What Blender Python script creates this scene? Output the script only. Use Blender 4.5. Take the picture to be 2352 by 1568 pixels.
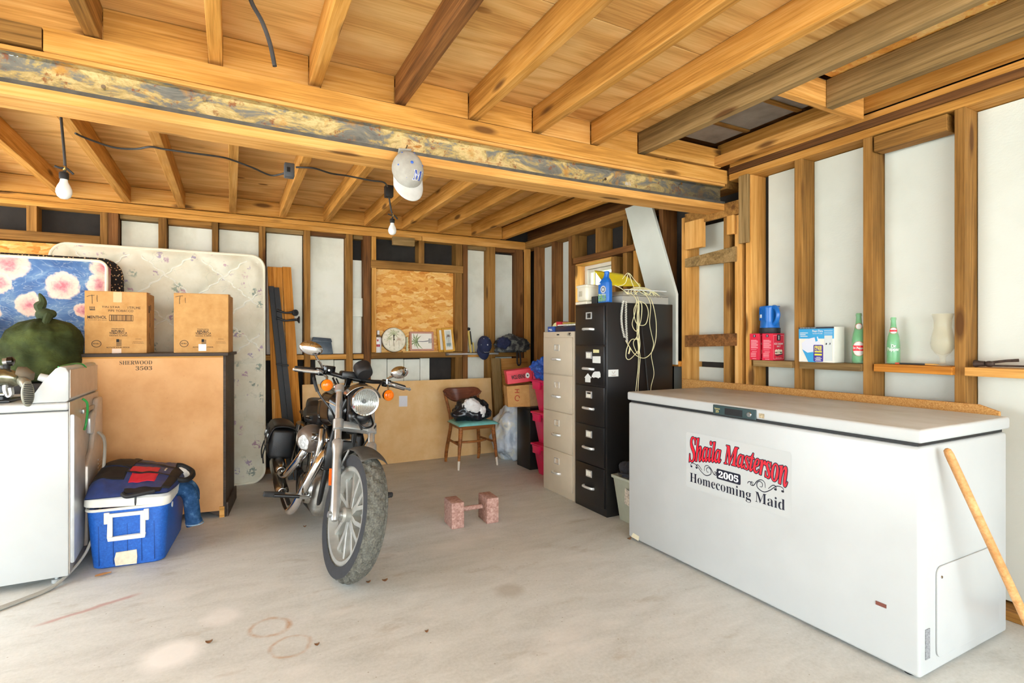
import bpy, bmesh, math, random
from mathutils import Vector, Matrix, Euler, noise as mnoise

random.seed(7)
for o in list(bpy.data.objects):
    bpy.data.objects.remove(o, do_unlink=True)
scene = bpy.context.scene
COL = scene.collection
PI = math.pi

# ------------------------------------------------------------------ camera, light, exposure
YAW = math.radians(27.8)
FPX, PCX, PCY, CAMH = 1225.0, 1176.0, 780.0, 1.25
cam_data = bpy.data.cameras.new('camera')
cam = bpy.data.objects.new('camera', cam_data)
COL.objects.link(cam)
cam.location = (0, 0, CAMH)
cam.rotation_euler = (PI / 2, 0, -YAW)
cam_data.sensor_width = 36.0
cam_data.lens = 36.0 * FPX / 2352.0
cam_data.shift_y = -4.0 / 2352.0
cam_data.clip_start = 0.05
scene.camera = cam

world = bpy.data.worlds.new('sky')
scene.world = world
world.use_nodes = True
wbg = world.node_tree.nodes['Background']
wbg.inputs['Color'].default_value = (0.82, 0.93, 1.0, 1)
wbg.inputs['Strength'].default_value = 3.4

sun_data = bpy.data.lights.new('sun', 'SUN')
sun_data.energy = 10.0
sun_data.angle = math.radians(2.0)
sun_data.color = (1.0, 0.96, 0.9)
sun = bpy.data.objects.new('sun', sun_data)
COL.objects.link(sun)
sun.location = (0, 8, 9)
sun.rotation_euler = (math.radians(-38), 0, math.radians(-20))   # high sun behind the building: lights the driveway, not the room

vs = scene.view_settings
vs.view_transform = 'Standard'
vs.look = 'None'
vs.exposure = 1.42
vs.gamma = 1.0
vs.use_curve_mapping = False

# ------------------------------------------------------------------ small geometry of the view, used to measure the room
SY, CYW = math.sin(YAW), math.cos(YAW)
def _ray(px, py):
    l = (px - PCX) / FPX
    return Vector((SY + l * CYW, CYW - l * SY, (PCY - py) / FPX))
def onY(px, py, Y):
    r = _ray(px, py); t = Y / r.y
    return Vector((r.x * t, Y, CAMH + r.z * t))
def onX(px, py, X):
    r = _ray(px, py); t = X / r.x
    return Vector((X, r.y * t, CAMH + r.z * t))
def onZ(px, py, Z):
    r = _ray(px, py); t = (Z - CAMH) / r.z
    return Vector((r.x * t, r.y * t, Z))

# ------------------------------------------------------------------ materials
def lin(h):
    h = h.lstrip('#')
    out = []
    for i in (0, 2, 4):
        c = int(h[i:i + 2], 16) / 255.0
        out.append(c / 12.92 if c <= 0.04045 else ((c + 0.055) / 1.055) ** 2.4)
    return (out[0], out[1], out[2], 1.0)

class NT:
    def __init__(self, name):
        self.m = bpy.data.materials.new(name)
        self.m.use_nodes = True
        self.t = self.m.node_tree
        self.b = self.t.nodes['Principled BSDF']
        self._tc = None
    def n(self, typ, **kw):
        nd = self.t.nodes.new(typ)
        for k, v in kw.items():
            setattr(nd, k, v)
        return nd
    def put(self, sock, v):
        if hasattr(v, 'is_linked') or hasattr(v, 'links'):
            self.t.links.new(v, sock)
        elif v is not None:
            sock.default_value = v
    def coord(self, which='Object'):
        if not self._tc:
            self._tc = self.n('ShaderNodeTexCoord')
        return self._tc.outputs[which]
    def rnd(self):
        return self.n('ShaderNodeObjectInfo').outputs['Random']
    def vmap(self, vec, scale=(1, 1, 1), loc=(0, 0, 0), rot=(0, 0, 0)):
        nd = self.n('ShaderNodeMapping')
        self.put(nd.inputs['Vector'], vec)
        nd.inputs['Scale'].default_value = scale
        nd.inputs['Location'].default_value = loc
        nd.inputs['Rotation'].default_value = rot
        return nd.outputs[0]
    def vadd(self, a, b):
        nd = self.n('ShaderNodeVectorMath', operation='ADD')
        self.put(nd.inputs[0], a); self.put(nd.inputs[1], b)
        return nd.outputs[0]
    def noise(self, vec, scale=5, detail=4, rough=0.55, dist=0.0, out='Fac'):
        nd = self.n('ShaderNodeTexNoise')
        self.put(nd.inputs['Vector'], vec)
        nd.inputs['Scale'].default_value = scale
        nd.inputs['Detail'].default_value = detail
        nd.inputs['Roughness'].default_value = rough
        nd.inputs['Distortion'].default_value = dist
        return nd.outputs[out]
    def voro(self, vec, scale=5, feature='F1', out='Distance', rand=1.0):
        nd = self.n('ShaderNodeTexVoronoi', feature=feature)
        self.put(nd.inputs['Vector'], vec)
        nd.inputs['Scale'].default_value = scale
        nd.inputs['Randomness'].default_value = rand
        return nd.outputs[out]
    def ramp(self, fac, stops, interp='LINEAR'):
        nd = self.n('ShaderNodeValToRGB')
        nd.color_ramp.interpolation = interp
        el = nd.color_ramp.elements
        while len(el) < len(stops):
            el.new(0.5)
        for e, (p, c) in zip(el, stops):
            e.position = p
            e.color = lin(c) if isinstance(c, str) else (c if len(c) == 4 else (*c, 1))
        self.put(nd.inputs['Fac'], fac)
        return nd.outputs['Color']
    def math(self, op, a, b=None, clamp=False):
        nd = self.n('ShaderNodeMath', operation=op, use_clamp=clamp)
        self.put(nd.inputs[0], a)
        if b is not None:
            self.put(nd.inputs[1], b)
        return nd.outputs[0]
    def mix(self, fac, a, b, blend='MIX'):
        nd = self.n('ShaderNodeMix', data_type='RGBA', blend_type=blend)
        self.put(nd.inputs[0], fac); self.put(nd.inputs[6], a); self.put(nd.inputs[7], b)
        return nd.outputs[2]
    def step(self, v, lo, hi, a=0.0, b=1.0):
        nd = self.n('ShaderNodeMapRange')
        self.put(nd.inputs[0], v)
        nd.inputs[1].default_value = lo; nd.inputs[2].default_value = hi
        nd.inputs[3].default_value = a; nd.inputs[4].default_value = b
        return nd.outputs[0]
    def bump(self, h, strength=0.3, dist=0.01):
        nd = self.n('ShaderNodeBump')
        nd.inputs['Strength'].default_value = strength
        nd.inputs['Distance'].default_value = dist
        self.put(nd.inputs['Height'], h)
        self.t.links.new(nd.outputs[0], self.b.inputs['Normal'])
    def color(self, c): self.put(self.b.inputs['Base Color'], c)
    def set(self, rough=None, metal=None, spec=None, **kw):
        if rough is not None: self.put(self.b.inputs['Roughness'], rough)
        if metal is not None: self.b.inputs['Metallic'].default_value = metal
        if spec is not None: self.b.inputs['Specular IOR Level'].default_value = spec
        for k, v in kw.items():
            self.put(self.b.inputs[k], v)

_plain = {}
def plain(name, c, rough=0.5, metal=0.0, var=0.12, vscale=9.0, bump=0.0, bscale=120.0, **kw):
    if name in _plain:
        return _plain[name]
    t = NT(name)
    base = lin(c) if isinstance(c, str) else c
    if var > 0:
        f = t.noise(t.coord(), vscale, 4, 0.6)
        dark = tuple(x * (1 - var * 1.6) for x in base[:3]) + (1,)
        lite = tuple(min(1, x * (1 + var)) for x in base[:3]) + (1,)
        t.color(t.ramp(f, [(0.3, dark), (0.7, lite)]))
    else:
        t.color(base)
    if bump > 0:
        t.bump(t.noise(t.coord(), bscale, 3, 0.6), bump, 0.004)
    t.set(rough=rough, metal=metal, **kw)
    _plain[name] = t.m
    return t.m

def wood(name, light, mid, dark, bright=(0.82, 1.12), rough=0.75, knots=True, band=7.0, wscale=1.0):
    t = NT(name)
    r = t.rnd()
    off = t.n('ShaderNodeCombineXYZ')
    t.put(off.inputs[0], t.math('MULTIPLY', r, 37.0)); t.put(off.inputs[1], t.math('MULTIPLY', r, 91.0)); t.put(off.inputs[2], t.math('MULTIPLY', r, 53.0))
    v = t.vadd(t.coord(), off.outputs[0])
    broad = t.noise(t.vmap(v, (0.45 * wscale, 7 * wscale, 7 * wscale)), 1.0, 3, 0.5, 0.2)
    rings = t.math('SINE', t.math('MULTIPLY', broad, band * 6.28))
    fine = t.noise(t.vmap(v, (3 * wscale, 120 * wscale, 120 * wscale)), 1.0, 4, 0.65)
    f = t.math('ADD', t.math('MULTIPLY', rings, 0.05), t.math('ADD', t.math('MULTIPLY', fine, 0.55), t.math('MULTIPLY', broad, 0.35)))
    c = t.ramp(f, [(0.27, dark), (0.45, mid), (0.63, light)])
    stain = t.noise(t.vmap(v, (1.1, 3.2, 3.2)), 1.3, 4, 0.6)
    c = t.mix(t.step(stain, 0.46, 0.72, 0, 0.6), c, lin(dark))
    if knots:
        kd = t.voro(t.vmap(v, (1.7 * wscale, 6.5 * wscale, 6.5 * wscale)), 1.0)
        c = t.mix(t.step(kd, 0.09, 0.17, 0.85, 0.0), c, lin('#5a3514'))
    hsv = t.n('ShaderNodeHueSaturation')
    t.put(hsv.inputs['Color'], c)
    t.put(hsv.inputs['Value'], t.step(r, 0, 1, bright[0], bright[1]))
    t.color(hsv.outputs[0])
    t.bump(fine, 0.25, 0.003)
    t.set(rough=rough, spec=0.25)
    return t.m

WOOD_JOIST = wood('honey_lumber', '#e2ad66', '#d09546', '#9c6726', (0.86, 1.08))
WOOD_STUD = wood('aged_stud_wood', '#bf8c4b', '#a27337', '#69481d', (0.66, 1.0))
WOOD_DARK = wood('dark_old_wood', '#a3703c', '#80532a', '#4d3018', (0.7, 1.1))
WOOD_NEW = wood('fresh_pine', '#ebba76', '#dba156', '#b27a36', (0.92, 1.06))
WOOD_GREY = wood('weathered_grey_wood', '#b29263', '#96794c', '#66502f', (0.85, 1.1))
WOOD_PLANK = wood('orange_plank', '#d9984a', '#c9832f', '#9c5d1c', (0.95, 1.05), knots=False)
WOOD_CHAIR = wood('chair_wood', '#b9783c', '#94592a', '#5c3315', (0.95, 1.05), 0.45, False)
WOOD_DOWEL = wood('dowel_wood', '#e2b07c', '#d39a62', '#b07a44', (1, 1), 0.5, False)

def ply(name, light, mid, dark, band=9.0):
    t = NT(name)
    r = t.rnd()
    off = t.n('ShaderNodeCombineXYZ')
    t.put(off.inputs[0], t.math('MULTIPLY', r, 31.0)); t.put(off.inputs[1], t.math('MULTIPLY', r, 17.0))
    v = t.vadd(t.coord(), off.outputs[0])
    broad = t.noise(t.vmap(v, (0.55, 2.6, 2.6)), 1.0, 2, 0.45, 0.4)
    rings = t.math('SINE', t.math('MULTIPLY', broad, band * 6.28))
    fine = t.noise(t.vmap(v, (3, 90, 90)), 1.0, 4, 0.65)
    f = t.math('ADD', t.math('MULTIPLY', rings, 0.085), t.math('ADD', t.math('MULTIPLY', fine, 0.5), t.math('MULTIPLY', broad, 0.4)))
    c = t.ramp(f, [(0.24, dark), (0.44, mid), (0.64, light)])
    kd = t.voro(t.vmap(v, (2.6, 5.2, 5.2)), 1.0)
    ks = t.noise(t.vmap(v, (0.9, 0.9, 0.9), loc=(5, 2, 1)), 1.0, 1, 0.5)
    c = t.mix(t.math('MULTIPLY', t.step(kd, 0.09, 0.125, 0.9, 0.0), t.step(ks, 0.48, 0.53)), c, lin('#6b3c15'))
    st = t.noise(t.vmap(v, (1.2, 2.5, 2.5)), 1.4, 4, 0.6)
    c = t.mix(t.step(st, 0.5, 0.75, 0, 0.5), c, lin(dark))
    t.color(c)
    t.bump(fine, 0.15, 0.002)
    t.set(rough=0.8, spec=0.2)
    return t.m
PLY_CEIL = ply('ceiling_plywood', '#f0c888', '#e3b26c', '#bd8848')
PLY_DARK = ply('old_dark_planking', '#8a6038', '#6a4526', '#3a2413')

def osb():
    t = NT('oriented_strand_board')
    v0 = t.coord()
    dist = t.noise(v0, 6, 3, 0.6, 0, 'Color')
    v = t.vadd(v0, t.vmap(dist, (0.10, 0.10, 0.10)))
    a = t.n('ShaderNodeTexVoronoi', feature='F1'); t.put(a.inputs['Vector'], t.vmap(v, (11, 11, 30), rot=(0, 0.6, 0))); a.inputs['Scale'].default_value = 1.0
    b = t.n('ShaderNodeTexVoronoi', feature='F1'); t.put(b.inputs['Vector'], t.vmap(v, (13, 13, 36), rot=(0, -0.7, 0))); b.inputs['Scale'].default_value = 1.0
    sa = t.n('ShaderNodeSeparateColor'); t.put(sa.inputs[0], a.outputs['Color'])
    sb = t.n('ShaderNodeSeparateColor'); t.put(sb.inputs[0], b.outputs['Color'])
    st = [(0.0, '#c4853a'), (0.3, '#dba052'), (0.7, '#e6b268'), (1.0, '#f0cb90')]
    ca = t.ramp(sa.outputs[0], st)
    cb = t.ramp(sb.outputs[0], st)
    c = t.mix(t.step(sb.outputs[1], 0.45, 0.55), ca, cb)
    fine = t.noise(t.vmap(v, (40, 40, 160)), 1.0, 3, 0.6)
    c = t.mix(0.35, c, t.ramp(fine, [(0.3, '#a8691f'), (0.7, '#ffe2ae')]), 'OVERLAY')
    t.color(c)
    t.bump(t.math('ADD', a.outputs['Distance'], b.outputs['Distance']), 0.25, 0.004)
    t.set(rough=0.7, spec=0.25)
    return t.m
OSB = osb()

def foam():
    t = NT('white_foam_board')
    v = t.coord()
    s = t.noise(v, 1.8, 4, 0.6)
    t.color(t.ramp(s, [(0.25, '#ccd0c6'), (0.6, '#dadeD6')]))
    t.bump(t.noise(t.vmap(v, (60, 60, 90)), 1.0, 3, 0.7), 0.22, 0.004)
    t.set(rough=0.85, spec=0.15)
    return t.m
FOAM = foam()

def painted_board():
    t = NT('white_painted_board')
    v = t.coord()
    s = t.noise(v, 2.4, 5, 0.65)
    c = t.ramp(s, [(0.25, '#d6d6c6'), (0.55, '#ededdf'), (0.8, '#f3f2e8')])
    st = t.noise(t.vmap(v, (5, 5, 1.3)), 1.0, 4, 0.6)
    c = t.mix(t.step(st, 0.62, 0.8, 0, 0.35), c, lin('#b9aa86'))
    t.color(c)
    t.set(rough=0.7, spec=0.2)
    return t.m
PAINT = painted_board()

TAR = plain('black_tar_paper', '#2b2724', 0.85, 0, 0.25, 7, 0.15, 60)

def concrete():
    t = NT('garage_concrete')
    v = t.coord()
    big = t.noise(v, 0.9, 5, 0.6, 0.2)
    c = t.ramp(big, [(0.25, '#bfc2c0'), (0.5, '#d0d3d0'), (0.75, '#dee0dd')])
    mid = t.noise(t.vmap(v, (3.2, 9, 3), rot=(0, 0, 0.5)), 1.0, 6, 0.65, 0.6)
    c = t.mix(0.28, c, t.ramp(mid, [(0.28, '#98978d'), (0.5, '#c8c9c4'), (0.72, '#eaebe8')]), 'MIX')
    fine = t.noise(v, 70, 4, 0.7)
    c = t.mix(0.22, c, t.ramp(fine, [(0.3, '#8d867a'), (0.7, '#eeebe6')]), 'OVERLAY')
    # pale worn patches and brown stains with shapes of their own
    pw = t.noise(t.vmap(v, (1.1, 2.0, 1), loc=(4.2, 1.3, 0)), 1.3, 4, 0.6)
    c = t.mix(t.step(pw, 0.56, 0.72, 0, 0.55), c, lin('#e9e6e1'))
    br = t.noise(t.vmap(v, (2.3, 4.6, 1), loc=(9.1, 3.3, 0)), 1.4, 5, 0.65)
    c = t.mix(t.step(br, 0.60, 0.76, 0, 0.5), c, lin('#9b8c72'))
    # specks
    sp = t.voro(v, 16)
    c = t.mix(t.step(sp, 0.03, 0.06, 0.6, 0), c, lin('#75603f'))
    wob = t.noise(v, 5, 3, 0.6, 0, 'Color')
    vw = t.vadd(v, t.vmap(wob, (0.05, 0.05, 0), loc=(-0.025, -0.025, 0)))
    def ring(px, py, rad, w, col, amt):
        nonlocal c
        p = onZ(px, py, 0)
        d = t.n('ShaderNodeVectorMath', operation='DISTANCE')
        t.put(d.inputs[0], vw); d.inputs[1].default_value = (p.x, p.y, 0)
        k = t.math('ABSOLUTE', t.math('SUBTRACT', d.outputs['Value'], rad))
        br2 = t.noise(v, 14, 3, 0.6)
        f = t.math('MULTIPLY', t.step(k, 0.0, w, amt, 0.0), t.step(br2, 0.32, 0.6))
        c = t.mix(f, c, lin(col))
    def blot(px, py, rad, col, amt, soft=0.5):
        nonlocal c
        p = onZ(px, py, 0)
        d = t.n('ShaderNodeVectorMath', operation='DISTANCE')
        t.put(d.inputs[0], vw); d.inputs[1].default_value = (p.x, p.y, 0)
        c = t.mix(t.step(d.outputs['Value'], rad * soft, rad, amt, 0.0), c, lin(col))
    ring(620, 1440, 0.075, 0.016, '#b5824e', 0.75)
    ring(668, 1483, 0.075, 0.014, '#b5824e', 0.6)
    blot(395, 1502, 0.13, '#f2f1ee', 0.8)
    blot(510, 1415, 0.10, '#efedea', 0.55)
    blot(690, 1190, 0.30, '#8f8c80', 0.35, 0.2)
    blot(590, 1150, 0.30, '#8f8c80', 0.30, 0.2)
    blot(1170, 1355, 0.09, '#a59c8c', 0.45)
    # a thin reddish drag mark
    p0, p1 = onZ(70, 1440, 0), onZ(330, 1360, 0)
    ang = math.atan2(p1.y - p0.y, p1.x - p0.x)
    q = t.n('ShaderNodeMapping', vector_type='TEXTURE'); t.put(q.inputs['Vector'], vw)
    q.inputs['Location'].default_value = ((p0.x + p1.x) / 2, (p0.y + p1.y) / 2, 0)
    q.inputs['Rotation'].default_value = (0, 0, ang)
    sx = t.n('ShaderNodeSeparateXYZ'); t.put(sx.inputs[0], q.outputs[0])
    L = (p1 - p0).length / 2
    f = t.math('MULTIPLY', t.step(t.math('ABSOLUTE', sx.outputs[1]), 0.004, 0.022, 1, 0), t.step(t.math('ABSOLUTE', sx.outputs[0]), L * 0.7, L, 1, 0))
    c = t.mix(t.math('MULTIPLY', f, 0.55), c, lin('#b3685c'))
    t.color(c)
    t.bump(t.math('ADD', fine, t.math('MULTIPLY', mid, 0.4)), 0.12, 0.003)
    t.set(rough=0.62, spec=0.35)
    return t.m
CONCRETE = concrete()
DRIVE = plain('driveway_concrete', '#d8d4cc', 0.8, 0, 0.1, 2)

def rusty_steel():
    t = NT('rusty_steel')
    v = t.coord()
    n1 = t.noise(t.vmap(v, (4.2, 10, 10)), 1.2, 6, 0.7, 0.8)
    n2 = t.noise(v, 26, 5, 0.7)
    c = t.ramp(n1, [(0.34, '#62605a'), (0.46, '#7e7a70'), (0.52, '#b39a60'), (0.60, '#d6bd86'), (0.70, '#a8691f')])
    c = t.mix(t.step(n2, 0.58, 0.66, 0, 0.8), c, lin('#8a4a1c'))
    n3 = t.noise(v, 11, 4, 0.6)
    c = t.mix(t.step(n3, 0.56, 0.68, 0, 0.7), c, lin('#c08428'))
    sxyz = t.n('ShaderNodeSeparateXYZ'); t.put(sxyz.inputs[0], v)
    dx = t.math('ADD', sxyz.outputs[0], t.math('MULTIPLY', n1, 0.5))
    c = t.mix(t.step(dx, 2.55, 3.05, 0, 0.75), c, lin('#26282a'))
    t.color(c)
    t.bump(n2, 0.3, 0.003)
    t.set(rough=0.65, metal=0.25, spec=0.4)
    return t.m
RUST = rusty_steel()
STEEL_DK = plain('dark_mill_steel', '#6b6456', 0.6, 0.3, 0.3, 6)

CHROME = plain('chrome', '#d9d9da', 0.08, 1.0, 0.0)
CHROME_DULL = plain('worn_chrome', '#b9b8b4', 0.25, 1.0, 0.1, 30)
ALU = plain('brushed_aluminium', '#bcbcba', 0.22, 0.75, 0.1, 25)
ALU_CAST = plain('cast_aluminium', '#b2b2b0', 0.3, 0.65, 0.08, 25)
BLACK = plain('black_gloss', '#0d0d0f', 0.12, 0, 0.0)
BLACK_SATIN = plain('black_satin', '#161618', 0.35, 0, 0.15, 30)
BLACK_MATTE = plain('black_plastic', '#1c1c1e', 0.55, 0, 0.15, 30)
RUBBER = plain('black_rubber', '#2a2a2b', 0.75, 0, 0.2, 40)
WHITE = plain('white_enamel', '#bfc1c0', 0.3, 0, 0.03, 3)
HANDLE = plain('bright_handle_metal', '#e6e6e4', 0.25, 0.55, 0.0)
NICKEL = plain('galvanised_steel', '#a9a9a6', 0.4, 0.85, 0.15, 14)

# ------------------------------------------------------------------ mesh helpers
def V(*a): return Vector(a)
class MB:
    def __init__(self):
        self.bm = bmesh.new()
    def _add(self, verts, faces, M=None):
        vs_ = [self.bm.verts.new((M @ Vector(v)) if M is not None else Vector(v)) for v in verts]
        for f in faces:
            try:
                self.bm.faces.new([vs_[i] for i in f])
            except ValueError:
                pass
        return vs_
    def box(self, lo, hi, M=None):
        x0, y0, z0 = lo; x1, y1, z1 = hi
        self._add([(x0, y0, z0), (x1, y0, z0), (x1, y1, z0), (x0, y1, z0), (x0, y0, z1), (x1, y0, z1), (x1, y1, z1), (x0, y1, z1)],
                  [(0, 3, 2, 1), (4, 5, 6, 7), (0, 1, 5, 4), (1, 2, 6, 5), (2, 3, 7, 6), (3, 0, 4, 7)], M)
        return self
    def hexa(self, pts):
        self._add(pts, [(0, 3, 2, 1), (4, 5, 6, 7), (0, 1, 5, 4), (1, 2, 6, 5), (2, 3, 7, 6), (3, 0, 4, 7)])
        return self
    def tube(self, pts, r, n=8, closed=False, caps=True):
        pts = [Vector(p) for p in pts]
        N = len(pts)
        rs = r if isinstance(r, (list, tuple)) else [r] * N
        tang = []
        for i in range(N):
            if closed:
                d = pts[(i + 1) % N] - pts[i - 1]
            else:
                d = pts[min(i + 1, N - 1)] - pts[max(i - 1, 0)]
            tang.append(d.normalized() if d.length > 1e-9 else Vector((0, 0, 1)))
        up = Vector((0, 0, 1)) if abs(tang[0].z) < 0.9 else Vector((1, 0, 0))
        nrm = (up - tang[0] * up.dot(tang[0])).normalized()
        rings = []
        for i in range(N):
            t_ = tang[i]
            nrm = nrm - t_ * nrm.dot(t_)
            nrm = nrm.normalized() if nrm.length > 1e-6 else t_.orthogonal().normalized()
            bi = t_.cross(nrm)
            rings.append([self.bm.verts.new(pts[i] + (nrm * math.cos(2 * PI * k / n) + bi * math.sin(2 * PI * k / n)) * rs[i]) for k in range(n)])
        for i in range(N if closed else N - 1):
            a, b = rings[i], rings[(i + 1) % N]
            for k in range(n):
                self.bm.faces.new((a[k], a[(k + 1) % n], b[(k + 1) % n], b[k]))
        if caps and not closed:
            self.bm.faces.new(list(reversed(rings[0]))); self.bm.faces.new(rings[-1])
        return self
    def cyl(self, p0, p1, r0, r1=None, n=20):
        return self.tube([p0, p1], [r0, r0 if r1 is None else r1], n)
    def lathe(self, prof, M=None, n=32, closed=False, arc=2 * PI):
        full = abs(arc - 2 * PI) < 1e-6
        cnt = n if full else n + 1
        cols = []
        for k in range(cnt):
            a = arc * k / n
            cols.append([self.bm.verts.new((M @ Vector((r * math.cos(a), r * math.sin(a), z))) if M is not None else Vector((r * math.cos(a), r * math.sin(a), z))) for r, z in prof])
        m = len(prof)
        for k in range(n):
            a, b = cols[k], cols[(k + 1) % cnt]
            for i in range(m if closed else m - 1):
                j = (i + 1) % m
                try:
                    self.bm.faces.new((a[i], b[i], b[j], a[j]))
                except ValueError:
                    pass
        return self
    def sphere(self, c, r, M=None, nu=20, nv=12):
        rx, ry, rz = r if isinstance(r, (tuple, list)) else (r, r, r)
        prof = [(math.sin(PI * i / nv), -math.cos(PI * i / nv)) for i in range(nv + 1)]
        prof[0] = (1e-4, -1); prof[-1] = (1e-4, 1)
        T = Matrix.Translation(c) @ Matrix.Diagonal((rx, ry, rz, 1))
        return self.lathe(prof, (M @ T) if M is not None else T, nu)
    def prism(self, poly, h, M=None, z0=0.0):
        n = len(poly)
        vs_ = [(x, y, z0) for x, y in poly] + [(x, y, z0 + h) for x, y in poly]
        fs = [tuple(reversed(range(n))), tuple(range(n, 2 * n))] + [(i, (i + 1) % n, n + (i + 1) % n, n + i) for i in range(n)]
        self._add(vs_, fs, M)
        return self
    def sheet(self, f, nu, nv, closeu=False, closev=False):
        g = [[self.bm.verts.new(Vector(f(i / nu, j / nv))) for j in range(nv + (0 if closev else 1))] for i in range(nu + (0 if closeu else 1))]
        for i in range(nu):
            for j in range(nv):
                i2 = (i + 1) % len(g); j2 = (j + 1) % len(g[0])
                try:
                    self.bm.faces.new((g[i][j], g[i2][j], g[i2][j2], g[i][j2]))
                except ValueError:
                    pass
        return self
    def rbox(self, lo, hi, r=0.01, seg=3, M=None):
        b = bmesh.new()
        bmesh.ops.create_cube(b, size=1.0)
        for v in b.verts:
            v.co = Vector([lo[i] + (v.co[i] + 0.5) * (hi[i] - lo[i]) for i in range(3)])
        bmesh.ops.bevel(b, geom=b.edges[:], offset=r, segments=seg, profile=0.5, affect='EDGES', clamp_overlap=True)
        idx = {v: i for i, v in enumerate(b.verts)}
        self._add([v.co.copy() for v in b.verts], [[idx[v] for v in f.verts] for f in b.faces], M)
        b.free()
        return self
    def xform(self, M):
        self.bm.transform(M)
        return self
    def build(self, name, mat, parent=None, smooth=35, bevel=0.0, weld=True, solid=0.0, loc=None, rot=None):
        bm = self.bm
        if weld:
            bmesh.ops.remove_doubles(bm, verts=bm.verts[:], dist=1e-5)
        if bevel > 0:
            es = [e for e in bm.edges if len(e.link_faces) == 2 and e.calc_face_angle(0) > 0.5]
            if es:
                bmesh.ops.bevel(bm, geom=es, offset=bevel, segments=2, profile=0.5, affect='EDGES', clamp_overlap=True)
        bmesh.ops.recalc_face_normals(bm, faces=bm.faces[:])
        me = bpy.data.meshes.new(name)
        bm.to_mesh(me); bm.free()
        if smooth:
            for p in me.polygons:
                p.use_smooth = True
            me.set_sharp_from_angle(angle=math.radians(smooth))
        o = bpy.data.objects.new(name, me)
        COL.objects.link(o)
        if mat is not None:
            me.materials.append(mat)
        if parent is not None:
            o.parent = parent
        if solid:
            md = o.modifiers.new('thickness', 'SOLIDIFY'); md.thickness = solid; md.offset = 0
        if loc is not None: o.location = loc
        if rot is not None: o.rotation_euler = rot
        return o

def tag(o, label, cat, group=None):
    o['label'] = label; o['category'] = cat
    if group: o['group'] = group
    return o
def thing(name, label, cat, loc=(0, 0, 0), rz=0.0, group=None, rot=None):
    o = bpy.data.objects.new(name, None)
    COL.objects.link(o)
    o.empty_display_size = 0.1
    o.location = loc
    o.rotation_euler = rot if rot else (0, 0, rz)
    return tag(o, label, cat, group)
def struct(o, label, cat='wall'):
    o['kind'] = 'structure'; o['label'] = label; o['category'] = cat
    return o
def copy_tree(o, parent=None):
    c = o.copy(); COL.objects.link(c); c.parent = parent
    for ch in o.children:
        copy_tree(ch, c)
    return c
def board(name, lo, hi, axis, mat, parent, bevel=0.003, sag=None, rough=0.0):
    """a piece of lumber between two corners; local X runs along its grain"""
    lo, hi = Vector(lo), Vector(hi)
    c = (lo + hi) / 2; s = hi - lo
    if axis == 'x': d, rot = (s.x, s.y, s.z), (0, 0, 0)
    elif axis == 'y': d, rot = (s.y, s.x, s.z), (0, 0, PI / 2)
    else: d, rot = (s.z, s.y, s.x), (0, PI / 2, 0)
    b = MB()
    if sag:
        n = 12
        R = Euler(rot).to_matrix()
        rings = []
        for i in range(n + 1):
            x = -d[0] / 2 + d[0] * i / n
            dz = sag((R @ Vector((x, 0, 0)) + c))
            rings.append([b.bm.verts.new((x, y * d[1] / 2, z * d[2] / 2 + dz)) for y, z in ((-1, -1), (1, -1), (1, 1), (-1, 1))])
        for a, e in zip(rings, rings[1:]):
            for k in range(4):
                b.bm.faces.new((a[k], a[(k + 1) % 4], e[(k + 1) % 4], e[k]))
        b.bm.faces.new(rings[0][::-1]); b.bm.faces.new(rings[-1])
        bevel = 0
    else:
        b.box((-d[0] / 2, -d[1] / 2, -d[2] / 2), (d[0] / 2, d[1] / 2, d[2] / 2))
    return b.build(name, mat, parent, smooth=0, bevel=bevel, loc=c, rot=rot)

def text_mesh(body, shear=0.0, offset=0.0, spacing=1.0, depth=0.0):
    cu = bpy.data.curves.new('lettering', 'FONT')
    cu.body = body
    cu.shear = shear; cu.offset = offset; cu.space_character = spacing
    cu.extrude = depth
    cu.resolution_u = 4
    o = bpy.data.objects.new('lettering', cu)
    COL.objects.link(o)
    dg = bpy.context.evaluated_depsgraph_get()
    me = bpy.data.meshes.new_from_object(o.evaluated_get(dg))
    bpy.data.objects.remove(o, do_unlink=True); bpy.data.curves.remove(cu)
    return me
def lettering(name, body, O, U, N, rect, mat, parent, off=0.0008, shear=0.0, offset=0.0, warp=None, fit=None, spacing=1.0, ring=0.0):
    """flat print: U = reading direction, N = outward normal, rect = (x, y, w, h) on that plane from O"""
    me = text_mesh(body, shear, offset, spacing)
    U = Vector(U).normalized(); N = Vector(N).normalized(); Vv = N.cross(U)
    xs = [v.co.x for v in me.vertices]; ys = [v.co.y for v in me.vertices]
    if not xs:
        return None
    x0, x1, y0, y1 = fit if fit else (min(xs), max(xs), min(ys), max(ys))
    for v in me.vertices:
        a = (v.co.x - x0) / (x1 - x0); b = (v.co.y - y0) / (y1 - y0)
        if warp: a, b = warp(a, b)
        v.co = Vector(O) + U * (rect[0] + a * rect[2]) + Vv * (rect[1] + b * rect[3]) + N * off
    if ring:
        bmx = bmesh.new()
        for k in range(12):
            n0 = len(bmx.verts)
            bmx.from_mesh(me)
            sh = (U * math.cos(PI * k / 6) + Vv * math.sin(PI * k / 6)) * ring + N * (k * 0.00001)
            bmx.verts.ensure_lookup_table()
            for q in bmx.verts[n0:]: q.co += sh
        bmx.to_mesh(me); bmx.free()
    me.materials.append(mat)
    o = bpy.data.objects.new(name, me); COL.objects.link(o); o.parent = parent
    return o, (x0, x1, y0, y1)
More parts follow.
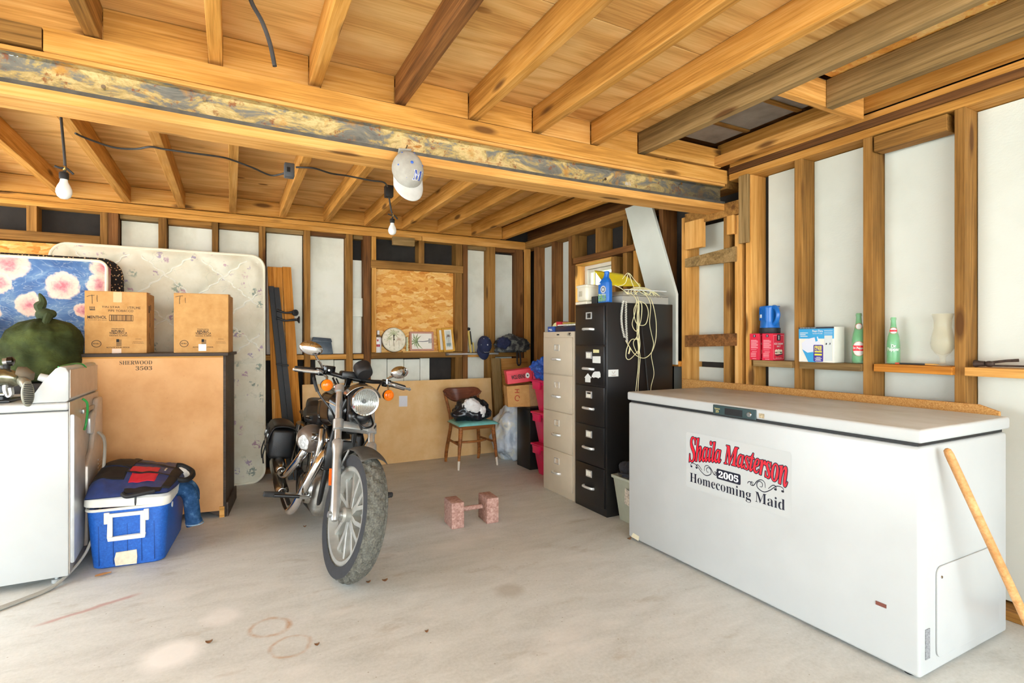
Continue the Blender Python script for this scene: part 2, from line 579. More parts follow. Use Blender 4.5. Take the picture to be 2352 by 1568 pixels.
def print_shape(name, polys, O, U, N, mat, parent, off=0.0006):
    """flat printed patches: list of polygons in plane coordinates"""
    b = MB()
    U = Vector(U).normalized(); N = Vector(N).normalized(); Vv = N.cross(U)
    for p in polys:
        b._add([Vector(O) + U * x + Vv * y + N * off for x, y in p], [tuple(range(len(p)))])
    return b.build(name, mat, parent, smooth=0, weld=False)
def rect(x, y, w, h): return [(x, y), (x + w, y), (x + w, y + h), (x, y + h)]
def disc(cx, cy, rx, ry=None, n=24): return [(cx + rx * math.cos(2 * PI * k / n), cy + (ry or rx) * math.sin(2 * PI * k / n)) for k in range(n)]
def stroke2d(pts, w):
    """quads along a 2-D polyline"""
    out = []
    ws = w if isinstance(w, (list, tuple)) else [w] * len(pts)
    L, R = [], []
    for i, p in enumerate(pts):
        a = Vector(pts[max(i - 1, 0)]); b = Vector(pts[min(i + 1, len(pts) - 1)])
        d = (b - a).normalized(); nn = Vector((-d.y, d.x)) * ws[i] / 2
        L.append(Vector(p) + nn); R.append(Vector(p) - nn)
    for i in range(len(pts) - 1):
        out.append([tuple(L[i]), tuple(R[i]), tuple(R[i + 1]), tuple(L[i + 1])])
    return out
def smoothpts(pts, k=6):
    """Catmull-Rom through points"""
    P = [Vector(p) for p in pts]
    out = []
    for i in range(len(P) - 1):
        p0, p1, p2, p3 = P[max(i - 1, 0)], P[i], P[i + 1], P[min(i + 2, len(P) - 1)]
        for j in range(k):
            t = j / k
            out.append(0.5 * ((2 * p1) + (p2 - p0) * t + (2 * p0 - 5 * p1 + 4 * p2 - p3) * t * t + (3 * p1 - p0 - 3 * p2 + p3) * t ** 3))
    out.append(P[-1])
    return out
def fbm(p, s=1.0, o=4):
    return mnoise.fractal(Vector(p) * s, 1.0, 2.0, o)
# ================================================================== THE SETTING
FRONT = -3.0
XR, XP = 3.05, 3.165       # right wall: face of the studs, face of the boards between them
YB, YP = 5.45, 5.545       # back wall: the same
INK = plain('black_print', '#1d1a18', 0.7, 0, 0)

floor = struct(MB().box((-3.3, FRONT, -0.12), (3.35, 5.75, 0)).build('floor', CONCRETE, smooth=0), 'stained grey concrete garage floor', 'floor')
struct(MB().box((-30, FRONT, -0.2), (-3.43, 40, -0.03)).build('bounce_yard', DRIVE, smooth=0), 'unseen pale ground added outside the left opening to bounce light inside', 'ground')  # unseen, added with the left opening to bounce daylight indoors
drive = struct(MB().box((-30, -40, -0.2), (30, FRONT, -0.02)).build('driveway', DRIVE, smooth=0), 'pale concrete driveway in front of the open garage', 'ground')

# ---- back wall
wall_back = struct(MB().box((-3.3, 5.58, -0.1), (3.35, 5.7, 2.75)).build('wall_back', TAR, smooth=0), 'open stud back wall lined with white boards over black tar paper', 'wall')
def stud_b(x0, x1, z0, z1, mat=WOOD_STUD, dy=0.0, name='stud'):
    j = lambda: random.uniform(-0.004, 0.004)
    return board(name, (x0 + j(), YB + dy + j(), z0), (x1 + j(), 5.578, z1), 'z', mat, wall_back)
PB = 2.30
board('top_plate', (-3.2, YB - 0.004, PB), (1.79, 5.578, PB + 0.045), 'x', WOOD_JOIST, wall_back)
board('top_plate', (1.795, YB - 0.006, PB), (3.165, 5.578, PB + 0.047), 'x', WOOD_NEW, wall_back)
board('top_plate', (-3.2, YB, PB + 0.047), (3.165, 5.578, PB + 0.09), 'x', WOOD_JOIST, wall_back)
for x0, x1, z0, z1, m in [(-1.41, -1.35, 2.10, PB, WOOD_STUD), (-0.946, -0.897, 0, PB, WOOD_STUD), (-0.893, -0.824, 0, PB, WOOD_DARK), (-0.548, -0.485, 0, PB, WOOD_STUD),
                          (-0.148, -0.097, 0, PB, WOOD_STUD), (0.235, 0.282, 0, PB, WOOD_STUD), (0.623, 0.674, 0, PB, WOOD_STUD), (1.017, 1.08, 0, PB, WOOD_STUD),
                          (1.187, 1.257, 0, PB, WOOD_DARK), (1.261, 1.31, 1.12, 1.98, WOOD_JOIST), (1.261, 1.31, 2.06, PB, WOOD_JOIST), (1.76, 1.822, 2.06, PB, WOOD_STUD),
                          (2.168, 2.258, 1.12, 1.98, WOOD_STUD), (2.178, 2.258, 2.06, PB, WOOD_STUD), (2.168, 2.258, 0, 1.058, WOOD_STUD), (2.262, 2.318, 0, PB, WOOD_DARK), (2.563, 2.655, 0, PB, WOOD_STUD), (2.931, 3.02, 0, PB, WOOD_DARK)]:
    stud_b(x0, x1, z0, z1, m)
board('stud', (3.028, 5.385, 0.0), (3.085, 5.448, 2.30), 'z', WOOD_NEW, wall_back)
# header over the boarded window opening and at the far left
board('header', (1.255, YB - 0.006, 1.98), (2.262, 5.578, 2.06), 'x', WOOD_STUD, wall_back)
board('header', (-3.2, YB - 0.006, 2.03), (-0.948, 5.578, 2.10), 'x', WOOD_STUD, wall_back)
# sill and rail at shelf height
for x0, x1, m in [(0.284, 0.621, WOOD_JOIST), (0.676, 1.015, WOOD_JOIST), (1.082, 1.186, WOOD_JOIST), (1.259, 2.26, WOOD_STUD), (2.32, 2.561, WOOD_JOIST), (2.657, 2.93, WOOD_STUD)]:
    board('rail', (x0, YB + 0.002, 1.058), (x1, 5.575, 1.105 if x0 != 1.259 else 1.118), 'x', m, wall_back)
# blocking boards at the head of the bays
for x0, x1, z in [(-0.822, -0.55, 2.265), (-0.483, -0.15, 2.25), (-0.095, 0.233, 2.255), (0.284, 0.621, 2.262), (0.676, 1.015, 2.265), (2.32, 2.561, 2.262), (2.657, 2.93, 2.262)]:
    board('blocking', (x0, YB + 0.035, z), (x1, 5.575, PB), 'x', random.choice([WOOD_GREY, WOOD_STUD, WOOD_DARK]), wall_back)
board('blocking', (1.47, 5.40, 2.225), (1.70, 5.449, 2.31), 'x', WOOD_GREY, wall_back)
board('blocking', (1.09, YB + 0.04, 2.265), (1.185, 5.575, PB), 'x', WOOD_GREY, wall_back)
def panel_b(x0, x1, z0, z1, mat=PAINT, y=YP, name='wall_board'):
    return MB().box((x0, y, z0), (x1, y + 0.025, z1)).build(name, mat, wall_back, smooth=0, bevel=0.002)
for x0, x1, z0, z1 in [(-0.82, -0.55, 0.02, 2.26), (-0.483, -0.15, 0.02, 2.25), (-0.095, 0.232, 0.02, 2.255), (0.298, 0.616, 1.11, 2.26), (0.68, 1.008, 1.11, 2.265),
                       (1.084, 1.184, 1.112, 1.50), (1.084, 1.184, 1.66, 2.06), (2.322, 2.56, 1.11, 2.26), (2.665, 2.925, 1.11, 2.24), (2.322, 2.56, 0.02, 1.055), (2.70, 2.92, 0.02, 1.05)]:
    panel_b(x0, x1, z0, z1)
panel_b(1.082, 1.188, 1.485, 1.672, PAINT, YB + 0.06, 'patch_board')
GROOVE = PAINT
for i in range(7):    # tongue-and-groove planks under the rail
    x0 = 0.735 + i * 0.178
    MB().box((x0, YP - 0.005, 0.02), (x0 + (0.173 if i < 6 else 0.105), YP + 0.02, 1.05 - 0.004 * (i % 3))).build('plank', PAINT, wall_back, smooth=0, bevel=0.003)
MB().box((1.312, 5.50, 1.105), (2.166, 5.515, 1.98)).build('strand_board', OSB, wall_back, smooth=0)
MB().box((-3.2, 5.50, 0.05), (-0.95, 5.515, 2.02)).build('strand_board', OSB, wall_back, smooth=0)
board('bottom_plate', (-3.2, YB + 0.01, 0), (3.16, 5.577, 0.04), 'x', WOOD_DARK, wall_back)

# ---- right wall (with its window)
WY0, WY1, WZ0, WZ1 = 3.85, 4.45, 1.40, 2.005
b = MB()
for lo, hi in [((3.2, FRONT, -0.1), (3.32, WY0, 2.75)), ((3.2, WY1, -0.1), (3.32, 5.58, 2.75)), ((3.2, WY0, -0.1), (3.32, WY1, WZ0)), ((3.2, WY0, WZ1), (3.32, WY1, 2.75))]:
    b.box(lo, hi)
wall_right = struct(b.build('wall_right', TAR, smooth=0), 'open stud right wall lined with white foam boards', 'wall')
def stud_r(y0, y1, z0, z1, mat=WOOD_STUD, x0=XR, x1=3.198, name='stud', taper=0):
    j = lambda: random.uniform(-0.003, 0.003)
    return board(name, (x0 + j(), y0 + j(), z0), (x1, y1 + j(), z1), 'z', mat, wall_right)
PR = 2.345
for y0, y1, z0, z1, m in [(1.221, 1.267, 0, PR, WOOD_STUD), (1.632, 1.681, 0, PR, WOOD_STUD), (2.029, 2.079, 0, PR, WOOD_STUD), (2.385, 2.432, 0, PR, WOOD_NEW),
                          (2.462, 2.516, 0, 2.10, WOOD_NEW), (2.563, 2.614, 0, 2.14, WOOD_STUD), (2.94, 3.006, 0, 2.18, WOOD_NEW),
                          (3.20, 3.25, 1.2, 2.30, WOOD_DARK), (3.50, 3.562, 0, 2.30, WOOD_JOIST), (3.640, 3.698, 0, 2.30, WOOD_STUD), (3.80, 3.856, 0, 2.0, WOOD_STUD),
                          (4.43, 4.49, 2.07, 2.30, WOOD_STUD), (4.45, 4.505, 0, 2.0, WOOD_DARK), (4.507, 4.556, 0, 2.30, WOOD_DARK), (4.825, 4.872, 0, 2.30, WOOD_DARK), (5.205, 5.254, 0, 2.30, WOOD_DARK), (0.62, 0.67, 0, PR, WOOD_STUD), (0.1, 0.15, 0, PR, WOOD_STUD), (-0.65, -0.6, 0, PR, WOOD_STUD), (-1.85, -1.8, 0, PR, WOOD_STUD)]:
    stud_r(y0, y1, z0, z1, m)
stud_r(4.02, 4.098, 2.07, 2.30, WOOD_STUD)
board('header', (XR - 0.01, 3.53, 2.01), (3.198, 4.452, 2.066), 'y', WOOD_DARK, wall_right)
board('top_plate', (XR - 0.005, 2.58, 2.30), (3.198, 5.445, 2.39), 'y', WOOD_STUD, wall_right)
board('top_plate', (XR - 0.005, FRONT + 0.02, PR), (3.198, 2.56, PR + 0.045), 'y', WOOD_JOIST, wall_right)
board('top_plate', (XR - 0.012, FRONT + 0.02, PR + 0.047), (3.198, 2.56, PR + 0.088), 'y', WOOD_DARK, wall_right)
board('top_plate', (XR + 0.0, FRONT + 0.02, PR + 0.09), (3.198, 2.56, PR + 0.125), 'y', WOOD_JOIST, wall_right)
board('bottom_plate', (XR + 0.01, FRONT + 0.02, 0), (3.198, 5.44, 0.04), 'y', WOOD_STUD, wall_right)
# window lining, lit by the daylight
for lo, hi, ax in [((3.06, 3.86, 1.38), (3.20, 4.445, 1.40), 'y'), ((3.06, 4.436, 1.40), (3.30, 4.449, 2.005), 'z'), ((3.06, 3.86, 1.99), (3.30, 4.435, 2.006), 'y')]:
    board('window_lining', lo, hi, ax, WOOD_NEW, wall_right)
# boards nailed across the narrow bay beside the beam end
def cross(y0, z0a, z1a, y1, z0b, z1b, mat, x=XR - 0.022, t=0.022, name='cross_board'):
    pts = [(x, y0, z0a), (x + t, y0, z0a), (x + t, y1, z0b), (x, y1, z0b), (x, y0, z1a), (x + t, y0, z1a), (x + t, y1, z1b), (x, y1, z1b)]
    return MB().hexa(pts).build(name, mat, wall_right, smooth=0, bevel=0.002)
WOOD_DARK_Y = WOOD_DARK
cross(2.95, 1.795, 1.86, 2.499, 1.782, 1.886, WOOD_GREY)
cross(2.95, 1.195, 1.283, 2.499, 1.209, 1.294, WOOD_DARK)
cross(2.95, 2.105, 2.196, 2.46, 2.10, 2.195, WOOD_STUD)
board('blocking', (XR - 0.045, 2.767, 1.921), (XR - 0.002, 2.929, 2.126), 'z', WOOD_NEW, wall_right)
board('blocking', (XR - 0.03, 2.505, 1.97), (XR - 0.002, 2.56, 2.10), 'z', WOOD_NEW, wall_right)
board('grey_strip', (XR - 0.024, 2.395, 1.896), (XR - 0.002, 2.468, 2.35), 'z', WOOD_GREY, wall_right)
board('blocking', (3.04, 1.29, 2.255), (3.13, 1.62, 2.335), 'y', WOOD_STUD, wall_right)
# foam boards between the studs
def panel_r(y0, y1, z0, z1, mat=FOAM, x=XP):
    return MB().box((x, y0, z0), (x + 0.025, y1, z1)).build('foam_board', mat, wall_right, smooth=0, bevel=0.002)
for y0, y1, z0, z1 in [(-0.6, 0.1, 0.05, 2.34), (-1.8, -0.65, 0.05, 2.34), (-2.95, -1.85, 0.05, 2.34), (0.15, 0.62, 0.05, 2.34), (0.67, 1.22, 0.05, 2.34), (1.268, 1.631, 0.05, 2.34), (1.682, 2.028, 0.05, 2.34), (2.08, 2.344, 0.05, 2.34),
                       (2.615, 2.939, 0.05, 1.045), (2.615, 2.939, 1.085, 2.11), (3.007, 3.2, 0.05, 1.045), (4.873, 5.204, 0.05, 2.295), (4.557, 4.824, 0.05, 2.295), (5.255, 5.44, 0.05, 2.295), (3.563, 3.639, 0.05, 1.35), (3.25, 3.49, 0.05, 1.0), (3.857, 4.449, 0.05, 1.37)]:
    panel_r(y0, y1, z0, z1)
# narrow ledges between the studs
for y0, y1, m, zt in [(2.08, 2.352, WOOD_GREY, 1.118), (1.683, 2.03, WOOD_GREY, 1.118), (1.262, 1.612, WOOD_PLANK, 1.122), (0.67, 1.215, WOOD_NEW, 1.122), (3.007, 3.199, WOOD_PLANK, 1.085)]:
    board('ledge', (XR - 0.028, y0, zt - 0.04), (XP - 0.002, y1, zt), 'y', m, wall_right)

# ---- left wall, out of view; its doorway is added to brighten the back
wall_left = struct(MB().box((-3.42, FRONT, -0.1), (-3.3, 1.4, 2.75)).box((-3.42, 5.3, -0.1), (-3.3, 5.7, 2.75)).box((-3.42, 1.4, 2.3), (-3.3, 5.3, 2.75)).build('wall_left', PAINT, smooth=0), 'painted left garage wall, out of view, with a wide opening added to let in light', 'wall')

# ---- window
win = MB()
wx = 3.17
def frame(b, x0, x1, y0, y1, z0, z1, w):
    b.box((x0, y0, z0), (x1, y1, z0 + w)); b.box((x0, y0, z1 - w), (x1, y1, z1)); b.box((x0, y0, z0 + w), (x1, y0 + w, z1 - w)); b.box((x0, y1 - w, z0 + w), (x1, y1, z1 - w))
frame(win, wx, wx + 0.07, WY0 + 0.02, WY1 - 0.02, WZ0, WZ1 - 0.005, 0.045)
WINPAINT = plain('white_window_paint', '#e9e7da', 0.5, 0, 0.05, 8)
window_1 = struct(win.build('window_1', WINPAINT, smooth=0, bevel=0.003), 'small white framed window in the right wall', 'window')
sash = MB(); frame(sash, wx + 0.02, wx + 0.05, WY0 + 0.067, WY1 - 0.067, WZ0 + 0.047, WZ1 - 0.052, 0.03)
sash.build('sash', WINPAINT, window_1, smooth=0, bevel=0.002)
g = NT('window_glass'); g.set(rough=0.02, Alpha=0.08); g.color((0.9, 0.95, 0.95, 1))
MB().box((wx + 0.033, WY0 + 0.09, WZ0 + 0.07), (wx + 0.037, WY1 - 0.09, WZ1 - 0.075)).build('pane', g.m, window_1, smooth=0)

# ---- ceiling: sheets, joists and the steel beam
ceiling = struct(MB().box((-3.42, FRONT - 0.1, 2.63), (3.35, 5.75, 2.72)).build('ceiling', WOOD_DARK, smooth=0), 'exposed joist ceiling of orange plywood sheets', 'ceiling')
def sheet(x0, x1, y0, y1, z, mat=PLY_CEIL, name='plywood_sheet', t=0.02):
    return board(name, (x0, y0, z), (x1, y1, z + t), 'x', mat, ceiling, bevel=0.002)
ZN, ZNT = 2.425, 2.562      # near bay joists: underside, top
ZF, ZFT = 2.392, 2.525      # far bay joists
xs_s = [-3.25, -1.7, 0.74, 2.32]
for i in range(len(xs_s) - 1):
    for y0, y1 in [(FRONT, -1.9), (-1.895, -0.685), (-0.68, 0.55), (0.555, 1.77), (1.775, 2.66)]:
        sheet(xs_s[i] + 0.002, xs_s[i + 1] - 0.002, y0, y1, ZNT + 0.002)
sheet(2.322, 2.72, FRONT, 1.62, ZNT + 0.004, OSB, 'strand_board')
sheet(2.722, 3.19, FRONT, 1.62, ZNT + 0.003, PLY_CEIL)
xs_f = [-3.25, -1.55, 0.42, 2.72]
for i in range(len(xs_f) - 1):
    for y0, y1 in [(2.70, 3.9), (3.905, 5.12), (5.125, 5.57)]:
        sheet(xs_f[i] + 0.002, xs_f[i + 1] - 0.002, y0, y1, ZFT + 0.002)
for k in range(8):   # old planking over the gap beside the right wall
    sheet(2.725, 3.19, 2.72 + k * 0.355, 2.72 + k * 0.355 + 0.335 - 0.05 * (k % 2), ZFT + 0.01 + 0.012 * (k % 3), random.choice([WOOD_DARK, WOOD_GREY, WOOD_DARK]), 'roof_plank')
board('rim_joist', (3.14, 2.63, 2.39), (3.198, 5.56, 2.54), 'y', WOOD_DARK, ceiling)
def joist(x0, x1, y0, y1, z0, z1, mat=WOOD_JOIST):
    return board('joist', (x0, y0, z0), (x1, y1, z1), 'y', mat, ceiling)
for x, m in [(-2.5, WOOD_JOIST), (-2.1, WOOD_JOIST), (-1.7, WOOD_JOIST), (-1.3, WOOD_JOIST), (-0.9, WOOD_JOIST), (-0.50, WOOD_STUD), (-0.083, WOOD_JOIST), (0.320, WOOD_JOIST), (0.722, WOOD_DARK), (1.12, WOOD_JOIST), (1.512, WOOD_JOIST), (1.917, WOOD_JOIST), (2.284, WOOD_GREY)]:
    joist(x, x + 0.052, FRONT + 0.02, 2.618, ZN + random.uniform(-0.004, 0.004), ZNT, m)
for x in [-2.9, -2.45, -2.05, -1.65, -1.22, -0.79, -0.405, -0.012, 0.40, 0.79, 1.18, 1.56, 1.95, 2.34, 2.728]:
    joist(x, x + 0.056, 2.72, 5.44, ZF + random.uniform(-0.003, 0.003), ZFT)
# hatch framing beside the right wall: rim, trimmers and the short joist
board('rim_joist', (3.0, FRONT + 0.02, 2.475), (3.048, 2.62, 2.60), 'y', WOOD_JOIST, ceiling)
board('rim_joist', (2.93, 1.66, 2.44), (2.998, 2.62, 2.50), 'y', WOOD_NEW, ceiling)
board('trimmer', (2.337, 1.645, ZN + 0.005), (2.995, 1.685, ZNT), 'x', WOOD_NEW, ceiling)
board('trimmer', (2.337, 2.585, ZN + 0.01), (2.995, 2.622, ZNT), 'x', WOOD_JOIST, ceiling)
joist(2.66, 2.712, FRONT + 0.02, 1.643, ZN - 0.005, ZNT, WOOD_GREY)
# blocking between the joists over the beam and at the back wall
xsn = [-0.448, -0.031, 0.372, 0.774, 1.172, 1.564, 1.969, 2.284]
for a, e in zip([-0.9] + xsn, [-0.505] + [x for x in (-0.085, 0.318, 0.72, 1.118, 1.51, 1.915, 2.282)]):
    board('blocking', (a, 2.62, ZN), (e, 2.66, ZNT), 'x', random.choice([WOOD_JOIST, WOOD_NEW, WOOD_JOIST]), ceiling)
board('blocking', (-3.2, 5.40, ZF), (2.72, 5.445, ZFT - 0.002), 'x', WOOD_JOIST, ceiling)
# screened hatch panel
HATCH = plain('dusty_insect_screen', '#8f877f', 0.9, 0, 0.2, 5, 0.3, 300)
hp = MB().box((2.345, 1.69, 2.59), (2.93, 2.58, 2.60)).build('hatch_screen', HATCH, ceiling, smooth=0)
for yy in (1.95, 2.30):
    board('hatch_batten', (2.345, yy, 2.578), (2.93, yy + 0.035, 2.589), 'x', WOOD_STUD, ceiling)
board('hatch_lath', (2.50, 1.98, 2.572), (2.53, 2.27, 2.585), 'y', WOOD_GREY, ceiling)
def sag(p): return -0.022 * max(0.0, 1 - ((p.x - 1.15) / 2.0) ** 2)
board('beam_cap_board', (-0.62, 2.58, 2.335), (3.05, 2.625, 2.425), 'x', WOOD_JOIST, ceiling, sag=sag)
board('beam_cap_board', (-3.2, 2.58, 2.345), (-0.625, 2.625, 2.42), 'x', WOOD_STUD, ceiling, sag=sag)
board('beam_cap_board', (-3.2, 2.59, 2.318), (3.04, 2.76, 2.334), 'x', WOOD_NEW, ceiling, sag=sag)
# steel channel: web, two flanges
b = MB()
n = 40
prof = [(2.60, 2.196), (2.60, 2.208), (2.628, 2.212), (2.634, 2.220), (2.636, 2.300), (2.630, 2.312), (2.606, 2.317), (2.606, 2.3175), (2.74, 2.3175), (2.74, 2.196)]
rings = []
for i in range(n + 1):
    x = -3.2 + (3.045 + 3.2) * i / n
    s_ = sag(Vector((x, 0, 0)))
    rings.append([b.bm.verts.new((x, y, z + s_)) for y, z in prof])
m_ = len(prof)
for a, e in zip(rings, rings[1:]):
    for k in range(m_):
        b.bm.faces.new((a[k], a[(k + 1) % m_], e[(k + 1) % m_], e[k]))
b.bm.faces.new(rings[0][::-1]); b.bm.faces.new(rings[-1])
b.build('steel_beam', RUST, ceiling, smooth=30)
board('beam_bottom_board', (-3.2, 2.585, 2.150), (3.045, 2.74, 2.194), 'x', WOOD_NEW, ceiling, sag=sag)
board('beam_flange', (-3.2, 2.593, 2.196), (3.044, 2.5995, 2.213), 'x', plain('dark_flange_steel', '#5a5750', 0.6, 0.2, 0.3, 8), ceiling, sag=sag)
def beam_y(px, py): return onY(px, py, 2.63)
for px, py in [(240, 205), (632, 246), (1181, 352), (1386, 414), (1560, 424), (470, 232)]:
    p = beam_y(px, py)
    MB().cyl(p + V(0, 0.004, 0), p + V(0, -0.02, 0.002), 0.004, 0.004, 10).cyl(p + V(0, -0.018, 0.002), p + V(0, -0.022, 0.002), 0.008, 0.008, 10).build('bolt', CHROME_DULL, ceiling)
CHALK = plain('chalk', '#c9cdd0', 0.9, 0, 0)
for px, py, s in [(20, 128, '87'), (1122, 337, '86½'), (1435, 425, '86⅞'), (600, 236, '86')]:
    p = beam_y(px, py)
    lettering('chalk_mark', s, p, (1, 0, 0), (0, -1, 0), (0, 0, 0.045, 0.022), CHALK, ceiling, off=0.004, shear=0.2)
# ================================================================== RIGHT SIDE
# ---- chest freezer
fz = thing('chest_freezer', 'long white chest freezer with a red lettered sticker on its front', 'freezer', (2.57, 1.83, 0))
FX0, FX1, FY = -0.35, 0.35, 0.805
b = MB().rbox((FX0, -FY, 0.012), (FX1, FY, 0.857), 0.012, 3)
b.build('body', WHITE, fz)
MB().box((FX0 + 0.012, -FY + 0.012, 0.858), (FX1 - 0.012, FY - 0.012, 0.8715)).build('gasket', BLACK_MATTE, fz, smooth=0)
t = NT('dusty_white_lid')
s = t.noise(t.vmap(t.coord(), (3, 1.2, 3)), 1.3, 5, 0.65)
geo = t.n('ShaderNodeNewGeometry'); sx = t.n('ShaderNodeSeparateXYZ'); t.put(sx.inputs[0], geo.outputs['True Normal'])
dust = t.ramp(s, [(0.3, '#dddddb'), (0.5, '#d0cfca'), (0.70, '#bcb7ab')])
t.color(t.mix(t.step(sx.outputs[2], 0.5, 0.9), lin('#bfc1c0'), dust)); t.set(rough=0.5)
lid = MB().rbox((FX0 - 0.006, -FY - 0.008, 0.872), (FX1 + 0.01, FY + 0.006, 0.923), 0.010, 3).build('lid', t.m, fz)
# lid handle
hy0, hy1 = onX(1640, 940, 2.214).y - 1.83, onX(1738, 940, 2.214).y - 1.83
TEAL = plain('dark_teal_plastic', '#2f4547', 0.35, 0, 0.1)
hx = FX0 - 0.006
hd = MB().box((hx - 0.009, hy1, 0.868), (hx, hy0, 0.916)).build('handle', TEAL, fz, smooth=0, bevel=0.003)
L = hy0 - hy1
MB().box((hx - 0.0105, hy1 + 0.29 * L, 0.873), (hx - 0.009, hy0 - 0.30 * L, 0.906)).build('grip_recess', BLACK_SATIN, hd, smooth=0)
MB().cyl((hx - 0.0095, hy1 + 0.14 * L, 0.890), (hx - 0.013, hy1 + 0.14 * L, 0.890), 0.013, 0.011, 20).build('lock', CHROME_DULL, hd)
GOLD = plain('gold_print', '#e8d98a', 0.5, 0, 0)
lettering('emblem', 'Kenmore', (hx - 0.009, hy0, 0), (0, -1, 0), (-1, 0, 0), (0.05 * L, 0.894, 0.13 * L, 0.008), GOLD, hd)
lettering('emblem', '25', (hx - 0.009, hy0, 0), (0, -1, 0), (-1, 0, 0), (0.07 * L, 0.878, 0.08 * L, 0.012), GOLD, hd)
BROWNLBL = plain('faded_label', '#b9a583', 0.6, 0, 0.3, 120)
print_shape('label', [rect(-(onX(1743, 950, 2.214).y - 1.83), 0.880, 0.03, 0.022)], (hx, 0, 0), (0, -1, 0), (-1, 0, 0), BROWNLBL, fz)
# sticker lettering
FO = (FX0, FY, 0)
U_, N_ = (0, -1, 0), (-1, 0, 0)
def fs(px, py):
    p = onX(px, py, 2.22)
    return (2.635 - p.y, p.z)
RED = plain('red_print', '#f0182c', 0.4, 0, 0)
NAVY = plain('navy_print', '#0d1028', 0.4, 0, 0)
STICK = plain('clear_sticker', '#f6f7f7', 0.25, 0, 0)
sl, st_ = fs(1576, 990); sr, _ = fs(1818, 1025); _, sb = fs(1578, 1116)
SW, SH = sr - sl, st_ - sb
def rrect(x, y, w, h, r, n=5):
    out = []
    for cx, cy, a0 in ((x + w - r, y + h - r, 0), (x + r, y + h - r, 90), (x + r, y + r, 180), (x + w - r, y + r, 270)):
        for k in range(n + 1):
            a = math.radians(a0 + 90 * k / n); out.append((cx + r * math.cos(a), cy + r * math.sin(a)))
    return out
stk = MB()
Vv = Vector((0, 0, 1))
stk_o = print_shape('sticker', [rrect(sl, sb, SW, SH, 0.015)], FO, U_, N_, plain('clear_sticker_on_white', '#c3c5c4', 0.25, 0, 0), fz, 0.0006)
def arch(a, bb):
    k = (2 * a - 1) ** 2
    top = 0.915 + 0.02 * k
    hgt = 0.335 + 0.155 * k
    return a, top - (1 - bb) * hgt
def px_rect(x, y, w, h): return (sl + x * SW, sb + y * SH, w * SW, h * SH)
nm = '𝑺𝒉𝒂𝒊𝒍𝒂 𝑴𝒂𝒔𝒕𝒆𝒓𝒔𝒐𝒏'
_, fitb = lettering('lettering', nm, FO, U_, N_, px_rect(0.035, 0, 0.935, 1.0), RED, stk_o, 0.0016, 0.0, 0.0, arch, None, 0.93)
lettering('lettering_outline', nm, FO, U_, N_, px_rect(0.035, 0, 0.935, 1.0), NAVY, stk_o, 0.0011, 0.0, 0.0, arch, fitb, 0.93, 0.0042)
print_shape('year_plate', [rrect(*px_rect(0.335, 0.295, 0.235, 0.175), 0.008)], FO, U_, N_, NAVY, stk_o, 0.0012)
lettering('lettering', '𝟐𝟎𝟎𝟓', FO, U_, N_, px_rect(0.355, 0.325, 0.195, 0.115), STICK, stk_o, 0.0020, 0.0, 0.015)
lettering('lettering', '𝐇𝐨𝐦𝐞𝐜𝐨𝐦𝐢𝐧𝐠 𝐌𝐚𝐢𝐝', FO, U_, N_, px_rect(0.045, 0.055, 0.905, 0.215), NAVY, stk_o, 0.0014, 0.0, -0.004)
def scroll(x0, flip):
    polys = []
    def P(pts, w):
        q = smoothpts([Vector((x0 + (1 - 2 * flip) * p[0] * 0.30, 0.385 + p[1], 0)) for p in pts], 6)
        pp = [(sl + v.x * SW, sb + v.y * SH) for v in q]
        polys.extend(stroke2d(pp, [0.0022 + 0.0022 * math.sin(PI * i / (len(pp) - 1)) for i in range(len(pp))]))
    P([(0.02, 0.00), (0.0, 0.03), (0.06, 0.06), (0.2, 0.05), (0.38, -0.04), (0.55, -0.09), (0.72, -0.05), (0.74, 0.02), (0.66, 0.06), (0.58, 0.03), (0.6, -0.02), (0.66, -0.02)], 1)
    P([(0.2, 0.0), (0.22, 0.05), (0.3, 0.05), (0.42, -0.02)], 1)
    P([(0.5, -0.02), (0.52, 0.06), (0.62, 0.09), (0.74, 0.05), (0.84, -0.03), (0.93, -0.03), (0.9, 0.02), (0.84, 0.0)], 1)
    P([(0.84, -0.04), (0.93, 0.01), (1.0, 0.0), (1.02, -0.03)], 1)
    polys.append([(sl + v[0] * SW, sb + v[1] * SH) for v in disc(x0 + (1 - 2 * flip) * 0.008, 0.385, 0.012, 0.018, 10)])
    polys.append([(sl + v[0] * SW, sb + v[1] * SH) for v in disc(x0 + (1 - 2 * flip) * 0.066, 0.385, 0.012, 0.018, 10)])
    print_shape('scroll_ornament', polys, FO, U_, N_, NAVY, stk_o, 0.0013)
scroll(0.055, 0)
scroll(0.94, 1)
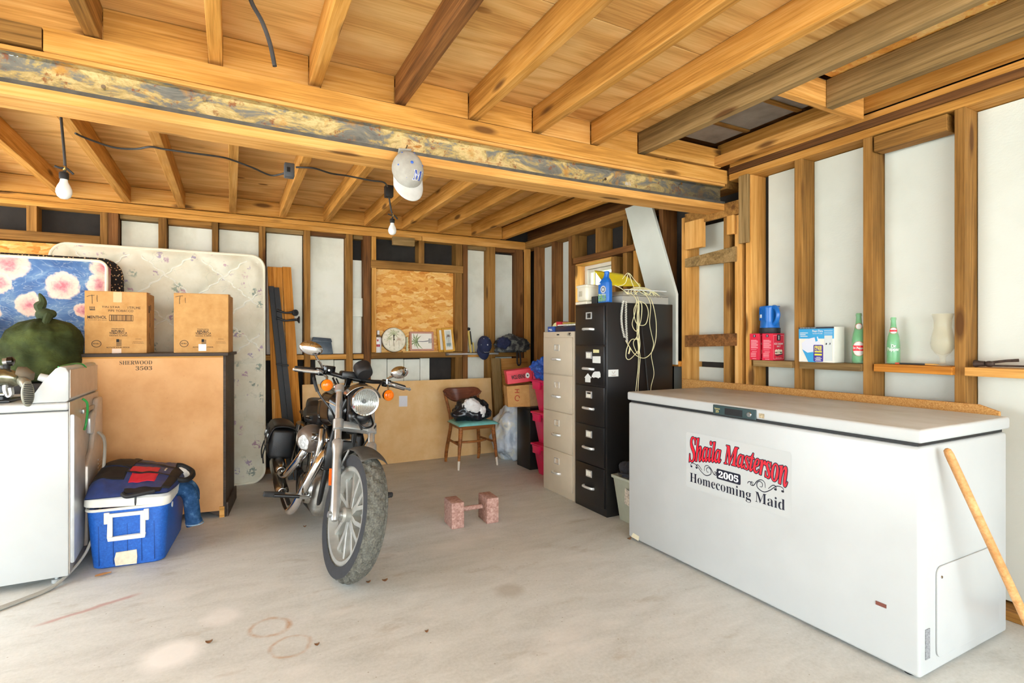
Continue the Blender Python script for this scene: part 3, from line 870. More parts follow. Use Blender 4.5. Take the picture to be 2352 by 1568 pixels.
# badge, end grille, tags
a_, z_ = fs(2012, 1381); a2, _ = fs(2036, 1390)
MB().box((FX0 - 0.003, FY - a2, z_ - 0.010), (FX0, FY - a_, z_ + 0.004)).build('pilot_light', plain('red_brown_badge', '#7c4336', 0.4, 0, 0.1), fz, smooth=0)
a_, z_ = fs(1452, 1222)
print_shape('tape_scrap', [[(a_ - 0.01, z_ - 0.03), (a_ + 0.06, z_ - 0.035), (a_ + 0.065, z_ - 0.005), (a_ + 0.01, z_ + 0.0)]], FO, U_, N_, plain('masking_tape', '#e6dfc2', 0.7, 0, 0.05), fz)
pan = MB().prism(rrect(FX0 + 0.11, 0.06, 0.50, 0.34, 0.03), 0.006, Matrix.Translation((0, -FY - 0.0005, 0)) @ Matrix.Rotation(PI / 2, 4, 'X')).build('service_panel', WHITE, fz, bevel=0.002)
for x, z in [(FX0 + 0.14, 0.36), (FX0 + 0.57, 0.38)]:
    MB().cyl((x, -FY - 0.006, z), (x, -FY - 0.009, z), 0.006, 0.005, 10).build('screw', CHROME_DULL, pan)
MB().box((FX0 + 0.035, -FY - 0.003, 0.075), (FX0 + 0.065, -FY, 0.185)).build('rating_label', plain('grey_label', '#9a9ca0', 0.5, 0.2, 0.3, 160), fz, smooth=0)
for x in (FX0 + 0.04, FX1 - 0.04):
    for y in (-FY + 0.05, FY - 0.05):
        MB().cyl((x, y, 0), (x, y, 0.02), 0.02, 0.02, 12).build('foot', BLACK_MATTE, fz)

# ---- particle board standing behind the freezer
t = NT('particle_board')
n_ = t.noise(t.coord(), 160, 3, 0.7)
t.color(t.ramp(n_, [(0.3, '#a86f2f'), (0.5, '#cc9450'), (0.7, '#dcae6c')])); t.set(rough=0.8)
PARTICLE = t.m
b = MB().prism([(1.085, 0), (2.965, 0), (2.965, 0.955), (1.16, 0.955), (1.085, 0.93)], 0.018, Matrix(((0, 0, 1, 3.015), (1, 0, 0, 0), (0, 1, 0, 0), (0, 0, 0, 1))))
tag(b.build('particle_board', PARTICLE, smooth=0, bevel=0.002), 'long orange particle board standing between the freezer and the wall', 'board')

# ---- broom handle leaning on the freezer end
p_top = V(2.335, 0.988, 0.838); p_bot = onZ(2420, 1560, 0.014)
d_ = (p_bot - p_top).normalized()
bh = MB().tube([p_top - d_ * 0.012, p_top - d_ * 0.006, p_top + d_ * 0.012, p_top + d_ * 0.2, p_bot], [0.006, 0.012, 0.0145, 0.0145, 0.0145], 16)
tag(bh.build('broom_handle', WOOD_DOWEL), 'plain round wooden handle leaning against the end of the freezer', 'stick')

# ---- white foam board leaning in the corner over the black cabinet
b = MB().prism([(3.607, 2.378), (3.30, 2.385), (3.012, 1.60), (3.012, 1.06), (3.13, 1.06)], 0.025, Matrix(((0, 0, 1, 3.0), (1, 0, 0, 0), (0, 1, 0, 0), (0, 0, 0, 1))))
tag(b.build('foam_offcut', FOAM, smooth=0, bevel=0.002), 'white foam board offcut leaning askew behind the black filing cabinet', 'board')

# ---- filing cabinets
def filing_cabinet(name, label, x0, x1, y0, y1, h, bounds, mat, matd, hz, lz, cards, hw=0.12):
    c = thing(name, label, 'cabinet', ((x0 + x1) / 2, (y0 + y1) / 2, 0))
    X, Y = (x1 - x0) / 2, (y1 - y0) / 2
    MB().rbox((-X, -Y, 0), (X, Y, h), 0.004, 2).build('body', mat, c)
    PAPER = plain('index_card', '#e9e6d8', 0.8, 0, 0.04)
    for i, (z0, z1) in enumerate(bounds):
        dr = MB().rbox((-X - 0.012, -Y + 0.018, z0 + 0.004), (-X + 0.002, Y - 0.018, z1 - 0.004), 0.004, 2).build('drawer', matd, c)
        zc = (z0 + z1) / 2
        zh, zl = zc + hz, zc + lz
        q = smoothpts([V(-X - 0.012, -hw / 2, zh), V(-X - 0.032, -hw / 2 + 0.006, zh + 0.001), V(-X - 0.040, -hw / 4, zh + 0.002), V(-X - 0.041, 0, zh + 0.002), V(-X - 0.040, hw / 4, zh + 0.002), V(-X - 0.032, hw / 2 - 0.006, zh + 0.001), V(-X - 0.012, hw / 2, zh)], 4)
        hb = MB().tube(q, 0.0065, 8)
        for v in hb.bm.verts: v.co.z = zh + (v.co.z - zh) * 1.5
        hb.build('handle', HANDLE, dr)
        fb = MB()
        w2, h2 = 0.034, 0.025
        fb.box((-X - 0.017, -w2, zl - h2), (-X - 0.012, w2, zl - h2 + 0.007)); fb.box((-X - 0.017, -w2, zl + h2 - 0.007), (-X - 0.012, w2, zl + h2))
        fb.box((-X - 0.017, -w2, zl - h2 + 0.007), (-X - 0.012, -w2 + 0.008, zl + h2 - 0.007)); fb.box((-X - 0.017, w2 - 0.008, zl - h2 + 0.007), (-X - 0.012, w2, zl + h2 - 0.007))
        fb.build('label_holder', HANDLE, dr, smooth=0)
        if cards[i]:
            MB().box((-X - 0.0145, -w2 + 0.006, zl - h2 + 0.006), (-X - 0.0125, w2 - 0.006, zl - h2 + 0.006 + (0.036 if cards[i] == 1 else 0.024))).build('card', PAPER, dr, smooth=0)
    return c
CABBLK = NT('black_cabinet_enamel')
n_ = CABBLK.noise(CABBLK.coord(), 45, 5, 0.7)
CABBLK.color(CABBLK.mix(CABBLK.step(n_, 0.72, 0.78, 0, 0.8), lin('#1a191a'), lin('#8f8a80'))); CABBLK.set(rough=0.32)
CABBLK = CABBLK.m
bc = filing_cabinet('filing_cabinet', 'tall black five drawer filing cabinet with chrome handles', 2.335, 2.955, 3.0, 3.39, 1.515,
                    [(0.052, 0.339), (0.339, 0.629), (0.629, 0.916), (0.916, 1.207), (1.207, 1.495)], CABBLK, CABBLK, -0.025, 0.075, [1, 1, 2, 1, 0])
BEIGE = plain('beige_cabinet_enamel', '#cdbfa8', 0.42, 0, 0.05, 5)
gc = filing_cabinet('filing_cabinet', 'beige four drawer filing cabinet beside the taller black one', 2.345, 2.99, 3.415, 3.875, 1.315,
                    [(0.055, 0.357), (0.357, 0.672), (0.672, 0.97), (0.97, 1.272)], BEIGE, BEIGE, -0.03, 0.065, [0, 0, 0, 0], 0.105)
MB().cyl((-0.322, -0.175, 1.293), (-0.345, -0.175, 1.293), 0.014, 0.011, 16).build('lock', CHROME, gc)
MB().box((-0.3245, -0.015, 1.286), (-0.322, 0.02, 1.296)).build('maker_plate', BLACK_MATTE, gc, smooth=0)
# magnets and notes on the black cabinet: a house, a van, two notes, a side card
MAG = plain('white_magnet', '#e4e6e2', 0.6, 0, 0.05)
CF = (2.335 - 0.0125, 3.39, 0)
def cf(px, py):
    p = onX(px, py, 2.322); return (3.39 - p.y, p.z)
def magnet(name, label, pts, mat=MAG, off=0.002):
    o = print_shape(name, [[cf(*p) for p in pts]], CF, (0, -1, 0), (-1, 0, 0), mat, None, 0.0005)
    md = o.modifiers.new('thickness', 'SOLIDIFY'); md.thickness = 0.0025; md.offset = 1
    return tag(o, label, 'magnet', None)
magnet('house_magnet', 'white house shaped magnet on the black cabinet drawer', [(1342, 867), (1350, 857), (1359, 868), (1356, 868), (1356, 878), (1344, 877), (1344, 867)])
magnet('van_magnet', 'white van shaped magnet beside the house magnet', [(1359, 863), (1362, 856), (1366, 853), (1377, 853), (1379, 858), (1379, 866), (1376, 867), (1374, 869), (1372, 867), (1366, 866), (1364, 868), (1362, 866), (1359, 866)])
magnet('note', 'square white note stuck on the black cabinet', [(1361, 818), (1379, 818), (1379, 834), (1361, 833)])
magnet('note', 'small yellow note on the black cabinet above the white square note', [(1363, 802), (1376, 803), (1376, 810), (1363, 810)], plain('yellow_note', '#e3dba2', 0.7, 0, 0.05))
p0, p1 = onY(1397, 849, 2.999), onY(1420, 864, 2.999)
sc = print_shape('card', [rect(p0.x, p1.z, p1.x - p0.x, p0.z - p1.z)], (0, 2.999, 0), (1, 0, 0), (0, -1, 0), MAG, None, 0.0005)
md = sc.modifiers.new('thickness', 'SOLIDIFY'); md.thickness = 0.0015; md.offset = 1
tag(sc, 'small white business card stuck to the side of the black cabinet', 'card')
w_, h_ = p1.x - p0.x, p0.z - p1.z
print_shape('mark', stroke2d([(p0.x + w_ * 0.35, p1.z + h_ * 0.75), (p0.x + w_ * 0.5, p1.z + h_ * 0.4), (p0.x + w_ * 0.68, p1.z + h_ * 0.78)], 0.003) + [rect(p0.x + w_ * 0.3, p1.z + h_ * 0.16, w_ * 0.45, 0.003)], (0, 2.999, 0), (1, 0, 0), (0, -1, 0), plain('orange_grey_print', '#9a7a5c', 0.7, 0, 0), sc, 0.0028)

# ---- on the black cabinet
TOPZ = 1.5155
CREAM = plain('cream_plastic', '#e6dfcb', 0.45, 0, 0.04)
am = thing('answering_machine', 'cream plastic desk machine with rounded casing on the black cabinet', 'machine', (2.435, 3.33, TOPZ), math.radians(0))
MB().rbox((-0.105, -0.09, 0.0), (0.03, 0.055, 0.022), 0.008, 3).build('base', CREAM, am)
MB().rbox((-0.098, -0.085, 0.024), (0.03, 0.05, 0.138), 0.022, 4).build('casing', CREAM, am)
b = MB()
for k in range(5): b.box((-0.1005, -0.03 + k * 0.009, 0.06), (-0.0975, -0.026 + k * 0.009, 0.10))
b.build('speaker_slots', plain('cream_shadow', '#b9b09a', 0.6, 0, 0), am, smooth=0)
MB().rbox((-0.1, -0.088, 0.125), (0.03, 0.052, 0.148), 0.01, 3).build('cover', CREAM, am)
MB().box((-0.06, -0.16, 0.0), (0.03, -0.093, 0.055)).build('keypad', BLACK_MATTE, am, smooth=0, bevel=0.004)
# motor oil bottle
OIL = plain('blue_bottle_plastic', '#1769c4', 0.35, 0, 0.05)
ob_p = onX(1390, 692, 2.41)
oil = thing('oil_bottle', 'blue plastic motor oil bottle standing on the black cabinet', 'bottle', (2.41, ob_p.y, TOPZ), math.radians(8))
prof = [(0.0, 0.052, 0.026), (0.004, 0.054, 0.028), (0.13, 0.054, 0.028), (0.15, 0.05, 0.027), (0.172, 0.034, 0.022), (0.185, 0.02, 0.016), (0.196, 0.016, 0.015), (0.21, 0.0155, 0.0155)]
def superell(a, rx, ry, cx=0, e=0.5):
    c, s_ = math.cos(a), math.sin(a)
    return (ry * math.copysign(abs(c) ** e, c), cx + rx * math.copysign(abs(s_) ** e, s_))
def shape_oil(u, v):
    i = v * (len(prof) - 1); k = min(int(i), len(prof) - 2); f = i - k
    z, rx, ry = [prof[k][m] * (1 - f) + prof[k + 1][m] * f for m in range(3)]
    cx = -0.016 * max(0, (z - 0.14) / 0.07) if z > 0.14 else 0
    x, y = superell(2 * PI * u, rx, ry, cx)
    return (x, y, z)
MB().sheet(shape_oil, 32, 28, closeu=True).build('bottle_body', OIL, oil)
MB().cyl((0, -0.016, 0.208), (0, -0.016, 0.232), 0.0185, 0.0185, 18).build('cap', OIL, oil, bevel=0.002)
LBLG = NT('oil_label'); n_ = LBLG.noise(LBLG.coord(), 60, 3, 0.6)
LBLG.color(LBLG.ramp(n_, [(0.35, '#2a6e3a'), (0.5, '#8fbf7a'), (0.6, '#2f62a8'), (0.75, '#d8e8e0')])); LBLG.set(rough=0.4)
lo = print_shape('label', [rect(-0.042, 0.012, 0.078, 0.055)], (-0.0285, 0, 0), (0, -1, 0), (-1, 0, 0), LBLG.m, oil)
print_shape('badge', [disc(0.008, 0.098, 0.027)], (-0.0285, 0, 0), (0, -1, 0), (-1, 0, 0), plain('silver_print', '#c8ccd2', 0.4, 0, 0), oil)
print_shape('badge_ring', [disc(0.008, 0.098, 0.019)], (-0.0287, 0, 0), (0, -1, 0), (-1, 0, 0), plain('badge_grey', '#5b6472', 0.4, 0, 0), oil, 0.0010)
print_shape('badge_core', [disc(0.008, 0.098, 0.011)], (-0.0289, 0, 0), (0, -1, 0), (-1, 0, 0), plain('silver_print', '#c8ccd2'), oil, 0.0014)
lettering('lettering', 'OIL 20W50', (-0.0285, 0, 0), (0, -1, 0), (-1, 0, 0), (-0.036, 0.056, 0.066, 0.012), STICK, oil, 0.0012)
print_shape('price_tag', [rect(-0.038, 0.136, 0.018, 0.012)], (-0.0285, 0, 0), (0, -1, 0), (-1, 0, 0), MAG, oil)
# translucent letter tray with a cover
TRAY = NT('smoky_clear_plastic'); TRAY.color(lin('#c9c6bc')); TRAY.set(rough=0.2); TRAY.b.inputs['Transmission Weight'].default_value = 0.35
tray = thing('storage_tray', 'smoky clear plastic tray of papers on the black cabinet', 'tray', (2.70, 3.14, TOPZ))
b = MB(); b.box((-0.22, -0.13, 0), (0.22, 0.16, 0.005)); b.box((-0.22, -0.13, 0.005), (-0.215, 0.16, 0.05)); b.box((0.215, -0.13, 0.005), (0.22, 0.16, 0.05)); b.box((-0.215, -0.13, 0.005), (0.215, -0.125, 0.05)); b.box((-0.215, 0.155, 0.005), (0.215, 0.16, 0.05))
b.build('tray_body', TRAY.m, tray, smooth=0)
MB().hexa([(-0.23, -0.137, 0.052), (0.23, -0.137, 0.052), (0.23, 0.167, 0.052), (-0.23, 0.167, 0.052), (-0.17, -0.085, 0.092), (0.2, -0.085, 0.085), (0.2, 0.13, 0.085), (-0.17, 0.13, 0.092)]).build('lid', TRAY.m, tray, bevel=0.006)
MB().box((-0.2, -0.11, 0.0055), (0.2, 0.14, 0.03)).build('papers', MAG, tray, smooth=0)
YEL = plain('yellow_folder', '#ead21c', 0.5, 0, 0.04)
def yfold(u, v):
    top = [(1365, 621), (1395, 624), (1430, 629), (1470, 652)]
    bot = [(1384, 647), (1405, 655), (1430, 657), (1472, 657)]
    i_ = u * 3; k_ = min(int(i_), 2); f_ = i_ - k_
    a_ = Vector(top[k_]) * (1 - f_) + Vector(top[k_ + 1]) * f_
    c_ = Vector(bot[k_]) * (1 - f_) + Vector(bot[k_ + 1]) * f_
    q_ = c_ * (1 - v) + a_ * v
    return onY(q_.x, q_.y, 3.16 + 0.08 * v)
yf = MB().sheet(yfold, 18, 6)
tag(yf.build('folder', YEL, solid=0.003), 'bright yellow folder lying open on top of the cabinet clutter', 'folder')
wm = MB().box((2.52, 3.005, TOPZ + 0.0935), (2.90, 3.04, TOPZ + 0.099))
tag(wm.build('white_strip', MAG, smooth=0), 'thin white strip lying along the front of the yellow folder', 'strip')

# ---- tangled cords hanging over the cabinet side
CORD = plain('cream_cord', '#e7dfb0', 0.5, 0, 0.05)
cords = thing('telephone_cord', 'tangled cream telephone cords spilling down the black cabinet side', 'cord', (0, 0, 0))
def pY(px, py, Y=2.985): return onY(px, py, Y)
def cord_path(name, pts, r=0.0028, mat=CORD, par=cords, Y0=2.984, jitter=0.004, k=8):
    q = []
    for i, p in enumerate(pts):
        yy = p[2] if len(p) > 2 else Y0 - 0.012 * ((i * 7) % 5) / 5
        q.append(onY(p[0], p[1], yy))
    return MB().tube(smoothpts(q, k), r, 6).build(name, mat, par)
TP = lambda px, py: (px, py, 3.02)
cord_path('cord_strand', [TP(1440, 672), TP(1452, 676), (1462, 690), (1458, 720), (1452, 745), (1462, 760), (1472, 735), (1474, 700), (1466, 692), (1456, 712), (1462, 742), (1482, 745), (1489, 720), (1484, 700), (1470, 692), (1460, 697)])
cord_path('cord_strand', [TP(1430, 640), TP(1443, 627), TP(1452, 650), TP(1462, 676), (1468, 700), (1466, 740), (1464, 770), (1455, 785), (1458, 800), (1466, 812), (1470, 790), (1467, 760), (1464, 730), (1468, 700)])
cord_path('cord_strand', [TP(1424, 660), TP(1440, 672), TP(1458, 686), (1466, 700), (1467, 760), (1466, 778), (1450, 780), (1440, 800), (1438, 820), (1446, 825), (1460, 812), (1468, 800), (1466, 780), (1460, 776)])
cord_path('cord_strand', [TP(1475, 668), TP(1490, 680), (1500, 700), (1507, 740), (1506, 780), (1497, 808), (1480, 822), (1460, 815), (1445, 795), (1437, 782)])
cord_path('cord_strand', [TP(1480, 672), (1494, 698), (1492, 740), (1496, 765), (1501, 790), (1496, 815), (1500, 840), (1502, 860), (1496, 885), (1494, 905)], 0.0024)
cord_path('cord_strand', [(1466, 690), (1468, 740), (1467, 790), (1470, 820), (1468, 850), (1466, 880), (1465, 905)], 0.0030)
cord_path('cord_strand', [(1464, 700), (1463, 760), (1466, 800), (1466, 840), (1462, 880), (1460, 905)], 0.0024)
cord_path('cord_strand', [TP(1412, 655), TP(1430, 664), TP(1448, 680), TP(1462, 672), TP(1470, 660), TP(1455, 640), TP(1444, 628), TP(1436, 650), TP(1420, 658)])
for k in range(5):
    cx, cy = 1468 + 7 * k, 678 + 2 * (k % 3)
    cord_path('cord_strand', [TP(cx + 26 * math.cos(a + k) , cy - 6 + 13 * math.sin(a + k * 1.3)) for a in [i * 0.9 for i in range(9)]])
cord_path('plug', [(1447, 798), (1446, 805), (1444, 812)], 0.006)
# coiled handset cords
for xa, ya, xb, yb in [(1431, 690, 1436, 775), (1437, 692, 1440, 786)]:
    q = []
    n_ = 150
    for i in range(n_ + 1):
        f = i / n_
        c_ = onY(xa + (xb - xa) * f - 7 * math.sin(PI * f * 0.9) * (1 if xa == 1431 else 0.2), ya + (yb - ya) * f, 2.985)
        q.append(c_ + V(0.008 * math.cos(f * 150), 0.006 * math.sin(f * 150) - 0.004, 0))
    MB().tube(q, 0.0022, 5).build('coiled_cord', plain('white_cord', '#eceadf', 0.5, 0, 0), cords)
cord_path('black_cable', [(1471, 700), (1475, 760), (1480, 800), (1484, 840), (1490, 905)], 0.006, BLACK_MATTE, None, 2.99)
tag(bpy.data.objects['black_cable'], 'thick black cable hanging down the side of the black cabinet', 'cable')

# ---- papers on the beige cabinet
BT = 1.3155
bx0 = thing('book_box', 'small blue boxed book on the front of the beige cabinet', 'box', (2.40, 3.80, BT))
MB().rbox((-0.03, -0.055, 0), (0.2, 0.05, 0.045), 0.003, 2).build('cover', plain('blue_print', '#244f9e', 0.45, 0, 0.1), bx0)
print_shape('title_mark', [rect(-0.03, 0.018, 0.05, 0.007), rect(-0.01, 0.010, 0.035, 0.004)], (-0.03, 0, 0), (0, -1, 0), (-1, 0, 0), MAG, bx0)
mg = [('navy_bag', '#1a2342', (2.41, 3.56, 0.0), (0.18, 0.33, 0.046), 'folded navy plastic packet lying on the beige cabinet'), ('magazine', '#e8e6dc', (2.42, 3.58, 0.047), (0.2, 0.27, 0.016), 'white magazine on the navy packet on the beige cabinet'),
      ('magazine', '#d9bf5e', (2.44, 3.56, 0.064), (0.19, 0.25, 0.010), 'yellow magazine on top of the beige cabinet stack')]
for nme, c_, p, s_, lb in mg:
    o = MB().rbox((p[0] - 0.04, p[1] - s_[1] / 2, BT + p[2]), (p[0] - 0.04 + s_[0], p[1] + s_[1] / 2, BT + p[2] + s_[2]), 0.004, 2)
    for v in o.bm.verts: v.co.z += 0.006 * math.sin(v.co.y * 40) * (1 if v.co.z > BT + p[2] + 0.004 else 0)
    tag(o.build(nme, plain('cover_' + c_[1:], c_, 0.3, 0, 0.15, 40)), lb, 'magazine' if nme == 'magazine' else 'packet')
o = MB().hexa([(2.385, 3.66, BT + 0.047), (2.46, 3.66, BT + 0.047), (2.46, 3.735, BT + 0.047), (2.385, 3.735, BT + 0.047), (2.385, 3.67, BT + 0.082), (2.46, 3.67, BT + 0.082), (2.46, 3.74, BT + 0.084), (2.385, 3.74, BT + 0.084)])
tag(o.build('carton', plain('crimson_carton', '#c8203c', 0.45, 0, 0.1), smooth=0, bevel=0.002), 'small crimson carton on the beige cabinet beside the magazines', 'carton')
o = MB().hexa([(2.40, 3.745, BT + 0.046), (2.45, 3.745, BT + 0.046), (2.45, 3.83, BT + 0.046), (2.40, 3.83, BT + 0.046), (2.40, 3.75, BT + 0.085), (2.45, 3.75, BT + 0.085), (2.45, 3.80, BT + 0.072), (2.40, 3.80, BT + 0.072)])
tag(o.build('wrapper', plain('pale_yellow_wrapper', '#e6dda0', 0.5, 0, 0.1), bevel=0.004), 'crumpled pale yellow wrapper on the blue boxed book', 'wrapper')

# ---- waste bin between cabinet and freezer, with a dark cap on it
BINM = plain('grey_green_plastic', '#b9bcaa', 0.5, 0, 0.06)
wb = thing('waste_bin', 'grey green plastic waste bin squeezed between cabinet and freezer', 'bin', (2.53, 2.80, 0))
b = MB()
def bin_ring(z, e): return [(-0.155 - e, -0.115 - e, z), (0.17 + e, -0.115 - e, z), (0.17 + e, 0.155 + e, z), (-0.155 - e, 0.155 + e, z)]
zs = [(0.0, -0.02), (0.29, 0.012), (0.29, 0.022), (0.312, 0.024), (0.312, 0.008), (0.03, -0.03)]
rg = [[b.bm.verts.new(p) for p in bin_ring(z, e)] for z, e in zs]
for a, e in zip(rg, rg[1:]):
    for k in range(4): b.bm.faces.new((a[k], a[(k + 1) % 4], e[(k + 1) % 4], e[k]))
b.bm.faces.new(rg[0][::-1]); b.bm.faces.new(rg[-1])
b.build('bin_body', BINM, wb, bevel=0.008)
MB().rbox((-0.125, -0.085, 0.034), (0.14, 0.125, 0.295), 0.02, 3).build('rubbish', plain('paper_rubbish', '#b8ac9a', 0.8, 0, 0.4, 30), wb)
lb_ = MB()
for k, (y0, z0, y1, z1) in enumerate([(-0.06, 0.12, 0.05, 0.25), (-0.1, 0.07, -0.02, 0.12)]):
    lb_._add([(-0.158 - z0 * 0.06, y0, z0), (-0.158 - z0 * 0.06, y1, z0 + 0.02), (-0.160 - z1 * 0.06, y1 - 0.02, z1), (-0.160 - z1 * 0.06, y0 + 0.01, z1 - 0.02)], [(0, 1, 2, 3)])
lb_.build('torn_label', plain('torn_label', '#d9cfc0', 0.7, 0, 0.35, 60), wb, smooth=0)
def cap_mesh(r=0.09, h=0.075, seed=1, crush=0.15):
    def f(u, v):
        a = 2 * PI * u; e = v * PI / 2
        rr = r * math.cos(e) ** 0.8 if v < 1 else 0.0005
        z = h * math.sin(e)
        n_ = 1 + crush * fbm((math.cos(a) * 1.5, math.sin(a) * 1.5, v * 2 + seed), 1.2, 3)
        return (rr * math.cos(a) * n_, rr * math.sin(a) * 1.12 * n_, z * n_)
    return f
DENIMDK = plain('faded_black_cloth', '#34353c', 0.9, 0, 0.25, 40, 0.3, 300)
cp = thing('cap', 'crumpled dark cap lying on the grey waste bin', 'cap', (2.45, 2.84, 0.315), 0.4)
MB().sheet(cap_mesh(0.10, 0.10, 3, 0.35), 28, 10, closeu=True).build('crown', DENIMDK, cp)
MB().sheet(lambda u, v: (-0.08 - 0.075 * v * math.sin(PI * u) ** 0.5, -0.085 + 0.17 * u, 0.014 + 0.012 * math.sin(PI * u) + 0.02 * v), 14, 5).build('peak', DENIMDK, cp, solid=0.004)

# ---- things on the wall ledges
LZ = 1.1185
SALT = plain('crimson_box', '#e0183e', 0.45, 0, 0.03)
PINKT = plain('pink_print', '#f3b4bd', 0.6, 0, 0)
for k, (y0, y1) in enumerate([(2.312, 2.384), (2.216, 2.292)]):
    sbx = thing('salt_box', ['crimson ice cream salt box at the far end of the ledge', 'crimson ice cream salt box with its picture side showing'][k], 'box', (3.09, (y0 + y1) / 2, LZ), 0, 'salt boxes on the wall ledge')
    w = (y1 - y0) / 2
    MB().box((-0.058, -w, 0), (0.058, w, 0.172)).build('carton', SALT, sbx, smooth=0, bevel=0.002)
    rows = [rect(-w * 0.72, 0.128 - 0.0052 * i, 2 * w * 0.72 * (1 if i % 4 else 0.8), 0.0022) for i in range(13) if i != 11]
    rows += [rect(-w * 0.5, 0.052, w, 0.003)] + [rect(-w * 0.75, 0.044 - 0.006 * i, w * 1.1, 0.002) for i in range(5)] + [rect(-w * 0.4, 0.006, w * 0.8, 0.003)]
    print_shape('small_print', rows, (-0.058, 0, 0), (0, -1, 0), (-1, 0, 0), PINKT, sbx)
    print_shape('emblem', [rect(-0.009, 0.148, 0.018, 0.017)], (-0.058, 0, 0), (0, -1, 0), (-1, 0, 0), NAVY, sbx)
    print_shape('emblem_figure', [rect(-0.0025, 0.151, 0.004, 0.011)], (-0.058, 0, 0), (0, -1, 0), (-1, 0, 0), MAG, sbx, 0.001)
    O_ = (-0.058, -w, 0); UU = (1, 0, 0); NN = (0, -1, 0)
    fr = [rect(0.008, 0.008, 0.1, 0.002), rect(0.008, 0.158, 0.1, 0.002), rect(0.008, 0.008, 0.002, 0.152), rect(0.106, 0.008, 0.002, 0.152)]
    print_shape('border', fr, O_, UU, NN, PINKT, sbx)
    print_shape('emblem', [rect(0.042, 0.126, 0.034, 0.04)], O_, UU, NN, NAVY, sbx, 0.0008)
    print_shape('emblem_figure', [rect(0.055, 0.132, 0.008, 0.026)], O_, UU, NN, MAG, sbx, 0.0012)
    lettering('lettering', 'ICE CREAM', O_, UU, NN, (0.016, 0.100, 0.084, 0.012), MAG, sbx, 0.0009, 0, 0.02)
    lettering('lettering', 'SALT', O_, UU, NN, (0.040, 0.084, 0.036, 0.011), MAG, sbx, 0.0009, 0, 0.02)
    print_shape('scoops', [disc(0.035, 0.058, 0.014, 0.012), disc(0.058, 0.062, 0.012, 0.010), disc(0.080, 0.058, 0.014, 0.012), rect(0.022, 0.040, 0.072, 0.014)], O_, UU, NN, plain('cream_print', '#f2e6cc', 0.6, 0, 0), sbx, 0.0010)
    print_shape('dish', stroke2d([(0.024, 0.036), (0.045, 0.031), (0.07, 0.037), (0.096, 0.041)], 0.006), O_, UU, NN, NAVY, sbx, 0.0013)
    lettering('lettering', 'NET WT 4 LBS', O_, UU, NN, (0.03, 0.012, 0.056, 0.006), MAG, sbx, 0.0009)
lamp = thing('lantern', 'blue plastic lantern torch standing on the crimson salt boxes', 'torch', (3.085, 2.275, LZ + 0.1725), math.radians(-20))
BLU = plain('blue_lantern_plastic', '#1a6cc0', 0.3, 0, 0.04)
MB().lathe([(0.001, 0), (0.060, 0), (0.063, 0.006), (0.063, 0.034), (0.058, 0.036), (0.001, 0.036)], None, 32).build('lens_ring', BLACK_MATTE, lamp)
def lan(u, v):
    a = 2 * PI * u
    z = 0.036 + v * 0.140
    k = min(1, v / 0.28)
    r0 = 0.064 - 0.012 * k
    e = 1.0 - 0.45 * k
    c, s_ = math.cos(a), math.sin(a)
    if v > 0.96: r0 *= 0.94
    return (r0 * math.copysign(abs(c) ** e, c) * 0.92, r0 * math.copysign(abs(s_) ** e, s_) * 0.92, z)
b = MB().sheet(lan, 32, 18, closeu=True)
b.bm.faces.new([v for v in b.bm.verts if abs(v.co.z - 0.176) < 1e-5]) if False else None
b.build('lamp_body', BLU, lamp)
MB().box((-0.044, -0.044, 0.170), (0.044, 0.044, 0.1765)).build('lamp_top', BLU, lamp, bevel=0.004)
b = MB()
for yy in (-0.03, -0.01, 0.012, 0.03): b.box((-0.0525, yy - 0.002, 0.085), (-0.046, yy + 0.002, 0.168))
b.build('ribs', BLU, lamp, smooth=0)
MB().tube(smoothpts([V(0, -0.040, 0.168), V(0, -0.062, 0.164), V(0, -0.080, 0.140), V(0, -0.084, 0.110), V(0, -0.070, 0.075), V(0, -0.050, 0.056)], 6), [0.014] * 31, 10).build('carry_handle', BLU, lamp)
MB().box((-0.056, 0.008, 0.100), (-0.050, 0.020, 0.122)).build('switch', MAG, lamp, smooth=0, bevel=0.001)

wfb = thing('water_filter_box', 'blue and white water pitcher carton on the wall ledge', 'box', (3.08, 1.932, LZ))
w = 0.106
MB().box((-0.05, -w, 0), (0.05, w, 0.206)).build('carton', plain('cream_carton', '#efece0', 0.5, 0, 0.03), wfb, smooth=0, bevel=0.002)
O_ = (-0.05, w, 0); UU = (0, -1, 0); NN = (-1, 0, 0)
SKY = plain('sky_print', '#2f9fd6', 0.45, 0, 0)
print_shape('blue_band', [rect(0.0, 0.138, 2 * w, 0.058)], O_, UU, NN, SKY, wfb)
print_shape('navy_band', [rect(0.0, 0.196, 2 * w, 0.010)], O_, UU, NN, NAVY, wfb)
lettering('lettering', 'WATER FILTER SYSTEM', O_, UU, NN, (0.006, 0.1985, 0.10, 0.005), MAG, wfb, 0.0012)
lettering('lettering', 'Pour-Thru', O_, UU, NN, (0.085, 0.176, 0.062, 0.013), MAG, wfb, 0.0012, 0, 0.02)
lettering('lettering', 'WATER PITCHER', O_, UU, NN, (0.086, 0.164, 0.06, 0.007), MAG, wfb, 0.0012)
print_shape('small_print', [rect(0.008, 0.170, 0.05, 0.004), rect(0.008, 0.160, 0.035, 0.004), rect(0.010, 0.150, 0.046, 0.004)], O_, UU, NN, MAG, wfb, 0.0012)
print_shape('panel_frame', stroke2d([(0.155, 0.185), (0.205, 0.185)], 0.002) + stroke2d([(0.155, 0.175), (0.205, 0.175)], 0.002) + stroke2d([(0.155, 0.165), (0.205, 0.165)], 0.002), O_, UU, NN, MAG, wfb, 0.0012)
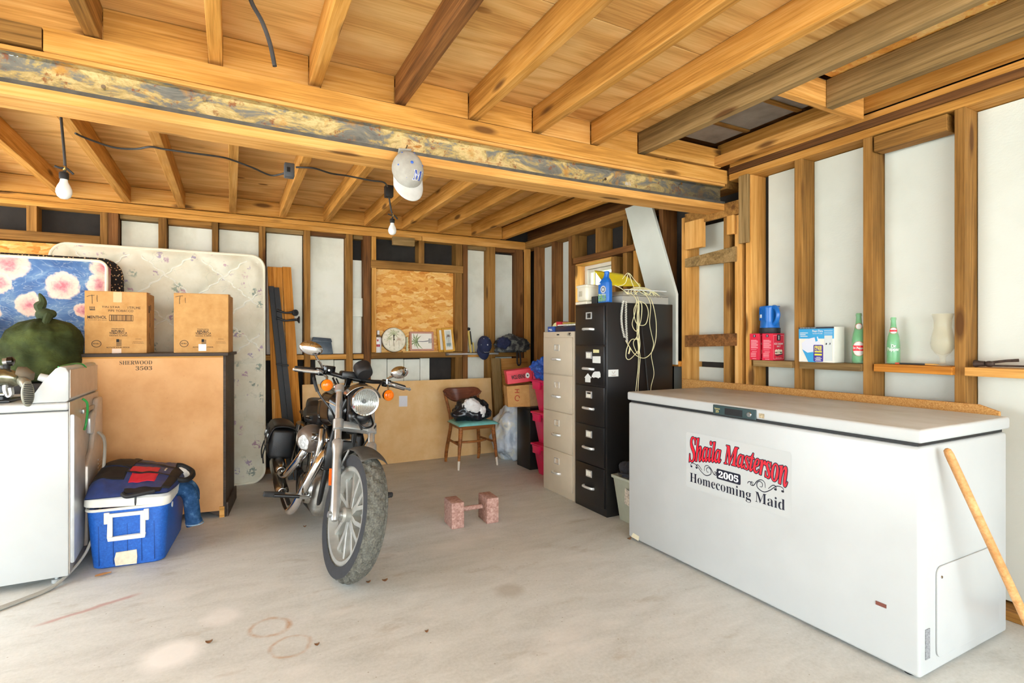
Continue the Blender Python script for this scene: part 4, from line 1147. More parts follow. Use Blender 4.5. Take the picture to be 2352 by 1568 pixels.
print_shape('pale_panel', [rect(0.157, 0.01, 0.046, 0.146)], O_, UU, NN, plain('pale_grey_print', '#d5dcda', 0.6, 0, 0), wfb, 0.0011)
print_shape('pitcher_picture', [[(0.018, 0.11), (0.05, 0.135), (0.118, 0.150), (0.125, 0.125), (0.14, 0.10), (0.10, 0.075), (0.075, 0.055), (0.06, 0.02), (0.05, 0.055), (0.025, 0.07)]], O_, UU, NN, plain('pitcher_white', '#dfe2ee', 0.5, 0, 0), wfb, 0.0013)
print_shape('pitcher_shade', [[(0.022, 0.075), (0.055, 0.055), (0.09, 0.06), (0.105, 0.0), (0.06, 0.0), (0.045, 0.03)]], O_, UU, NN, SKY, wfb, 0.0016)
print_shape('pitcher_spout', [[(0.098, 0.148), (0.112, 0.15), (0.118, 0.125), (0.105, 0.12)]], O_, UU, NN, SKY, wfb, 0.0016)
print_shape('offer_tag', [rrect(0.092, 0.004, 0.058, 0.098, 0.006)], O_, UU, NN, plain('violet_print', '#3b2a94', 0.5, 0, 0), wfb, 0.0019)
YP_ = plain('yellow_print', '#f4e23a', 0.5, 0, 0)
lettering('lettering', 'FREE', O_, UU, NN, (0.099, 0.078, 0.044, 0.018), YP_, wfb, 0.0024, 0, 0.03)
lettering('lettering', 'FILTER', O_, UU, NN, (0.099, 0.068, 0.044, 0.008), YP_, wfb, 0.0024, 0, 0.02)
print_shape('small_print', [rect(0.099, 0.058, 0.044, 0.007), rect(0.099, 0.040, 0.044, 0.010)], O_, UU, NN, YP_, wfb, 0.0024)
print_shape('small_print', [rect(0.110, 0.028, 0.025, 0.003), rect(0.100, 0.022, 0.042, 0.003), rect(0.106, 0.016, 0.030, 0.003), rect(0.102, 0.010, 0.036, 0.003)], O_, UU, NN, MAG, wfb, 0.0024)
print_shape('diagram', [disc(0.169, 0.108, 0.004, 0.006, 10), disc(0.190, 0.110, 0.003, 0.005, 10), rect(0.160, 0.104, 0.008, 0.002), rect(0.182, 0.104, 0.010, 0.002)], O_, UU, NN, NAVY, wfb, 0.0015)

GREENG = NT('green_bottle_glass'); GREENG.color(lin('#7fcf92')); GREENG.set(rough=0.06, Alpha=0.38)
GREENG = GREENG.m
def soda(label, y, sc_, kind, z):
    t_ = thing('soda_bottle', label, 'bottle', (3.095, y, z), 0, 'green soda bottles on the wall ledge')
    pr_ = [(0.001, 0.004), (0.026, 0.0), (0.0325, 0.003), (0.0345, 0.012), (0.0345, 0.115), (0.0335, 0.135), (0.029, 0.165), (0.021, 0.195), (0.0155, 0.225), (0.0135, 0.255), (0.0135, 0.262), (0.0155, 0.264), (0.0155, 0.274), (0.0135, 0.279), (0.011, 0.279), (0.011, 0.255), (0.018, 0.195), (0.026, 0.165), (0.031, 0.12), (0.031, 0.014), (0.001, 0.012)]
    MB().lathe([(r * sc_, h * sc_) for r, h in pr_], None, 36).build('glass', GREENG, t_)
    ang0 = math.atan2(-y, -3.095)
    def wrap(polys, rr, name, mat):
        b_ = MB()
        for p in polys:
            n2 = 10
            vs2 = []
            for (x, zz) in p:
                a = ang0 + x / rr
                vs2.append((rr * math.cos(a), rr * math.sin(a), zz))
            b_._add(vs2, [tuple(range(len(vs2)))])
        return b_.build(name, mat, t_, smooth=0, weld=False)
    def fine_disc(cx, cz, rx, rz, n2=8):
        out = []
        for i in range(n2 * 2):
            x0 = -rx + rx * i / n2; x1 = -rx + rx * (i + 1) / n2
            h0 = rz * math.sqrt(max(0, 1 - (x0 / rx) ** 2)); h1 = rz * math.sqrt(max(0, 1 - (x1 / rx) ** 2))
            out.append([(cx + x0, cz - h0), (cx + x1, cz - h1), (cx + x1, cz + h1), (cx + x0, cz + h0)])
        return out
    def fine_rect(x, z0, w_, h_, n2=8): return [rect(x + w_ * i / n2, z0, w_ / n2, h_) for i in range(n2)]
    def wraptext(body, x, z0, w_, h_, rr, mat):
        o, _ = lettering('lettering', body, (0, 0, 0), (1, 0, 0), (0, -1, 0), (x, z0, w_, h_), mat, t_, 0.0, 0, 0.03)
        for v in o.data.vertices:
            a = ang0 + v.co.x / rr
            v.co = Vector((rr * math.cos(a), rr * math.sin(a), v.co.z))
    if kind == 1:
        wrap(fine_disc(0, 0.082 * sc_, 0.033, 0.040), 0.0349 * sc_, 'label_rim', RED)
        wrap(fine_disc(0, 0.082 * sc_, 0.0315, 0.0385), 0.0352 * sc_, 'label', MAG)
        wrap(fine_rect(-0.032, 0.070 * sc_, 0.064, 0.030), 0.0355 * sc_, 'label_band', RED)
        wraptext('Dr Pepper', -0.031, 0.0755 * sc_, 0.062, 0.017, 0.0360 * sc_, MAG)
        wrap(fine_disc(0, 0.205 * sc_, 0.0175, 0.0165), 0.0215 * sc_, 'neck_label_rim', RED)
        wrap(fine_disc(0, 0.205 * sc_, 0.0155, 0.0145), 0.0219 * sc_, 'neck_label', MAG)
    else:
        wraptext('Dr', -0.010, 0.098 * sc_, 0.022, 0.017, 0.0352 * sc_, MAG)
        wraptext('Pepper', -0.030, 0.072 * sc_, 0.060, 0.024, 0.0352 * sc_, MAG)
        wrap(fine_disc(0, 0.198 * sc_, 0.0185, 0.0175), 0.0232 * sc_, 'neck_label_rim', RED)
        wrap(fine_disc(0, 0.198 * sc_, 0.0165, 0.0155), 0.0235 * sc_, 'neck_label', MAG)
        wrap(fine_rect(-0.0165, 0.193 * sc_, 0.033, 0.010), 0.0238 * sc_, 'neck_band', RED)
    return t_
soda('taller green soda bottle with a round red and white label', 1.727, 1.0, 1, LZ)
soda('shorter green soda bottle with white lettering on the glass', 1.552, 0.88, 2, 1.1225)
CLR = NT('amber_clear_glass'); CLR.color(lin('#e9dfb8')); CLR.set(rough=0.04, Alpha=0.14)
hg = thing('hurricane_glass', 'clear glass hurricane lamp chimney beside the nearest stud', 'glass', (3.085, 1.327, 1.1225))
MB().lathe([(0.001, 0.002), (0.040, 0.0), (0.040, 0.004), (0.014, 0.012), (0.011, 0.03), (0.014, 0.045), (0.030, 0.060), (0.046, 0.085), (0.050, 0.110), (0.044, 0.150), (0.036, 0.190), (0.037, 0.225), (0.046, 0.255), (0.0445, 0.255), (0.0355, 0.225), (0.0345, 0.190), (0.0425, 0.150), (0.0485, 0.110), (0.0445, 0.086), (0.029, 0.063), (0.001, 0.05)], None, 36).build('chimney', CLR.m, hg)
pc = thing('pencil', 'black and orange pencil lying on the orange ledge', 'pencil', (3.06, 1.42, 1.1275))
MB().cyl((0, 0.085, 0), (0, -0.03, 0), 0.0042, 0.0042, 6).build('barrel', BLACK_MATTE, pc)
MB().cyl((0, 0.105, 0), (0, 0.085, 0), 0.0043, 0.0043, 6).build('band', plain('red_orange_paint', '#d6451e', 0.4, 0, 0), pc)
MB().tube([(0, -0.03, 0), (0, -0.075, 0), (0, -0.095, 0)], [0.0042, 0.0042, 0.0006], 6).build('tip', plain('yellow_pencil', '#d79a2a', 0.4, 0, 0), pc)
IRON = plain('dark_rusty_iron', '#4a3a32', 0.6, 0.4, 0.35, 60, 0.3, 200)
hm = thing('hammer', 'old ball peen hammer lying on the pale ledge', 'hammer', (3.06, 1.14, 1.1225))
MB().tube([(0.0, 0.052, 0.017), (0.0, 0.046, 0.017), (0.0, 0.03, 0.017), (0, 0.012, 0.017)], [0.016, 0.017, 0.013, 0.012], 16).sphere((0, -0.004, 0.017), (0.014, 0.02, 0.014)).build('head', IRON, hm)
MB().tube([(0.0, 0.012, 0.020), (0.03, -0.05, 0.032), (0.05, -0.09, 0.036)], [0.006, 0.006, 0.007], 8).build('handle', IRON, hm)
sd = thing('screwdriver', 'dark worn screwdriver lying on the pale ledge beside the hammer', 'screwdriver', (3.055, 0.98, 1.1225))
MB().tube([(0, 0.16, 0.01), (0, 0.02, 0.012)], 0.004, 8).build('blade', IRON, sd)
MB().tube([(0, 0.03, 0.012), (0, 0.015, 0.013), (0, -0.02, 0.014), (0, -0.08, 0.014), (0, -0.09, 0.013)], [0.006, 0.011, 0.0135, 0.0125, 0.006], 12).build('grip', BLACK_MATTE, sd)
# ================================================================== LEFT SIDE
# ---- clothes dryer seen from its side, back to the right
dr = thing('clothes_dryer', 'white clothes dryer with its grey metal back turned to the dresser', 'dryer', (-1.075, 3.815, 0))
DX, DY = 0.34, 0.34
MB().rbox((-DX, -DY, 0.04), (DX, DY, 0.885), 0.008, 2).build('cabinet_body', WHITE, dr)
MB().rbox((-DX, -DY, 0.889), (DX, DY, 0.930), 0.010, 3).build('top_panel', WHITE, dr)
cons = [(DX - 0.165, 0.931), (DX - 0.01, 0.931), (DX, 0.94), (DX, 1.08), (DX - 0.012, 1.108), (DX - 0.035, 1.114), (DX - 0.055, 1.102), (DX - 0.10, 1.045), (DX - 0.145, 0.965)]
Mxz = Matrix(((1, 0, 0, 0), (0, 0, 1, 0), (0, 1, 0, 0), (0, 0, 0, 1)))
MB().prism(cons, 2 * DY - 0.01, Matrix.Translation((0, -DY + 0.005, 0)) @ Mxz).build('console', WHITE, dr, bevel=0.006)
TAPE = plain('brown_packing_tape', '#b6a796', 0.25, 0.1, 0.08, 20)
GALV = NT('dull_galvanised_back'); n_ = GALV.noise(GALV.coord(), 12, 4, 0.6)
GALV.color(GALV.ramp(n_, [(0.3, '#b1a598'), (0.7, '#c4b9ad')])); GALV.set(rough=0.35, metal=0.35)
GALV = GALV.m
MB().box((DX, -DY + 0.02, 0.95), (DX + 0.004, DY - 0.03, 1.095)).build('console_back', GALV, dr, smooth=0, bevel=0.001)
MB().box((DX, -DY + 0.006, 0.05), (DX + 0.004, DY - 0.006, 0.93)).build('back_panel', GALV, dr, smooth=0, bevel=0.001)
# raised lobes of the pressed back panel
for pts in ([(-0.335, 0.10), (-0.13, 0.12), (-0.10, 0.30), (-0.10, 0.68), (-0.20, 0.83), (-0.335, 0.87)], [(0.02, 0.80), (0.13, 0.84), (0.17, 0.76), (0.12, 0.69), (0.03, 0.71)]):
    MB().prism(pts, 0.022, Matrix(((0, 0, 1, DX + 0.002), (1, 0, 0, 0), (0, 1, 0, 0), (0, 0, 0, 1)))).build('pressed_rib', plain('pale_pressed_steel', '#c3c6c8', 0.35, 0.35, 0.1, 10), dr, bevel=0.010)
b = MB().prism([(-0.08, 0.10), (0.30, 0.10), (0.30, 0.90), (0.18, 0.90), (0.05, 0.62), (-0.08, 0.55)], 0.03, Matrix(((0, 0, 1, DX + 0.002), (1, 0, 0, 0), (0, 1, 0, 0), (0, 0, 0, 1))))
b.build('rear_cover', GALV, dr, bevel=0.012)
for k in range(8):
    MB().box((DX + 0.030, 0.16, 0.36 + 0.024 * k), (DX + 0.036, 0.27, 0.370 + 0.024 * k)).build('vent_louver', GALV, dr, smooth=0, bevel=0.002)
MB().rbox((DX + 0.002, -0.10, 0.84), (DX + 0.018, 0.28, 0.865), 0.004, 2).build('hinge_strip', NICKEL, dr)
MB().cyl((DX - 0.08, -0.30, 1.045), (DX - 0.125, -0.30, 1.062), 0.022, 0.019, 20).build('knob', WHITE, dr)
GREEN = plain('green_wire_tie', '#2fa04a', 0.4, 0, 0.05)
MB().tube(smoothpts([V(DX + 0.012, -0.11, 0.925), V(DX + 0.03, -0.10, 0.90), V(DX + 0.028, -0.085, 0.84), V(DX + 0.02, -0.075, 0.78), V(DX + 0.016, -0.09, 0.75)], 6), 0.006, 8).build('ground_wire', GREEN, dr)
MB().tube(smoothpts([V(DX - 0.05, -0.30, 1.110), V(DX - 0.03, -0.1, 1.119), V(DX - 0.012, 0.0, 1.112), V(DX + 0.006, 0.01, 1.09)], 6), 0.004, 6).build('top_wire', GREEN, dr)
MB().box((DX - 0.12, -DY - 0.0015, 1.075), (DX - 0.03, -DY + 0.12, 1.132)).build('tape_patch', TAPE, dr, smooth=0) if False else None
for x in (-DX + 0.06, DX - 0.06):
    for y in (-DY + 0.06, DY - 0.06):
        MB().cyl((x, y, 0), (x, y, 0.018), 0.022, 0.022, 14).cyl((x, y, 0.018), (x, y, 0.045), 0.009, 0.009, 10).build('foot', WHITE, dr)
CORDG = plain('grey_flat_cord', '#a8a59c', 0.5, 0, 0.06)
q = [V(-0.70, 3.97, 0.70), V(-0.665, 3.93, 0.66), V(-0.652, 3.86, 0.56), V(-0.655, 3.80, 0.40), V(-0.66, 3.74, 0.25), V(-0.685, 3.64, 0.12), V(-0.73, 3.55, 0.05), V(-0.79, 3.44, 0.012), V(-0.87, 3.35, 0.010), V(-0.98, 3.26, 0.010), V(-1.15, 3.16, 0.010), V(-1.5, 3.05, 0.010)]
q = [v - Vector((-1.075, 3.815, 0)) for v in smoothpts(q, 6)]
for k in range(3):
    MB().tube([v + V(0.0, 0.011 * (k - 1) , 0) for v in q], 0.0068, 8).build('power_cord', CORDG, dr)

# ---- machine with a foot pedal sitting on the dryer
pm = thing('pedal_machine', 'greasy metal machine with a slotted pedal on top of the dryer', 'machine', (-1.02, 3.66, 0.9305))
BRASS = plain('greasy_steel', '#9a9a84', 0.25, 0.9, 0.3, 18)
PED = plain('grey_pedal', '#8f8c7c', 0.4, 0.5, 0.2, 20)
def at_pm(px, py, Y=3.60): return onY(px, py, Y) - Vector((-1.02, 3.66, 0.9305))
MB().tube([at_pm(-60, 872), at_pm(14, 864), at_pm(34, 870), at_pm(42, 884)], [0.045, 0.045, 0.040, 0.020], 18).build('motor_housing', BRASS, pm)
MB().tube([at_pm(40, 855), at_pm(52, 856), at_pm(66, 864), at_pm(70, 874)], [0.030, 0.034, 0.030, 0.014], 16).build('pulley_cover', plain('brown_cap', '#6d5f4c', 0.7, 0, 0.15), pm)
c0, c1 = at_pm(64, 900, 3.52), at_pm(56, 900, 3.54)
ax = (c0 - c1).normalized()
b = MB()
Rm = (Vector((0.55, -0.83, 0.05))).normalized().to_track_quat('Z', 'Y').to_matrix().to_4x4()
Mp = Matrix.Translation(at_pm(62, 904, 3.455)) @ Rm
b.prism(disc(0, 0, 0.026, 0.064, 28), 0.014, Mp @ Matrix.Rotation(0.0, 4, 'Z'))
b.build('pedal_plate', PED, pm, bevel=0.003)
for k in range(11):
    y = -0.046 + 0.0092 * k
    w_ = 0.020 * math.sqrt(max(0.1, 1 - (y / 0.062) ** 2))
    MB().box((-w_, y - 0.0022, 0.0142), (w_, y + 0.0022, 0.0165), Mp).build('pedal_slot', BLACK_MATTE, pm, smooth=0)
MB().tube([at_pm(48, 872), at_pm(58, 880, 3.50), at_pm(62, 890, 3.475)], [0.02, 0.024, 0.018], 12).build('pedal_arm', PED, pm)
MB().tube([at_pm(8, 832), at_pm(30, 829)], [0.020, 0.020], 16).build('spindle', NICKEL, pm)
MB().tube([at_pm(18, 830), at_pm(30, 829), at_pm(34, 829)], [0.0235, 0.0235, 0.012], 16).build('spindle_cap', BLACK, pm)
MB().tube([at_pm(12, 838), at_pm(14, 852), at_pm(12, 866)], [0.022, 0.016, 0.02], 14).build('column', BLACK_SATIN, pm)
MB().tube(smoothpts([at_pm(14, 872), at_pm(12, 892), at_pm(18, 910), at_pm(26, 905), at_pm(24, 890)], 5), 0.012, 10).build('crank', CHROME_DULL, pm)
MB().tube([at_pm(-60, 905), at_pm(10, 906)], 0.010, 10).build('rod', CHROME_DULL, pm)
MB().rbox((-0.36, -0.09, 0.0), (0.03, 0.12, 0.014), 0.004, 2).build('base_plate', BLACK_SATIN, pm)
MB().cyl((-0.02, -0.02, 0.014), (-0.02, -0.02, 0.10), 0.03, 0.024, 16).cyl((-0.2, -0.02, 0.014), (-0.2, -0.02, 0.11), 0.03, 0.024, 16).build('pedestal', BLACK_SATIN, pm)
MB().tube([at_pm(46, 850), at_pm(52, 849)], 0.004, 6).build('brass_pin', plain('brass', '#c8a860', 0.3, 0.8, 0.1), pm)

# ---- dark trunk carrying an olive laundry sack
tr = thing('steamer_chest', 'dark storage chest behind the dryer under the olive sack', 'trunk', (-1.10, 4.52, 0))
TRK = plain('dark_trunk', '#221f1e', 0.5, 0, 0.3, 12)
MB().rbox((-0.32, -0.26, 0), (0.17, 0.26, 0.90), 0.012, 2).build('trunk_body', TRK, tr)
MB().rbox((-0.33, -0.27, 0.90), (0.18, 0.27, 0.985), 0.012, 2).build('lid', TRK, tr)
b = MB(); b.box((-0.33, -0.272, 0.86), (0.18, -0.262, 0.875)); b.build('metal_band', NICKEL, tr, smooth=0)
OLIVE = NT('olive_cloth'); n_ = OLIVE.noise(OLIVE.coord(), 7, 5, 0.6)
OLIVE.color(OLIVE.ramp(n_, [(0.3, '#252b14'), (0.5, '#343c1d'), (0.72, '#4c5529')])); OLIVE.bump(OLIVE.noise(OLIVE.vmap(OLIVE.coord(), (5, 5, 11)), 1.0, 5, 0.6, 1.6), 0.45, 0.04); OLIVE.set(rough=0.85, spec=0.2)
sk = thing('laundry_sack', 'full olive green cloth sack knotted at the top', 'sack', (-1.055, 4.42, 0.985))
def sackf(u, v):
    a = 2 * PI * u
    prof_ = [(0.0, 0.001), (0.0, 0.12), (0.012, 0.175), (0.06, 0.205), (0.15, 0.212), (0.25, 0.203), (0.325, 0.178), (0.375, 0.12), (0.40, 0.045)]
    i = v * (len(prof_) - 1); k = min(int(i), len(prof_) - 2); f = i - k
    z = prof_[k][0] * (1 - f) + prof_[k + 1][0] * f
    r = prof_[k][1] * (1 - f) + prof_[k + 1][1] * f
    c, s_ = math.cos(a), math.sin(a)
    n1 = fbm((c * 1.3, s_ * 1.3, z * 3.0), 1.1, 3) * 0.10
    fold = 0.16 * max(0, v - 0.55) * math.sin(a * 9 + 2 * fbm((c, s_, 3), 1.5, 2)) + 0.045 * mnoise.noise(Vector((c * 1.2, s_ * 1.2, z * 17 + 2.5 * c)))
    rr = r * (1 + n1 + fold)
    return (rr * c * 1.0, rr * s_ * 0.9, z * (1 + 0.06 * fbm((c, s_, 7), 1.0, 2)))
MB().sheet(sackf, 96, 64, closeu=True).build('sack_body', OLIVE.m, sk)
KN = plain('dark_olive_cloth', '#35401f', 0.85, 0, 0.2, 30, 0.2, 260)
MB().sphere((0.005, -0.02, 0.425), (0.048, 0.042, 0.042)).sphere((0.035, -0.02, 0.43), (0.03, 0.03, 0.028)).build('knot', KN, sk)
MB().tube(smoothpts([V(0.0, -0.02, 0.43), V(-0.02, -0.02, 0.47), V(-0.005, -0.02, 0.51), V(-0.022, -0.02, 0.56)], 5), [0.02, 0.021, 0.022, 0.024, 0.026, 0.029, 0.033, 0.031, 0.027, 0.024, 0.02, 0.018, 0.016, 0.012, 0.009, 0.003], 7).build('knot_tail', KN, sk)
MB().tube(smoothpts([V(0.03, -0.045, 0.42), V(0.025, -0.09, 0.37), V(0.03, -0.125, 0.32)], 5), [0.024, 0.024, 0.022, 0.021, 0.02, 0.018, 0.015, 0.012, 0.008, 0.005, 0.002], 8).build('knot_tail', KN, sk)

# ---- carton at the far left behind the sack
CARD = NT('brown_cardboard'); n_ = CARD.noise(CARD.coord(), 14, 4, 0.6)
CARD.color(CARD.ramp(n_, [(0.3, '#bd8a50'), (0.7, '#d0a065')])); CARD.set(rough=0.8, spec=0.2)
CARD = CARD.m
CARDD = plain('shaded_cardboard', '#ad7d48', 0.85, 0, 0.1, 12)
lc = thing('cardboard_box', 'plain brown carton half hidden behind the olive sack', 'box', (-1.68, 4.55, 0))
MB().box((-0.42, -0.2, 0.0), (0.24, 0.27, 0.99)).build('lower_carton', CARDD, lc, smooth=0, bevel=0.003)
MB().box((-0.42, -0.2, 0.993), (0.24, 0.27, 1.41)).build('carton', CARDD, lc, smooth=0, bevel=0.003)
MB().box((-0.42, -0.2015, 0.985), (0.24, -0.2, 1.0)).build('seam_tape', plain('dull_tape', '#8a6a40', 0.5, 0, 0), lc, smooth=0)
GRN = NT('green_print_plastic'); n_ = GRN.noise(GRN.coord(), 14, 3, 0.6)
GRN.color(GRN.ramp(n_, [(0.35, '#3f8f2a'), (0.52, '#7cc03a'), (0.62, '#d8642a'), (0.75, '#4a9a30')])); GRN.set(rough=0.3)
gb = MB().sheet(lambda u, v: (-1.68 + 0.24 * (u - 0.35) * 1.6, 4.45 + 0.25 * (v - 0.2), 1.411 + 0.055 * math.sin(PI * u) * math.sin(PI * v) ** 0.5 * (1 + 0.3 * fbm((u * 4, v * 4, 0)))), 24, 16)
tag(gb.build('plastic_bag', GRN.m, solid=0.004), 'green and orange printed plastic bag lying on the brown carton', 'bag')

# ---- mattresses against the back wall
def mattress(name, label, x0, x1, z1, ybot, ytop, thick, mat, pipemat, cr=0.10, quilt=None, z0=0.0):
    t_ = thing(name, label, 'mattress', ((x0 + x1) / 2, ybot, 0))
    W, Hh = (x1 - x0), z1 - z0
    lean = math.atan2(ytop - ybot, Hh)
    t_.rotation_euler = (-lean, 0, 0)
    nu, nv = 70, 84
    def edge(px, pz):
        """distance inside the rounded rectangle"""
        dx = abs(px) - (W / 2 - cr); dz = abs(pz - z0 - Hh / 2) - (Hh / 2 - cr)
        outside = math.hypot(max(dx, 0), max(dz, 0)) + min(max(dx, dz), 0)
        return cr - outside
    def face(sgn):
        def f(u, v):
            # map the unit square on the rounded rectangle
            x = (u - 0.5) * W; z = z0 + v * Hh
            dx = abs(x) - (W / 2 - cr); dz = abs(z - z0 - Hh / 2) - (Hh / 2 - cr)
            if dx > 0 and dz > 0:
                m_ = max(dx, dz); l_ = math.hypot(dx, dz)
                k = m_ / l_
                x = math.copysign(W / 2 - cr + dx * k, x); z = z0 + Hh / 2 + math.copysign(Hh / 2 - cr + dz * k, v - 0.5)
            e = edge(x, z)
            puff = 0.018 * min(1, max(0, e) / 0.05)
            if quilt: puff += quilt(x, z) * min(1, max(0, e) / 0.06)
            return (x, sgn * (thick / 2 + puff) - thick / 2 if sgn < 0 else thick / 2 - thick / 2 + 0.0, z)
        return f
    b_ = MB()
    b_.sheet(face(-1), nu, nv)
    b_.build('ticking', mat, t_)
    outline = []
    for cx, cz, a0 in ((W / 2 - cr, z0 + Hh - cr, 0), (-W / 2 + cr, z0 + Hh - cr, 90), (-W / 2 + cr, z0 + cr, 180), (W / 2 - cr, z0 + cr, 270)):
        for k in range(9):
            a = math.radians(a0 + 90 * k / 8); outline.append((cx + cr * math.cos(a), cz + cr * math.sin(a)))
    bb = MB()
    r0 = [bb.bm.verts.new((x, -thick, z)) for x, z in outline]; r1 = [bb.bm.verts.new((x, 0.0, z)) for x, z in outline]
    for k in range(len(outline)):
        bb.bm.faces.new((r0[k], r0[(k + 1) % len(outline)], r1[(k + 1) % len(outline)], r1[k]))
    bb.bm.faces.new(r1)
    bb.build('border', pipemat if name == 'leopard' else mat, t_)
    MB().tube([(x, -thick, z) for x, z in outline], 0.011, 8, closed=True).build('piping', pipemat, t_)
    return t_
def floral():
    t = NT('cream_floral_ticking')
    v = t.coord()
    base = t.ramp(t.noise(v, 5, 4, 0.6), [(0.3, '#ddd5bb'), (0.6, '#ebe6d2')])
    dist = t.vmap(t.noise(v, 26, 3, 0.6, 0, 'Color'), (0.07, 0.07, 0.07))
    vd = t.vadd(v, dist)
    c = base
    for sc_, loc, th, cols, seed in [(6.0, (0, 0, 0), 0.30, [(0.0, '#64796f'), (0.5, '#7f9486'), (1.0, '#8aa090')], 0.36), (6.5, (3.3, 1.7, 5.2), 0.27, [(0.0, '#a06f8e'), (0.5, '#c793a4'), (1.0, '#8d7f9f')], 0.38), (7.5, (7.3, 4.7, 1.2), 0.30, [(0.0, '#8a9478'), (0.6, '#aab39a'), (1.0, '#b9a07a')], 0.5), (9.0, (2.1, 8.2, 3.3), 0.26, [(0.0, '#c98aa0'), (1.0, '#9a8ab0')], 0.5)]:
        vo = t.n('ShaderNodeTexVoronoi', feature='F1'); t.put(vo.inputs['Vector'], t.vmap(vd, (1, 0.02, 1), loc)); vo.inputs['Scale'].default_value = sc_
        sp = t.n('ShaderNodeSeparateColor'); t.put(sp.inputs[0], vo.outputs['Color'])
        petal = t.noise(v, 42, 2, 0.5)
        m = t.math('MULTIPLY', t.step(vo.outputs['Distance'], th * 0.7, th, 0.9, 0.0), t.step(petal, 0.46, 0.53))
        m = t.math('MULTIPLY', m, t.step(sp.outputs[1], seed - 0.02, seed + 0.02))
        c = t.mix(t.math('MULTIPLY', m, 0.85), c, t.ramp(sp.outputs[0], cols))
    stem = t.voro(t.vmap(vd, (1, 0.02, 1)), 9, 'DISTANCE_TO_EDGE')
    m = t.math('MULTIPLY', t.step(stem, 0.006, 0.022, 0.22, 0), t.step(t.noise(v, 8, 2, 0.5), 0.52, 0.6))
    c = t.mix(m, c, lin('#9aa58c'))
    t.color(c)
    t.bump(t.noise(v, 60, 3, 0.6), 0.15, 0.004)
    t.set(rough=0.75, spec=0.2)
    return t.m
QP, QZ = 0.42, 1.05
def quiltf(x, z):
    if z < QZ:
        return 0.008 * fbm((x, z, 0), 5, 3)
    a = (x + (z - QZ) * 1.15) / QP; c_ = (x - (z - QZ) * 1.15) / QP
    d = min(abs(a - round(a)), abs(c_ - round(c_)))
    return 0.034 * min(1.0, d / 0.22) ** 0.6 - 0.018 + 0.003 * fbm((x, z, 0), 7, 3)
CREAMP = plain('cream_piping', '#efe9d2', 0.7, 0, 0.05)
mt = mattress('mattress', 'large cream floral quilted mattress standing against the back wall', -1.215, 0.262, 1.985, 5.36, 5.42, 0.20, floral(), CREAMP, 0.11, quiltf)
WELT = plain('white_quilt_cord', '#f3f0e2', 0.8, 0, 0.03)
for sgn in (1, -1):
    for k in range(-4, 5):
        pts = []
        for i in range(121):
            z = QZ + (1.93 - QZ) * i / 120
            x = sgn * (QP * k - (z - QZ) * 1.15) + 0.011 * math.sin(z * 95)
            if abs(x) < 0.70:
                pts.append(V(x, -0.2195 - quiltf(x, z), z))
        if len(pts) > 8:
            MB().tube(pts, 0.007, 6).build('quilt_seam', WELT, mt)
def blue_floral():
    t = NT('blue_peony_ticking')
    v = t.coord()
    n1 = t.noise(t.vmap(v, (3, 1, 6)), 1.0, 4, 0.6, 1.2)
    c = t.ramp(n1, [(0.3, '#2f4f86'), (0.48, '#4a72a8'), (0.58, '#6a8cb4'), (0.68, '#9db4c4'), (0.8, '#5d8fae')])
    w = t.noise(t.vmap(v, (4, 1, 7)), 1.4, 2, 0.5, 2.5)
    c = t.mix(t.step(t.math('ABSOLUTE', t.math('SUBTRACT', w, 0.5)), 0.0, 0.03, 0.45, 0), c, lin('#b9c8d2'))
    return t, v, c
t, v, c = blue_floral()
MBX, MBY = (-1.95 - 0.81) / 2, 5.02
for px, py, r in [(20, 607, 0.12), (145, 658, 0.105), (68, 700, 0.085), (240, 615, 0.085), (228, 655, 0.08), (0, 652, 0.075), (192, 712, 0.055), (-40, 720, 0.1), (230, 760, 0.09)]:
    p = onY(px, py, 4.86)
    pos = (p.x - MBX, 0, p.z)
    d = t.n('ShaderNodeVectorMath', operation='DISTANCE')
    flat = t.n('ShaderNodeVectorMath', operation='MULTIPLY'); t.put(flat.inputs[0], t.vadd(v, t.vmap(t.noise(v, 16, 3, 0.6, 0, 'Color'), (0.07, 0, 0.07), loc=(-0.035, 0, -0.035)))); flat.inputs[1].default_value = (1, 0, 1)
    t.put(d.inputs[0], flat.outputs[0]); d.inputs[1].default_value = pos
    rr = t.math('DIVIDE', d.outputs['Value'], r)
    pet = t.noise(v, 34, 3, 0.6, 0.8)
    col = t.ramp(t.math('ADD', t.math('MULTIPLY', rr, 0.55), t.math('MULTIPLY', pet, 0.6)), [(0.28, '#c76a78'), (0.45, '#e09a9c'), (0.6, '#f0c3b4'), (0.85, '#f3dcc8')])
    c = t.mix(t.step(rr, 0.86, 1.0, 1, 0), c, col)
t.color(c); t.set(rough=0.6)
bm_ = mattress('mattress', 'blue mattress printed with pink peonies at the far left', -1.95, -0.81, 1.825, 5.02, 5.03, 0.16, t.m, CREAMP, 0.055, lambda x, z: 0.006 * fbm((x, z, 1), 4, 3))
t = NT('leopard_print'); v = t.coord()
vo = t.voro(v, 62); n_ = t.noise(v, 90, 3, 0.6)
t.color(t.ramp(t.math('ADD', vo, t.math('MULTIPLY', n_, 0.3)), [(0.3, '#e0c9a4'), (0.42, '#b98f58'), (0.5, '#241a14'), (0.7, '#1a1412')])); t.set(rough=0.9)
mattress('mattress', 'leopard print foam mattress tucked behind the blue one', -1.9, -0.745, 1.86, 5.13, 5.15, 0.095, t.m, t.m, 0.13)

